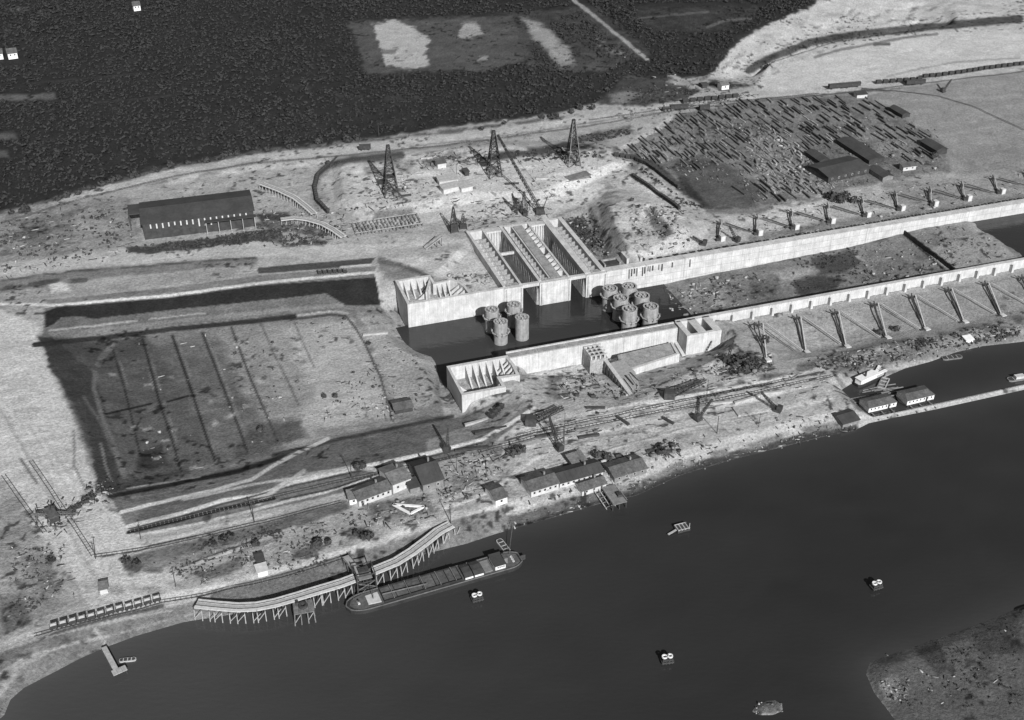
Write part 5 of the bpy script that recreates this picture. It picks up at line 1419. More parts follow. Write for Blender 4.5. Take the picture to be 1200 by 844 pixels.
# jetty in the south-west and the landing stage
p0 = W(121.5, 758, 2.2); p1 = W(135.5, 784, 2.2)
o = thing('jetty', 'small T-shaped pale jetty reaching into the canal below the sandy tracks', 'jetty', (p0.x, p0.y, 0), math.atan2(p1.y - p0.y, p1.x - p0.x))
ln = (p1 - p0).length
for i in range(7):
    MB().box(ln * i / 7 + .04, ln * (i + 1) / 7 - .04, -.85, .85, 1.95 + .015 * (i % 2), 2.2).build('deck_board', M['timber_pale'], o)
for i in range(3):
    MB().box(ln, ln + 2.4, -1.5 + i * 1.55, -.02 + i * 1.55, 1.9 + .02 * i, 2.2).build('deck_board', M['timber_pale'], o)
for i in range(6):
    for y in (-.8, .8):
        MB().cyl((ln * i / 5, y, -3), (ln * i / 5, y, 1.95), .16, n=6).build('pile', M['timber_dark'], o)
MB().cyl((ln + 2, 2.8, -3), (ln + 2, 2.8, 1.9), .16, n=6).build('pile', M['timber_dark'], o)
p0 = W(712, 569, 3.4); p1 = W(727, 590, 3.4)
o = thing('landing_stage', 'broad timber landing stage on dark piles below the ribbed quay shed', 'landing stage', (p0.x, p0.y, 0), math.atan2(p1.y - p0.y, p1.x - p0.x))
ln = (p1 - p0).length
for i in range(9):
    MB().box(ln * i / 9 + .05, ln * (i + 1) / 9 - .05, -2.9, 2.9, 3.15 + .02 * (i % 2), 3.4).build('deck_board', M['board_grey'], o)
for i in range(6):
    for y in (-2.8, 0, 2.8):
        MB().cyl((ln * (i + .2) / 5.5, y, -3), (ln * (i + .2) / 5.5, y, 3.15), .22, n=6).build('pile', M['timber_dark'], o)
for y in (-2.8, 2.8):
    MB().bar((0, y, 4.3), (ln, y, 4.3), .12).build('handrail', M['timber_pale'], o)
MB().box(ln * .55, ln * .72, .6, 2.6, 3.42, 4.6).build('cargo_box', M['timber_dark'], o)
p = G(702, 577)
o = thing('boat_slip', 'short timber boat slip running down to the water beside the small quay shed', 'slipway', (p.x, p.y, 0), R(-60))
for y in (-2, 0, 2):
    MB().bar((-2, y, 3.6), (8.5, y, .3), .3).build('rail', M['timber_pale'], o)
for i in range(5):
    MB().bar((-1 + i * 2.2, -2.3, 3.45 - i * .68), (-1 + i * 2.2, 2.3, 3.45 - i * .68), .25).build('sleeper', M['timber'], o)
o = thing('timber_triangle', 'white triangular timber frame lying on the ground in front of the barracks', 'timber frame', G(481, 596), R(20))
for a, b in (((-5.6, 4.0), (-1.0, -3.4)), ((-1.0, -3.4), (5.0, -1.2)), ((5.0, -1.2), (-5.6, 4.0))):
    MB().bar((a[0], a[1], .45), (b[0], b[1], .45), 1.0, .5).build('beam', M['white'], o)

# ------------------------------------------------------------------ masts along both lock walls
def on(px, py, dz=0.0):
    p = G(px, py); p.z += dz
    return p
def frame_proto(label, group, dark, pale, stay, plinth, mats, arm):
    o = thing('anchor_trestle', label, 'timber frame', (0, 0, 0), LOCK_ANG, group)
    D, P_ = Vector(dark), Vector(pale)
    MB().bar((-.4, .2, -.1), D, .6, .5, .5).build('beam', M[mats[0]], o)
    MB().bar((.5, -.3, .1), P_, .55, .55, .5).build('beam', M[mats[1]], o)
    MB().bar(D + Vector((0, 0, -.2)), P_ + Vector((0, 0, -.2)), .4).build('tie', M[mats[0]], o)
    for q in (D, P_):
        MB().box(q.x - .35, q.x + .35, q.y - .35, q.y + .35, -1.2, q.z - .1).build('post', M['timber'], o)
    MB().bar(D + Vector((-2.9 * arm, 1.6 * arm, .9)), D + Vector((.5, -1.2 * arm, -.3)), .9 * arm, .6, .6 * arm).build('arm', M['timber_dark'], o)
    MB().bar(D + Vector((1.7 * arm, 2.4 * arm, 1.0)), D + Vector((.4, -1.4 * arm, -.3)), .9 * arm, .6, .6 * arm).build('arm', M['timber_dark'], o)
    s0, s1 = Vector(stay[0]), Vector(stay[1])
    side = Vector((.55, .15, 0))
    MB().bar(s0 + side, s1 + side, .42, .4).build('strut', M[mats[2]], o)
    MB().bar(s0 - side, s1 - side, .42, .4).build('strut', M[mats[3]], o)
    x, y, hh = plinth
    MB().prism([(x - 1.3, y - 1.2), (x + 1.3, y - 1.2), (x + 1.1, y + 1.4), (x - 1.1, y + 1.4)], -1.5, hh).build('plinth', M['concrete'], o)
    MB().box(x - 3.2, x - 1.3, y + .2, y + 1.4, -1, hh * .45).build('sill', M['timber_dark'], o)
    return o
south_px = [(897, 421), (943, 412), (990, 405.5), (1037.5, 395), (1083, 385), (1128, 376.6), (1172, 369), (1217, 361)]
mp_ = None
for i, (px, py) in enumerate(south_px):
    lab = '%s Y-headed timber frame with a long pale strut, counted from the twin culvert' % ORD[i]
    p = G(px, py)
    if mp_ is None:
        mp_ = frame_proto(lab, 'Y-headed timber frames outside the south lock wall', (10.0, 26.0, 1.3), (12.9, 26.5, 1.3), ((13.8, 26.2, 1.1), (18.9, .6, .4)), (.4, -1.6, .9), ('timber_dark', 'timber_bleached', 'timber_bleached', 'timber_pale'), .6)
        mp_.location = p
    else:
        dup(mp_, p, LOCK_ANG + random.uniform(-.02, .02), lab)
north_px = [(840.7, 280), (884.7, 273), (927, 266.4), (969.5, 259), (1011, 252), (1051, 244.5), (1090, 239), (1129, 232.7), (1168, 225), (1208, 218)]
mn_ = None
for i, (px, py) in enumerate(north_px):
    lab = '%s dark timber frame with a white plinth behind the north wall, counted from the gates' % ORD[i]
    p = G(px, py)
    if mn_ is None:
        mn_ = frame_proto(lab, 'dark timber frames with white plinths behind the north lock wall', (7.8, 13.6, 1.9), (9.0, 13.2, 1.9), ((10.4, 12.0, 2.0), (20.4, .5, .4)), (1.2, -3.0, 3.2), ('timber_dark', 'timber_pale', 'timber_dark', 'timber'), .55)
        mn_.location = p
    else:
        dup(mn_, p, LOCK_ANG + random.uniform(-.05, .05), lab)
# tie-rod stubs in pairs behind the north wall
proto = None
for i in range(34):
    for dx in (0, 4.6):
        s = 126 + i * 9.6 + dx
        q = L(s, 5.6 + random.uniform(-.4, .6)); q.z = ground_z(q.x, q.y)
        if proto is None:
            proto = thing('tie_rod_stub', 'dark stub post, one of the pairs lining the back of the north lock wall', 'post', q, LOCK_ANG, 'stub posts behind the north lock wall')
            MB().box(-.55, .55, -.5, .5, -.6, 1.7).build('post', M['timber_dark'], proto)
            MB().box(-.8, .8, -.65, .65, 1.7, 1.95).build('cap', M['steel'], proto)
        else:
            dup(proto, q, LOCK_ANG + random.uniform(-.3, .3))

# ------------------------------------------------------------------ lattice derricks
def derrick(label, base, top, width, mat, pal=None, rz=0.3):
    p = G(*base)
    # height from the pixel of the top, standing upright
    lo, hi = 5.0, 80.0
    for _ in range(40):
        mid = (lo + hi) / 2
        px, py = project(np.array([p.x]), np.array([p.y]), np.array([p.z + mid]))
        if py[0] > top[1]:
            lo = mid
        else:
            hi = mid
    h = lo
    o = thing('lattice_derrick', label, 'derrick', p, rz, 'lattice derricks')
    w = width / 2
    def corner(k, t):
        sx, sy = ((-1, -1), (1, -1), (1, 1), (-1, 1))[k]
        r = w * (1 - .84 * t)
        return Vector((sx * r, sy * r, h * t))
    for k in range(4):
        MB().bar(corner(k, 0) - Vector((0, 0, 1)), corner(k, .985), .5, .5, .34).build('leg', M[pal or mat] if k in (0, 1) and pal else M[mat], o)
    n = 9
    tt = [1 - (1 - i / n) ** 1.25 for i in range(n + 1)]
    tt = [t * .97 for t in tt]
    br = MB(); rg = MB()
    for i in range(1, n + 1):
        for k in range(4):
            rg.bar(corner(k, tt[i]), corner((k + 1) % 4, tt[i]), .28)
    for i in range(n):
        for k in range(4):
            br.bar(corner(k, tt[i]), corner((k + 1) % 4, tt[i + 1]), .22)
            br.bar(corner((k + 1) % 4, tt[i]), corner(k, tt[i + 1]), .22)
    rg.build('girts', M[mat], o)
    br.build('bracing', M[mat], o)
    r = w * .22
    MB().box(-r, r, -r, r, h * .975, h * 1.0).build('crown_block', M['steel'], o)
    zz = h * tt[3]
    r = w * (1 - .84 * tt[3]) * .96
    MB().box(-r, r, -r, r, zz - .15, zz + .1).build('platform', M['timber_dark'], o)
    for a in range(4):                                  # boarded lower panels on the shaded storey
        sx, sy = ((-1, 0), (1, 0), (0, -1), (0, 1))[a]
        r1 = w * (1 - .84 * tt[4])
        if sx:
            MB().box(sx * r - .08, sx * r + .08, -r * .8, r * .8, zz + .12, h * tt[4]).build('boarding', M['board_dark'], o)
    mw = MB().box(w * .3, w * .9, -w * .8, -.2, -.3, 2.4).build('winch_house', M['timber'], o)
    return o
derrick('dark lattice derrick, the westernmost of three, with timber heaped at its foot', (458, 229), (454, 170), 8.5, 'timber_dark')
derrick('dark lattice derrick standing between the other two, above the gate chambers', (579, 206), (576, 153), 8.0, 'timber_dark')
derrick('lattice derrick with paler legs, the one nearest the timber yard', (671, 193), (667, 140), 8.0, 'timber_dark', 'timber')

def lattice_bar(name, mat, parent, p, q, w, n, r=.14):
    p, q = Vector(p), Vector(q)
    d = (q - p).normalized(); up = Vector((0, 0, 1)) if abs(d.z) < .95 else Vector((1, 0, 0))
    a = d.cross(up).normalized() * w / 2; b = a.cross(d).normalized() * w / 2
    m = MB()
    C4 = [a + b, a - b, -a - b, -a + b]
    for c in C4:
        m.bar(p + c, q + c * .5, r * 1.5)
    for i in range(n):
        t0, t1 = i / n, (i + 1) / n
        f0, f1 = 1 - .5 * t0, 1 - .5 * t1
        for k in range(4):
            m.bar(p.lerp(q, t0) + C4[k] * f0, p.lerp(q, t1) + C4[(k + 1) % 4] * f1, r)
    return m.build(name, M[mat], parent)
# long jib of the crane on the gate chambers
b0 = G(633, 250); tip = W(583, 158, 34)
o = thing('boom_crane', 'crane with a very long slender jib leaning across the derrick plateau behind the gates', 'crane', b0, 0)
d = tip - b0
lattice_bar('jib', 'steel', o, (0, 0, 2), d, 1.5, 22, .16)
MB().box(-2.2, 2.2, -1.8, 1.8, .6, 3.2).build('cab', M['timber_dark'], o)
MB().box(-2.6, 2.6, -2.0, 2.0, -.4, .6).build('bogie', M['steel'], o)
MB().bar((1.5, 0, 3), (4, -2, 11), .3).build('mast', M['steel'], o)
MB().bar((4, -2, 11), d * .96, .10).build('cable', M['steel'], o)
def shears(label, base, hgt, spread, lean, rz, mat='steel'):
    p = G(*base)
    o = thing('shear_legs', label, 'crane', p, rz)
    apex = Vector((lean, 0, hgt))
    for y in (-spread / 2, spread / 2):
        lattice_bar('leg', mat, o, (0, y, -.4), apex, 1.0, 8, .14)
    MB().bar((-spread * .9, 0, .2), apex, .22).build('back_stay', M[mat], o)
    MB().box(-spread * .9 - 1.4, -spread * .9 + 1.4, -1.3, 1.3, -.4, 2.0).build('winch', M['timber_dark'], o)
    MB().bar(apex, (lean + .2, 0, hgt * .35), .1).build('cable', M['steel'], o)
    return o
shears('upright dark A-frame shear legs behind the gate chambers, eastern of a pair', (614, 249), 13, 4, -.5, R(100))
shears('leaning dark A-frame shear legs behind the gate chambers, western of a pair', (607, 249), 11, 4, 3.5, R(160))
def tent(label, base, h, w, rz):
    p = G(*base)
    o = thing('pile_driver', label, 'pile driver', p, rz)
    for sx, sy in ((-1, -1), (1, -1), (1, 1), (-1, 1)):
        MB().bar((sx * w / 2, sy * w / 3, -.5), (sx * .3, sy * .2, h), .4, .4, .25).build('leg', M['timber_dark'], o)
    m = MB()
    for t in (.2, .4, .6, .8):
        r = (1 - t) * w / 2 + .3 * t; r2 = (1 - t) * w / 3 + .2 * t
        m.bar((-r, -r2, h * t), (r, -r2, h * t), .2); m.bar((r, -r2, h * t), (r, r2, h * t), .2); m.bar((r, r2, h * t), (-r, r2, h * t), .2); m.bar((-r, r2, h * t), (-r, -r2, h * t), .2)
        m.bar((-r, -r2, h * t), (0, -r2 * .7, h * min(1, t + .2)), .2); m.bar((r, r2, h * t), (0, r2 * .7, h * min(1, t + .2)), .2)
    m.build('girts', M['timber_dark'], o)
    MB().prism([(-w * .46, -w * .2), (w * .46, -w * .2), (w * .36, w * .2), (-w * .36, w * .2)], 0, h * .32).build('boarding', M['board_dark'], o)
    MB().box(-.4, .4, -.9, -.45, h * .3, h * .75).build('hammer', M['steel'], o)
    return o
tent('tall dark pile frame by the west end of the gate chambers', (532, 272), 15, 4.5, .4)
tent('smaller dark pile frame just east of the tall one, by the gate chambers', (543, 268), 9, 4.2, .1)
# two long lattice gantries beside the southern tracks
def gantry(label, a, b, polepx, polebase):
    p0, p1 = on(*a), on(*b)
    o = thing('jib_crane', label, 'crane', p0, 0)
    d = p1 - p0
    lattice_bar('jib', 'timber_dark', o, (0, 0, 1.6), (d.x, d.y, d.z + 3.2), 2.6, 12, .2)
    MB().box(-2.4, 2.2, -2.0, 2.0, -.3, 3.4).build('cab', M['timber_dark'], o)
    MB().box(-2.0, 1.8, -1.6, 1.6, 3.4, 3.7).build('cab_roof', M['roof_dark'], o)
    pb = on(*polebase)
    q = pb - p0
    lo, hi = 3.0, 60.0
    for _ in range(30):
        mid = (lo + hi) / 2
        _, py = project(np.array([pb.x]), np.array([pb.y]), np.array([pb.z + mid]))
        lo, hi = (mid, hi) if py[0] > polepx[1] else (lo, mid)
    MB().cyl((q.x, q.y, q.z - .3), (q.x, q.y, q.z + lo), .16, .12, n=6).build('pole', M['timber_dark'], o)
    MB().bar((q.x, q.y, q.z + lo - .4), (d.x, d.y, d.z + 3), .08).build('cable', M['steel'], o)
    return o
gantry('long dark lattice jib beside a thin pole on the track below the south head', (622, 497), (660, 485), (660, 484), (661, 527))
gantry('long dark lattice jib beside a thin pole, south of the retaining wall', (784, 466), (826, 453), (827, 445), (827, 474))
def hand_crane(label, px, py, rz, h=7.0, jl=8.0):
    p = G(px, py)
    o = thing('yard_crane', label, 'crane', p, rz)
    MB().box(-1.6, 1.6, -1.3, 1.3, -.2, 1.0).build('bogie', M['timber_dark'], o)
    MB().box(-1.9, .3, -1.1, 1.1, 1.0, 3.0).build('cab', M['timber_dark'], o)
    lattice_bar('jib', 'timber_dark', o, (.6, 0, 1.2), (jl, 0, h), 1.0, 7, .14)
    MB().bar((-1.5, 0, 3.0), (jl, 0, h), .08).build('cable', M['steel'], o)
    MB().bar((jl, 0, h), (jl, 0, h - 4), .08).build('hoist_rope', M['steel'], o)
    return o
hand_crane('small dark crane on the works yard, nearest the quay track', 818, 492, R(40))
hand_crane('small dark crane with its jib up beside the yard tracks, near the basin end', 911, 482, R(150))
hand_crane('small dark crane among the rubble close to the first southern mast', 852, 424, R(60), 8, 6)
hand_crane('dark steam crane on the strip between the first two northern masts', 863, 283, R(130), 7, 6)
hand_crane('dark steam crane in front of the first northern mast near the wall', 824, 287, R(160), 4, 6)
hand_crane('dark crane at the sidings on the grey field, far north-east', 1105, 108, R(30), 8, 6)
hand_crane('dark crane on the plateau beside the pile foundation', 386, 194, R(20), 5, 5)
hand_crane('crane with a slack jib at the head of the quay ramp', 655, 527, R(120), 12, 8)
hand_crane('dark timber crane by the track junction under the south bank', 524, 528, R(80), 9, 3)
# chain-bucket excavator in the west and its track
p = G(62, 610)
o = thing('excavator', 'dark chain-bucket excavator with a tangle of arms at the foot of the sand fan', 'excavator', p, R(-52))
MB().box(-3.2, 3.2, -1.7, 1.7, 1.2, 3.8).build('body', M['timber_dark'], o)
MB().box(-3.5, 3.5, -1.9, 1.9, 3.8, 4.05).build('roof', M['roof_mid'], o)
for y in (-1.9, 1.5):
    for x in (-2.4, 0, 2.4):
        MB().cyl((x, y, .6), (x, y + .4, .6), .6, n=10).build('wheel', M['steel'], o)
MB().cyl((-1.8, .4, 4.0), (-1.8, .4, 6.4), .35, n=8).build('chimney', M['steel'], o)
lattice_bar('bucket_ladder', 'steel_grey', o, (.8, 1.7, 3.0), (2.0, 9.5, -.3), 1.2, 6, .14)
lattice_bar('counter_jib', 'steel_grey', o, (0, -1.7, 3.6), (-.6, -6, 5.6), 1.0, 5, .12)
for i in range(6):
    t = (i + .5) / 6
    MB().obox((.8 + 1.2 * t, 1.7 + 7.8 * t, 2.6 - 3.2 * t), (.9, .7, .6), 0).build('bucket', M['timber_dark'], o)
MB().box(1.4, 2.8, -1.72, -1.6, 2.0, 3.2).build('window', M['offwhite'], o)

# ------------------------------------------------------------------ railway tracks
def resample(P, step):
    out = []
    for a, b in zip(P[:-1], P[1:]):
        n = max(1, int((b - a).length / step))
        out += [a.lerp(b, i / n) for i in range(n)]
    return out + [P[-1]]
def track(pts, gauge=1.4, sleepers=True, mat='steel'):
    P = resample([G(*q) for q in pts], 3.0)
    for p in P:
        p.z = ground_z(p.x, p.y)
    m = MB(); r = MB()
    for i in range(len(P) - 1):
        a, b = P[i], P[i + 1]
        d = (b - a); ln = d.length
        if ln < .1:
            continue
        d.normalize(); nrm = Vector((-d.y, d.x, 0)).normalized()
        for s_ in (-gauge / 2, gauge / 2):
            r.bar(a + nrm * s_ + Vector((0, 0, .26)), b + nrm * s_ + Vector((0, 0, .26)), .16, .16)
        if sleepers:
            for k in range(2):
                c = a + d * (ln * (k + .5) / 2)
                m.obox((c.x, c.y, c.z + .06), (.26, gauge + .5, .2), math.atan2(d.y, d.x))
    if sleepers:
        s_ = m.build('railway_sleepers', M['stack_grey'], kind='structure')
    o = r.build('railway_rails', M[mat], kind='structure')
    return o
track([(0, 262), (100, 232), (200, 208), (300, 191), (420, 181), (520, 171), (610, 159), (700, 146), (800, 128), (900, 118), (1010, 107), (1100, 96), (1200, 84)])
track([(690, 141), (760, 131), (812, 124), (870, 118), (960, 110)])
track([(1010, 104), (1050, 107), (1100, 113), (1140, 125), (1170, 139), (1200, 153)])
track([(560, 530), (620, 514), (680, 501), (740, 489), (800, 477), (860, 465), (920, 452), (975, 441)])
track([(604, 512), (660, 499), (720, 487), (790, 472), (860, 458), (930, 444)])
track([(150, 622), (210, 608), (270, 595), (330, 580), (400, 564), (470, 549), (540, 534)])
track([(110, 652), (170, 643), (240, 628), (320, 609), (400, 588)])
track([(40, 745), (110, 726), (190, 705), (240, 697), (300, 683), (360, 667), (410, 651)])
track([(4, 557), (20, 580), (36, 602), (53, 625)])
track([(36, 540), (60, 575), (84, 612), (110, 652)])
track([(722, 183), (742, 186), (758, 193), (772, 203), (786, 214), (797, 222)])
track([(740, 207), (756, 217), (775, 231), (790, 242), (800, 249)])
track([(384, 250), (372, 238), (369, 222), (373, 207), (386, 196), (404, 189), (440, 184)])

# ------------------------------------------------------------------ wagons
def tub_proto(label, group, load='sandheap', ln=2.5, w=1.9, body='timber_dark', hh=1.5):
    o = thing('tip_wagon', label, 'wagon', (0, 0, 0), 0, group)
    b = MB()
    b.add([(-ln / 2 * .8, -w / 2 * .7, .75), (ln / 2 * .8, -w / 2 * .7, .75), (ln / 2 * .8, w / 2 * .7, .75), (-ln / 2 * .8, w / 2 * .7, .75), (-ln / 2, -w / 2, .75 + hh), (ln / 2, -w / 2, .75 + hh), (ln / 2, w / 2, .75 + hh), (-ln / 2, w / 2, .75 + hh)],
          [(3, 2, 1, 0), (0, 1, 5, 4), (1, 2, 6, 5), (2, 3, 7, 6), (3, 0, 4, 7), (4, 5, 6, 7)])
    b.build('body', M[body], o)
    MB().add([(-ln * .42, -w * .42, .78 + hh), (ln * .42, -w * .42, .78 + hh), (ln * .42, w * .42, .78 + hh), (-ln * .42, w * .42, .78 + hh), (-ln * .15, 0, 1.1 + hh), (ln * .15, 0, 1.1 + hh)],
             [(0, 1, 5, 4), (1, 2, 5), (2, 3, 4, 5), (3, 0, 4)]).build('load', M[load], o)
    MB().box(-ln / 2 - .15, ln / 2 + .15, -.5, .5, .5, .74).build('frame', M['steel'], o)
    for x in (-ln * .3, ln * .3):
        MB().cyl((x, -.75, .42), (x, .75, .42), .32, n=8).build('wheel_set', M['steel'], o)
    return o
def train(pts, spacing, label, group, n=None, **kw):
    P = [G(*q) for q in pts]
    Q = resample(P, .5)
    proto = None; acc = 0; cnt = 0
    last = None
    for i in range(len(Q) - 1):
        if last is not None and (Q[i] - last).length < spacing:
            continue
        last = Q[i].copy()
        d = Q[min(i + 3, len(Q) - 1)] - Q[max(0, i - 3)]
        rz = math.atan2(d.y, d.x)
        loc = Vector((Q[i].x, Q[i].y, ground_z(Q[i].x, Q[i].y) + .42))
        lab = label % ORD[min(cnt, 19)]
        if proto is None:
            proto = tub_proto(lab, group, **kw); proto.location = loc; proto.rotation_euler.z = rz
        else:
            dup(proto, loc, rz, lab)
        cnt += 1
        if n and cnt >= n:
            break
train([(64, 738.5), (110, 726.5), (150, 715.5), (188, 705)], 2.75, '%s loaded tip wagon from the west end of the train by the canal slope', 'tip wagons in the train by the canal slope', load='offwhite')
train([(375, 322), (407, 320.5)], 2.3, '%s little tub from the west end of the short train on the north bank bench', 'tubs on the north bank bench', load='timber', ln=1.9, w=1.5)
train([(803, 121), (830, 118.5), (868, 114.5)], 5.0, '%s dark wagon from the west end of the train in the dune sidings', 'wagons in the dune sidings', load='timber_dark', ln=4.3, w=2.4, hh=1.9)
train([(1029, 99), (1055, 97), (1082, 95)], 4.6, '%s dark wagon from the west end of the short rake by the sand pit road', 'wagons in the short rake by the sand pit road', load='timber_dark', ln=3.9, w=2.4, hh=1.9)
train([(1084, 92), (1120, 88), (1160, 82), (1200, 77)], 4.8, '%s dark wagon from the west end of the long rake along the sand pit edge', 'wagons in the long rake along the sand pit edge', load='timber_dark', ln=4.1, w=2.4, hh=1.9)
train([(722, 184), (742, 187), (758, 194), (772, 204), (786, 215), (798, 223)], 3.4, '%s dark tub from the north end of the curved train beside the timber yard', 'tubs of the curved train beside the timber yard', load='timber_dark', ln=2.9, w=2.1)
train([(742, 208), (757, 218), (776, 232), (798, 248)], 2.9, '%s tub from the north end of the straight tub train on the heap', 'tubs of the straight train on the heap', load='timber_dark', ln=2.5, w=1.7, hh=1.1)
train([(384, 250), (372, 238), (369, 222), (373, 207), (386, 196)], 3.0, '%s dark tub from the south end of the curved train west of the derricks', 'tubs of the curved train west of the derricks', load='timber_dark', ln=2.6, w=2.0)
train([(577, 491), (589, 479)], 2.4, '%s dark tub from the lower end of the short row below the south head', 'tubs below the south head', load='timber_dark', ln=1.8, w=1.8)
train([(361, 686), (374, 682)], 3.6, '%s pale tub from the west on the curved trestle', 'tubs on the trestle', n=3, load='offwhite', ln=2.0, w=1.6) if False else None
def loco(label, px, py, rz):
    p = G(px, py)
    o = thing('steam_locomotive', label, 'locomotive', (p.x, p.y, p.z + .4), rz)
    MB().box(-4.2, 4.2, -1.1, 1.1, .8, 1.3).build('frame', M['steel'], o)
    MB().cyl((-1.2, 0, 2.1), (4.0, 0, 2.1), .85, n=12).build('boiler', M['steel'], o)
    MB().box(-4.0, -1.3, -1.2, 1.2, 1.3, 3.5).build('cab', M['steel'], o)
    MB().box(-4.3, -1.0, -1.35, 1.35, 3.5, 3.7).build('cab_roof', M['roof_dark'], o)
    MB().cyl((3.2, 0, 2.8), (3.2, 0, 4.2), .3, .42, n=8).build('chimney', M['steel'], o)
    MB().cyl((1.2, 0, 2.8), (1.2, 0, 3.5), .4, .3, n=8).build('dome', M['steel_grey'], o)
    for y in (-1.15, .95):
        for x in (-2.6, -.3, 2.2):
            MB().cyl((x, y, .75), (x, y + .2, .75), .72, n=12).build('wheel', M['steel_grey'], o)
    return o
def goods(label, px, py, rz, ln=9.5):
    p = G(px, py)
    o = thing('goods_wagon', label, 'wagon', (p.x, p.y, p.z + .4), rz)
    MB().box(-ln / 2, ln / 2, -1.3, 1.3, 1.0, 3.4).build('body', M['board_dark'], o)
    MB().add([(-ln / 2 - .1, -1.45, 3.4), (ln / 2 + .1, -1.45, 3.4), (ln / 2 + .1, 1.45, 3.4), (-ln / 2 - .1, 1.45, 3.4), (-ln / 2 - .1, 0, 3.85), (ln / 2 + .1, 0, 3.85)], [(0, 1, 5, 4), (2, 3, 4, 5), (1, 2, 5), (3, 0, 4), (3, 2, 1, 0)]).build('roof', M['roof_dark'], o)
    for x in (-ln * .32, ln * .32):
        MB().cyl((x, -1.0, .5), (x, 1.0, .5), .48, n=8).build('wheel_set', M['steel'], o)
    d = MB().box(-.9, .9, -1.36, -1.3, 1.1, 3.2).build('door', M['timber_dark'], o)
    return o
loco('dark locomotive at the west end of the siding under the dune wood', 783, 130.5, R(192))
goods('dark covered wagon right behind the locomotive under the dune wood', 798, 129, R(12))
goods('dark covered wagon alone on the road east of the locomotive', 825, 130, R(14), 7)
goods('dark covered wagon, western one of the pair on the sand pit railway', 980, 104.5, R(14), 12)
goods('dark covered wagon, eastern one of the pair on the sand pit railway', 998, 103, R(14), 12)
goods('small dark wagon alone on the railway above the western derrick', 428, 176.5, R(8), 7)
goods('long dark wagon beside the grey field sidings', 1072, 100, R(10), 14)

# ------------------------------------------------------------------ posts, ramps, pile foundation
o = thing('pile_foundation', 'field of short foundation piles in rows beside the western derrick', 'pile field', G(452, 266), LOCK_ANG)
base = o.location.copy()
pm = None
for i in range(19):
    for j in range(5):
        x, y = -17 + i * 2.0, -6 + j * 3.2
        wp = base + LE * x + LN * y
        z = ground_z(wp.x, wp.y) - base.z
        if pm is None:
            q = MB().cyl((0, 0, -.6), (0, 0, 2.0), .42, .38, n=6).build('pile', M['timber'], o); pm = q
        else:
            q = pm.copy(); COL.objects.link(q); q.parent = o
        q.location = (x + random.uniform(-.3, .3), y + random.uniform(-.3, .3), z); q.scale.z = random.uniform(.6, 1.3)
for j in (0, 4):
    MB().bar((-18, -6 + j * 3.2, 2.0), (19, -6 + j * 3.2, 2.2), .3).build('waling', M['timber_pale'], o)
trestle('pale curved timber ramp, the northern of two beside the hangar tracks', [(307, 215), (326, 222), (345, 231), (358, 241), (368, 250)], 'ramp', zd=7.6, wdt=4.0, cat='ramp')
trestle('pale curved timber ramp bending down to the tracks, the southern of two near the hangar', [(329, 257), (345, 255), (361, 257), (378, 262), (391, 269), (402, 277)], 'ramp', zd=6.6, wdt=4.0, cat='ramp')
for (a, b, lab) in (((498, 292), (517, 277), 'pale inclined timber conveyor leaning on the pile frames west of the gates'),):
    p0, p1 = on(*a), W(b[0], b[1], 9.0)
    o = thing('conveyor', lab, 'conveyor', p0, 0)
    d = p1 - p0
    MB().bar((0, 0, .4), (d.x, d.y, d.z), 2.4, .4).build('belt_deck', M['timber_pale'], o)
    nn = Vector((-d.y, d.x, 0)).normalized() * 1.25
    for s_ in (-1, 1):
        MB().bar(nn * s_ + Vector((0, 0, .9)), d + nn * s_ + Vector((0, 0, .6)), .2, .5).build('side_rail', M['timber'], o)
        for k in (.35, .65, .95):
            MB().bar(d * k + nn * s_, Vector((d.x * k + nn.x * s_, d.y * k + nn.y * s_, -1.0)), .25).build('leg', M['timber_dark'], o)
# telegraph poles
pole = None
for i, (px, py) in enumerate([(66, 108), (444, 160), (535, 205), (535, 552), (112, 655), (165, 632), (840, 508), (889, 500), (937, 524), (1019, 470), (733, 300), (560, 690), (528, 614), (660, 520), (298, 612), (206, 688), (412, 560)]):
    p = G(px, py)
    if i in (0, 11):
        continue
    if pole is None:
        pole = thing('telegraph_pole', 'thin dark pole standing alone on the works ground', 'pole', p, .3, 'thin poles about the works')
        MB().cyl((0, 0, -.8), (0, 0, 9.0), .2, .13, n=6).build('post', M['timber_dark'], pole)
        MB().box(-1.0, 1.0, -.08, .08, 8.2, 8.4).build('crossarm', M['timber_dark'], pole)
    else:
        dup(pole, p, random.uniform(0, 3), scale=random.uniform(.7, 1.1))

random.seed(23)

# ------------------------------------------------------------------ timber yard: every stack a thing
def stack_mesh(name, ln, w, layers, planks, mat, seed):
    r = random.Random(seed)
    m = MB()
    z = .25
    for x in (-ln * .35, 0, ln * .35):
        m.box(x - .15, x + .15, -w / 2, w / 2, 0, .24)
    for l in range(layers):
        for k in range(planks):
            y0 = -w / 2 + w * k / planks; y1 = y0 + w / planks - .06
            e0 = r.uniform(-.5, .3); e1 = r.uniform(-.3, .5)
            m.box(-ln / 2 + e0, ln / 2 + e1, y0, y1, z, z + .42 + r.uniform(0, .06))
        z += .5
    return m.mesh(name, M[mat])
kinds = []
for i, (ln, w, la, pk, mt) in enumerate(((8, .9, 2, 3, 'stack_dark'), (12, .8, 2, 2, 'stack_dark'), (7, 1.2, 2, 3, 'stack_grey'), (10, .7, 2, 2, 'stack_grey'), (5, 1.1, 2, 2, 'timber_pale'), (7.5, .7, 1, 2, 'timber_pale'), (16, .8, 1, 2, 'stack_dark'), (4.5, 1.5, 2, 3, 'stack_grey'))):
    kinds.append((stack_mesh('timber_stack', ln, w, la, pk, mt, i), ln, mt))
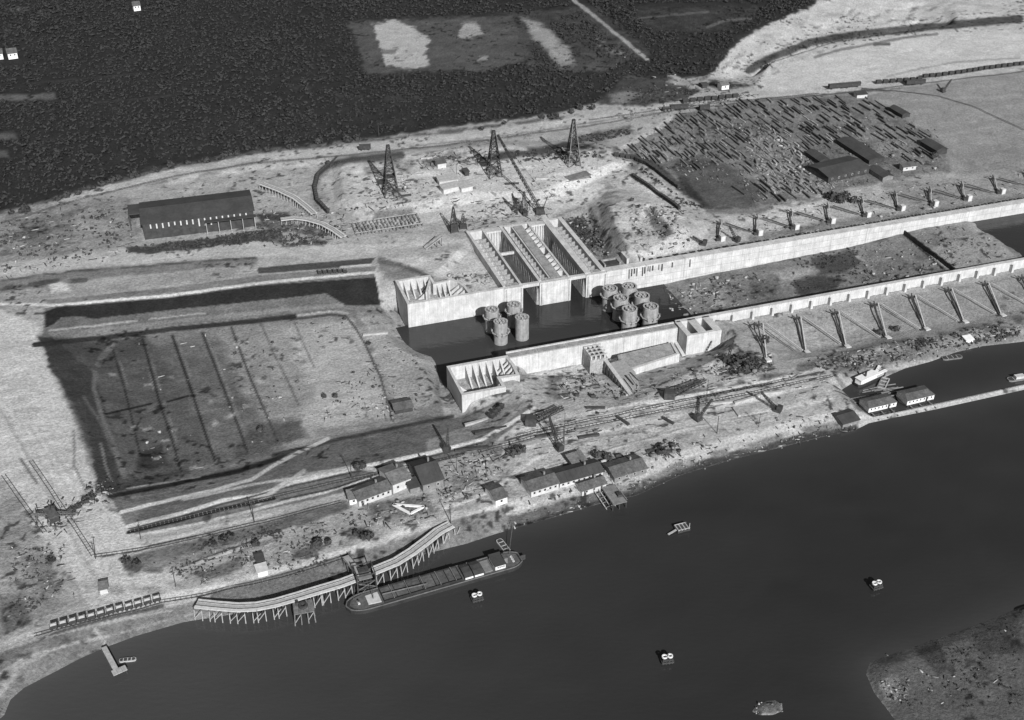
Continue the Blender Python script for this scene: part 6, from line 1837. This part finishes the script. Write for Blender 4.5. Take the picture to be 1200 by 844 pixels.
YARD = [(728, 178), (792, 138), (868, 121), (1008, 111), (1050, 133), (1092, 160), (1085, 190), (1025, 196), (975, 225), (905, 236), (862, 228), (815, 200), (770, 190)]
def inside(pts, x, y):
    return sdf(pts, np.array([x], float), np.array([y], float))[0] > 0
dense = [(868, 150), (905, 150), (940, 175), (985, 215), (960, 226), (905, 226), (880, 190)]
bare = [(800, 195), (830, 180), (880, 205), (890, 235), (850, 240), (820, 228)]
sheds = [(940, 188), (1025, 155), (1045, 190), (1045, 216), (960, 222)]
YZONES = [(735, 176, 'at the western tip of the timber yard'), (770, 162, 'along the yard road in the west'), (800, 145, 'next to the locomotive siding'), (845, 130, 'at the yard edge facing the sidings'), (900, 122, 'at the yard edge below the sand pit railway'), (955, 116, 'at the yard edge below the covered wagons'), (1005, 120, 'at the top corner near the low pale hut'),
          (800, 180, 'above the bare patch of the yard'), (835, 165, 'in the west of the yard, amid straight rows'), (870, 175, 'on the west flank of the jumbled heap'), (890, 155, 'at the head of the jumbled heap'), (915, 180, 'inside the jumbled heap'), (940, 205, 'in the jumbled heap beside the workshop'), (900, 220, 'at the foot of the jumbled heap'), (860, 215, 'on the bare southern patch'), (950, 150, 'on the open rows behind the jumbled heap'), (985, 145, 'behind the long storage shed'), (1030, 150, 'on the east side of the long storage shed'), (1060, 170, 'towards the eastern rim of the yard'), (1075, 190, 'by the shed on the eastern rim'), (1035, 138, 'near the small shed on the grey field')]
placed = []
cnt = 0
tries = 0
while cnt < 295 and tries < 6000:
    tries += 1
    px, py = random.uniform(722, 1095), random.uniform(112, 236)
    if not inside(YARD, px, py) or inside(sheds, px, py):
        continue
    dn = inside(dense, px, py)
    if inside(bare, px, py) and random.random() < .88:
        continue
    if px > 985 and random.random() < .5:
        continue
    k = random.choice((2, 3, 2, 5, 7, 7, 4, 2, 7) if dn else (0, 0, 1, 1, 2, 3, 3, 6, 6, 1, 5))
    me, ln, mt = kinds[k]
    p = G(px, py)
    q = p - LO
    s, t = q.dot(LE), q.dot(LN)
    s = round(s / 2.6) * 2.6 + random.uniform(-.35, .35)
    if any(abs(s - a) < 1.5 and abs(t - b) < (ln + c) / 2 + .6 for a, b, c in placed):
        continue
    if cnt < 12:
        pass
    placed.append((s, t, ln))
    o = bpy.data.objects.new('timber_stack', me); COL.objects.link(o)
    w_ = L(s, t); 
    o.location = (w_.x, w_.y, ground_z(w_.x, w_.y) - .1)
    o.rotation_euler.z = LOCK_ANG + math.pi / 2 + random.gauss(0, .05 if not dn else .16)
    o.scale.z = random.uniform(.7, 1.4)
    zn = min(YZONES, key=lambda q: (q[0] - px) ** 2 + (2 * (q[1] - py)) ** 2)[2]
    adj = 'long' if ln > 9.5 else ('short' if ln < 7.2 else 'middle-length')
    colr = {'stack_dark': 'dark weathered', 'stack_grey': 'grey', 'timber_pale': 'pale fresh'}[mt]
    tag(o, '%s %s timber stack %s' % (adj, colr, zn), 'timber stack', '%s %s timber stacks %s' % (adj, colr, zn))
    cnt += 1

# ------------------------------------------------------------------ loose building material that nobody could count
class Scatter:
    def __init__(self):
        self.v = []; self.f = []; self.n = 0
    def put(self, V, F):
        self.v.append(V); self.f.append(F + self.n); self.n += len(V)
    def build(self, name, mat):
        V = np.concatenate(self.v); F = np.concatenate(self.f)
        me = bpy.data.meshes.new(name)
        me.vertices.add(len(V)); me.vertices.foreach_set('co', V.astype(np.float32).ravel())
        me.loops.add(F.size); me.polygons.add(len(F))
        me.loops.foreach_set('vertex_index', F.astype(np.int32).ravel())
        me.polygons.foreach_set('loop_start', (np.arange(len(F)) * 4).astype(np.int32))
        me.update(calc_edges=True)
        me.materials.append(M[mat])
        return link(name, me, kind='stuff')
BF = np.array([(3, 2, 1, 0), (4, 5, 6, 7), (0, 1, 5, 4), (1, 2, 6, 5), (2, 3, 7, 6), (3, 0, 4, 7)])
def scat_box(S, p, ln, w, h, rz, jit=0.0, tilt=0.0):
    c, s = math.cos(rz), math.sin(rz)
    V = np.array([(-1, -1, 0), (1, -1, 0), (1, 1, 0), (-1, 1, 0), (-1, -1, 1), (1, -1, 1), (1, 1, 1), (-1, 1, 1)], float)
    V[:, :2] *= .5
    if jit:
        V += rng.uniform(-jit, jit, V.shape)
    V *= (ln, w, h)
    V[:, 2] += V[:, 0] * tilt
    x = V[:, 0] * c - V[:, 1] * s; y = V[:, 0] * s + V[:, 1] * c
    S.put(np.stack([x + p.x, y + p.y, V[:, 2] + p.z - .15], 1), BF)
SD, SG, SP_, SR = Scatter(), Scatter(), Scatter(), Scatter()
def litter(pts, n, big=1.0, planks=.5, dark=.5, ang=None, clump=0):
    xs = [p[0] for p in pts]; ys = [p[1] for p in pts]
    k = 0; t = 0
    cx = cy = None
    while k < n and t < n * 8:
        t += 1
        if clump and cx is not None and random.random() < .7:
            px, py = cx + random.gauss(0, clump * 1.6), cy + random.gauss(0, clump)
        else:
            px, py = random.uniform(min(xs), max(xs)), random.uniform(min(ys), max(ys))
            if inside(pts, px, py):
                cx, cy = px, py
        if not inside(pts, px, py):
            continue
        p = G(px, py)
        k += 1
        r = random.random()
        S = SD if r < dark * .6 else (SG if r < dark * .6 + (1 - dark * .6) * .68 else SP_)
        a = (LOCK_ANG + random.choice((0, math.pi / 2)) + random.gauss(0, .25)) if ang is None else ang + random.gauss(0, .15)
        if random.random() < planks:
            scat_box(S, p, random.uniform(1.2, 4.6) * big, random.uniform(.22, .5), random.uniform(.2, .5), a, 0, random.uniform(-.04, .04))
        else:
            s = (.3 + 1.0 * random.random() ** 2.5) * big
            scat_box(S if random.random() < .6 else SR, p, s * random.uniform(.8, 1.8), s, s * random.uniform(.5, 1.1), random.uniform(0, 3), .18)
litter([(500, 560), (560, 520), (605, 518), (600, 545), (560, 585), (520, 592)], 260, .8, .6, .6, clump=9)
litter([(420, 595), (500, 580), (515, 605), (430, 625)], 60, 1, .5, .6)
litter([(600, 590), (700, 545), (860, 500), (985, 470), (1000, 500), (800, 552), (620, 620)], 230, .7, .5, .7, clump=10)
litter([(690, 545), (790, 515), (800, 530), (700, 560)], 120, 1.2, .5, .75, clump=8)
litter([(600, 500), (900, 430), (985, 430), (960, 462), (820, 490), (640, 535)], 190, .9, .75, .6, ang=LOCK_ANG)
litter([(640, 440), (700, 425), (760, 450), (850, 420), (880, 440), (760, 465), (660, 475)], 260, 1.1, .5, .6, clump=9)
litter([(840, 415), (905, 415), (905, 440), (845, 442)], 110, 1.2, .5, .85, clump=8)
litter([(940, 425), (1050, 400), (1195, 375), (1195, 396), (1060, 425), (980, 442)], 380, .8, .35, .6, clump=9)
litter([(870, 110), (1100, 150), (1100, 200), (880, 240), (860, 180)], 420, 1.2, .8, .5, ang=LOCK_ANG + math.pi / 2)
litter([(868, 150), (905, 150), (940, 175), (985, 215), (960, 226), (905, 226), (880, 190)], 520, 1.1, .6, .25, ang=LOCK_ANG + math.pi / 2)
litter([(730, 178), (790, 140), (870, 122), (900, 230), (800, 205)], 260, 1.2, .9, .55, ang=LOCK_ANG + math.pi / 2)
litter([(440, 180), (580, 165), (700, 170), (720, 200), (640, 235), (520, 245), (440, 245)], 260, 1, .6, .6, clump=12)
litter([(485, 182), (570, 176), (570, 195), (490, 200)], 130, 1.3, .7, .8, clump=6)
litter([(430, 210), (480, 205), (480, 250), (425, 250)], 130, 1.2, .7, .6, clump=5)
litter([(560, 236), (640, 232), (660, 262), (640, 268), (610, 256), (550, 268)], 170, 1.1, .6, .6, clump=8)
litter([(650, 255), (700, 250), (715, 300), (690, 300)], 160, 1.1, .4, .8, clump=7)
litter([(735, 240), (800, 240), (810, 290), (745, 305)], 200, 1.1, .2, .5, clump=9)
litter([(770, 340), (900, 312), (910, 345), (860, 365), (780, 372)], 220, 1.1, .3, .6, clump=9)
litter([(1000, 290), (1140, 260), (1185, 300), (1010, 335)], 260, .9, .2, .6, clump=12)
litter([(300, 245), (420, 240), (420, 285), (300, 290)], 220, 1, .5, .7, clump=9)
litter([(0, 250), (150, 230), (160, 300), (0, 330)], 200, 1, .5, .6, clump=9)
litter([(10, 640), (75, 640), (90, 700), (10, 735)], 90, .6, .5, .5, clump=12)
litter([(40, 590), (90, 580), (110, 600), (70, 630), (40, 620)], 90, .8, .5, .75, clump=7)
litter([(100, 565), (135, 560), (130, 590), (95, 600)], 70, .9, .2, .8, clump=6)
litter([(170, 655), (340, 612), (420, 600), (520, 600), (400, 640), (240, 690)], 170, .5, .4, .75, clump=12)
litter([(330, 500), (480, 380), (505, 470), (480, 490)], 200, .8, .4, .7, clump=12)
litter([(160, 400), (420, 372), (330, 530), (170, 560)], 160, .8, .3, .5, clump=12)
litter([(520, 325), (545, 330), (600, 336), (592, 325), (540, 320)], 60, .9, .3, .4)
litter([(595, 412), (790, 376), (792, 380), (600, 418)], 90, .8, .6, .7)
litter([(1025, 770), (1190, 730), (1190, 830), (1050, 830)], 45, .5, .5, .9, clump=14)
litter([(1032, 798), (1066, 795), (1064, 822), (1038, 822)], 90, .45, .2, .1, clump=8)
litter([(590, 615), (700, 582), (800, 548), (1000, 495), (1005, 505), (800, 560), (600, 622)], 300, .6, .3, .8)
litter([(883, 822), (915, 820), (918, 836), (884, 838)], 40, .4, .1, .2)
litter([(855, 250), (1195, 200), (1195, 232), (870, 285)], 200, .9, .5, .6, clump=10)
litter([(700, 60), (760, 120), (850, 110), (880, 100)], 60, 1, .4, .6)
litter([(780, 120), (880, 108), (900, 116), (800, 132)], 110, 1.2, .5, .7, clump=7)
SD.build('dark_timber_litter', 'timber_dark'); SG.build('grey_timber_litter', 'timber'); SP_.build('pale_timber_litter', 'timber_pale'); SR.build('rubble', 'rubble')
# big countable planks and beams lying about
BPL = [(730, 494, 'alone on the sandy yard road'), (783, 494, 'crosswise near the small yard crane'), (863, 484, 'upright to the tracks on the yard'), (872, 470, 'between the two small yard cranes'), (890, 463, 'beside the tracks near the basin'), (845, 473, 'along the middle of the yard tracks'), (698, 479, 'at the foot of the retaining wall'), (640, 511, 'by the head of the quay ramp'), (690, 512, 'on the yard south of the tracks'), (500, 186, 'behind the western derrick'), (497, 226, 'in front of the pale plank huts'), (579, 228, 'below the middle derrick'), (476, 230, 'beside the western derrick foot'), (635, 210, 'between the jib and the eastern derrick'), (600, 216, 'by the jib on the derrick plateau'), (772, 530, 'on the bank above the quay sheds'), (776, 528, 'crosswise on the bank above the quay sheds'), (560, 495, 'on the ramp under the south head'), (577, 505, 'lower on the ramp under the south head'), (553, 527, 'at the track junction'), (440, 392, 'on the channel bed by the curved ditch'), (480, 560, 'behind the tarred hall')]
for i, (px, py, a, ln, mt) in enumerate(((730, 494, -50, 7, 'd'), (783, 494, -48, 6, 'd'), (863, 484, -75, 6, 'p'), (872, 470, 25, 10, 'p'), (885, 466, 28, 9, 'p'), (845, 473, 10, 10, 'p'), (905, 461, 10, 8, 'p'), (698, 479, 0, 8, 'd'), (640, 511, 14, 9, 'd'), (690, 512, 14, 9, 'd'), (500, 186, 10, 7, 'p'), (497, 226, -35, 6, 'p'), (579, 228, -50, 5, 'p'), (476, 230, 20, 6, 'd'), (635, 210, 5, 7, 'p'), (600, 216, 5, 8, 'd'), (772, 530, 0, 10, 'd'), (776, 529, -60, 6, 'd'), (560, 495, 25, 12, 'p'), (575, 505, 20, 14, 'd'), (553, 527, 10, 14, 'd'), (440, 392, 10, 12, 'p'), (480, 560, 14, 12, 'p'))):
    p = G(px, py)
    o = MB().box(-ln / 2, ln / 2, -.55, .55, -.2, .9).build('timber_baulk', M['timber_dark' if mt == 'd' else 'timber_pale'])
    o.location = p; o.rotation_euler.z = R(a)
    wh = min(BPL, key=lambda q: (q[0] - px) ** 2 + (q[1] - py) ** 2)[2]
    tag(o, '%s %s timber baulk lying %s' % ('long' if ln > 8 else 'short', 'dark' if mt == 'd' else 'pale', wh), 'timber baulk', 'loose timber baulks')

# ------------------------------------------------------------------ trees
def crown_faces(n, rx, rz_, cz, size, seed, flat=.6):
    r = np.random.default_rng(seed)
    d = r.normal(size=(n, 3)); d /= np.linalg.norm(d, axis=1)[:, None]
    rad = r.uniform(.45, 1.0, n) ** .5
    lob = 1 + .25 * np.sin(d[:, 0] * 5 + seed) * np.cos(d[:, 1] * 4 + seed * 2)
    c = d * (rad * lob)[:, None] * (rx, rx, rz_); c[:, 2] += cz
    nv = d + r.normal(scale=.5, size=(n, 3)); nv[:, 2] = np.abs(nv[:, 2]) + .3
    nv /= np.linalg.norm(nv, axis=1)[:, None]
    a = np.cross(nv, r.normal(size=(n, 3))); a /= np.linalg.norm(a, axis=1)[:, None]
    b = np.cross(nv, a)
    s = r.uniform(.6, 1.2, n)[:, None] * size
    V = np.stack([c - a * s - b * s * .8, c + a * s - b * s * .8, c + a * s + b * s * .8, c - a * s + b * s * .8], 1)
    return V.reshape(-1, 3)
protos = []
for k in range(6):
    protos.append(crown_faces(17, 1.6, 1.2, 1.9, .56, k))
fz = [(-200, 320), (0, 247), (60, 229), (130, 204), (200, 189), (280, 178), (340, 169), (440, 159), (520, 148), (600, 138), (660, 129), (700, 119), (735, 98), (760, 86), (800, 90), (832, 86), (848, 66), (862, 44), (900, 25), (950, 6), (990, -60), (1100, -160), (-300, -160)]
clear = [[(405, 26), (440, 22), (512, 20), (610, 14), (628, 30), (618, 74), (560, 85), (508, 84), (430, 90), (418, 62)], [(612, 18), (632, 22), (650, 38), (670, 56), (676, 78), (655, 80), (638, 60), (620, 42)],
         [(740, 4), (900, 4), (868, 30), (830, 40), (760, 36)], [(664, 0), (684, -2), (720, 30), (768, 68), (757, 74), (700, 34)], [(735, 88), (770, 94), (822, 106), (800, 120), (745, 124), (700, 122), (716, 106)], [(-20, 62), (28, 60), (28, 78), (-20, 80)], [(-10, 108), (66, 108), (66, 120), (-10, 120)], [(-10, 172), (14, 172), (14, 188), (-10, 188)], [(-10, 154), (20, 154), (20, 166), (-10, 166)], [(150, 4), (168, 4), (168, 16), (150, 16)]]
half = [[(600, 12), (700, 6), (765, 66), (700, 86), (620, 82)]]
cx = np.arange(-640, 470, 3.3); cy = np.arange(560, 1240, 3.6)
TX, TY = np.meshgrid(cx, cy)
TX = TX.ravel() + rng.uniform(-1.9, 1.9, TX.size); TY = TY.ravel() + rng.uniform(-2.0, 2.0, TY.size)
iz = np.clip(np.searchsorted(gx, TX) - 1, 0, NXG - 2); jz = np.clip(np.searchsorted(gy, TY) - 1, 0, NYG - 2)
TZ = ZG[jz, iz]
tpx, tpy = project(TX, TY, TZ)
keep = (sdf(fz, tpx, tpy) > 0) & (tpx > -160) & (tpx < 1120) & (tpy > -60)
for c in clear:
    keep &= sdf(c, tpx, tpy) < 0
for c in half:
    keep &= ~((sdf(c, tpx, tpy) > 0) & (fbm(TX / 25, TY / 25, 3, 2) < .53))
for pl in ([(110, 121), (165, 117), (205, 112)], [(40, 98), (100, 93), (168, 86)], [(300, 108), (400, 100)], [(560, 112), (600, 96)], [(30, 160), (150, 150)], [(745, 22), (830, 12)]):
    keep &= line_dist(pl, tpx, tpy) > 1.6
keep &= rng.random(TX.size) < .55 + .9 * (fbm(TX / 45, TY / 45, 3, 1) - .2)
TX, TY, TZ = TX[keep], TY[keep], TZ[keep]
nT = len(TX)
allV = []
sc_ = rng.uniform(.5, 1.15, nT) * (0.65 + .6 * fbm(TX / 40, TY / 40, 3, 4))
ro = rng.uniform(0, 6.28, nT)
for k in range(6):
    m = np.arange(nT) % 6 == k
    P = protos[k]
    c, s = np.cos(ro[m])[:, None], np.sin(ro[m])[:, None]
    x = (P[None, :, 0] * c - P[None, :, 1] * s) * sc_[m][:, None] + TX[m][:, None]
    y = (P[None, :, 0] * s + P[None, :, 1] * c) * sc_[m][:, None] + TY[m][:, None]
    z = P[None, :, 2] * sc_[m][:, None] * .85 + TZ[m][:, None] - .3
    allV.append(np.stack([x, y, z], -1).reshape(-1, 3))
V = np.concatenate(allV)
F = np.arange(len(V)).reshape(-1, 4)
me = bpy.data.meshes.new('dune_woodland')
me.vertices.add(len(V)); me.vertices.foreach_set('co', V.astype(np.float32).ravel())
me.loops.add(F.size); me.polygons.add(len(F))
me.loops.foreach_set('vertex_index', F.astype(np.int32).ravel())
me.polygons.foreach_set('loop_start', (np.arange(len(F)) * 4).astype(np.int32))
me.update(calc_edges=True); me.materials.append(M['leaf'])
link('dune_woodland', me, kind='stuff')
print('trees', nT)
# shrubs that stand singly along the railway and about the works
def shrub(k):
    o = thing('shrub', 'x', 'shrub', (0, 0, 0), 0)
    Vs = crown_faces(70, 2.0, 1.6, 1.9, .5, 50 + k)
    mb = MB(); mb.add([tuple(v) for v in Vs], [tuple(range(i * 4, i * 4 + 4)) for i in range(len(Vs) // 4)])
    mesh = mb.mesh('crown', M['leaf_edge']); link('crown', mesh, o)
    MB().cyl((0, 0, -.4), (0, 0, 1.6), .16, .09, n=5).build('trunk', M['bark'], o)
    for q in range(3):
        a = q * 2.1
        MB().cyl((0, 0, .9), (math.cos(a) * .9, math.sin(a) * .9, 2.1), .08, .04, n=4).build('limb', M['bark'], o)
    return o
sh_protos = [shrub(k) for k in range(3)]
spots = []
for pts, n in (([(0, 256), (60, 239), (130, 214), (200, 198)], 26), ([(200, 198), (300, 178), (440, 164)], 22), ([(560, 152), (660, 136), (705, 124)], 10)):
    P = [Vector((a, b, 0)) for a, b in pts]
    Q = resample(P, 2.0)
    for i in range(n):
        q = random.choice(Q)
        spots.append((q.x + random.uniform(-2, 2), q.y + random.uniform(-2, 2), random.uniform(.6, 1.3), 'dark shrub in the broken row along the railway under the wood', 'shrubs along the railway'))
for (px, py, s) in ((64, 606, 1.0), (100, 590, 1.2), (108, 585, 1.1), (92, 596, 1.0), (84, 601, 1.1), (116, 578, .9), (418, 628, 1.0), (433, 631, 1.2), (426, 632, 1.0), (300, 640, 1.1), (372, 640, 1.3), (385, 638, 1.0), (262, 636, 1.2), (270, 632, 1.1), (250, 640, 1.0), (606, 532, 1.6), (600, 534, 1.4), (612, 530, 1.3), (641, 574, 1.2), (420, 550, 1.3), (425, 548, 1.1), (895, 402, 1.7), (866, 426, 1.8), (860, 430, 1.6), (875, 432, 1.5), (976, 235, 2.2), (984, 238, 2.2), (990, 233, 1.9), (1000, 238, 1.7), (972, 232, 1.7), (740, 236, .9), (393, 466, .9), (380, 466, .8), (148, 660, 1.1), (160, 664, 1.1), (1095, 185, 1.6), (1040, 205, 1.2), (774, 532, 1.5), (700, 536, 1.3), (712, 538, 1.3), (1050, 388, 1.2), (1030, 392, 1.2), (432, 404, .8), (305, 505, 1.0), (60, 660, 1.1)):
    spots.append((px, py, s * .72, 'dark low shrub growing among the spoil of the works', 'shrubs about the works'))
LANDMARKS = [(62, 605, 'the chain-bucket excavator'), (105, 585, 'the top of the sand fan'), (425, 630, 'the tipping tower'), (300, 640, 'the grass slope above the trestle'), (378, 638, 'the scrub west of the barracks'), (258, 636, 'the scrub over the wagon train'),
             (606, 532, 'the heaps behind the quay sheds'), (641, 574, 'the squat quay shed'), (422, 549, 'the dyke track north of the barracks'), (895, 402, 'the first southern frames'), (866, 428, 'the spoil near the twin culvert'), (985, 235, 'the wide workshop'),
             (740, 236, 'the sand heap'), (386, 466, 'the bare channel bed'), (154, 662, 'the west end of the dyke'), (1095, 185, 'the east rim of the timber yard'), (1040, 205, 'the white-fronted hut'), (774, 532, 'the bank above the ribbed quay shed'), (706, 537, 'the ground behind the ribbed quay shed'), (1040, 390, 'the rubble by the basin'), (432, 404, 'the curved ditch'), (305, 505, 'the dark end of the channel bed'), (60, 660, 'the rough ground in the west'),
             (20, 248, 'the far western bend of the railway'), (70, 235, 'the railway north-west of the hangar'), (140, 212, 'the railway just behind the hangar'), (210, 196, 'the railway above the hangar roof'), (290, 180, 'the railway north of the timber ramps'), (370, 172, 'the railway before the western derrick'), (430, 165, 'the railway above the western derrick'), (600, 146, 'the railway above the middle derrick'), (680, 130, 'the railway above the eastern derrick')]
def near(px, py):
    return min(LANDMARKS, key=lambda q: (q[0] - px) ** 2 + (q[1] - py) ** 2)[2]
BIG = ['knee-high', 'small', 'middling', 'spreading', 'large']
used = [False] * 3
for i, (px, py, s, lab, grp) in enumerate(spots):
    k = i % 3
    p = G(px, py)
    place = near(px, py)
    lab = '%s dark shrub at %s' % (BIG[min(4, max(0, int((s - .45) / .25)))], place)
    grp = 'shrubs at ' + place
    if not used[k]:
        o = sh_protos[k]; used[k] = True; o.location = p; o.scale = (s, s, s); o['label'] = lab
    else:
        o = dup(sh_protos[k], p, random.uniform(0, 6.28), lab, s)
    o['group'] = grp
# rushes and scrub in patches nobody could count
SV = Scatter()
def scrub(pts, n, size=.9, clump=8):
    xs = [p[0] for p in pts]; ys = [p[1] for p in pts]
    k = t = 0; cx = None
    while k < n and t < n * 8:
        t += 1
        if cx is not None and random.random() < .82:
            px, py = cx + random.gauss(0, clump), cy + random.gauss(0, clump * .5)
        else:
            px, py = random.uniform(min(xs), max(xs)), random.uniform(min(ys), max(ys)); cx, cy = px, py
        if not inside(pts, px, py):
            continue
        p = G(px, py); k += 1
        V = crown_faces(9, size * random.uniform(.6, 1.3), size * .6, size * .5, size * .45, random.randrange(999)) + np.array((p.x, p.y, p.z - .1))
        SV.put(V, np.arange(36).reshape(9, 4))
scrub([(145, 291), (298, 272), (330, 268), (330, 282), (240, 291), (150, 298)], 260, .9)
scrub([(0, 262), (150, 236), (160, 290), (0, 320)], 220, .8, 7)
scrub([(300, 262), (395, 260), (395, 285), (310, 290)], 160, .9, 7)
scrub([(560, 186), (640, 172), (705, 172), (705, 184), (600, 190)], 200, .9, 6)
scrub([(664, 162), (738, 150), (738, 158), (680, 170)], 120, .9, 6)
scrub([(170, 655), (290, 620), (420, 600), (430, 625), (300, 660), (230, 688)], 260, .5, 8)
scrub([(940, 425), (1050, 400), (1195, 375), (1195, 392), (1060, 420), (980, 440)], 260, .7, 7)
scrub([(845, 416), (905, 416), (905, 438), (845, 440)], 120, .8, 6)
scrub([(720, 183), (806, 236), (830, 245), (800, 240), (760, 200)], 160, .8, 6)
scrub([(10, 640), (75, 640), (60, 700), (10, 735)], 90, .5, 9)
scrub([(700, 112), (740, 100), (820, 108), (760, 122)], 120, .9, 6)
scrub([(920, 290), (1005, 290), (1010, 330), (930, 345)], 130, .7, 7)
scrub([(655, 258), (700, 252), (705, 290), (680, 290)], 140, .8, 6)
scrub([(300, 650), (405, 645), (390, 660), (300, 690)], 60, .5, 7)
scrub([(1020, 776), (1195, 714), (1195, 830), (1050, 830)], 110, .45, 12)
o = SV.build('low_scrub', 'bark'); o.data.materials[0] = M['leaf_edge']
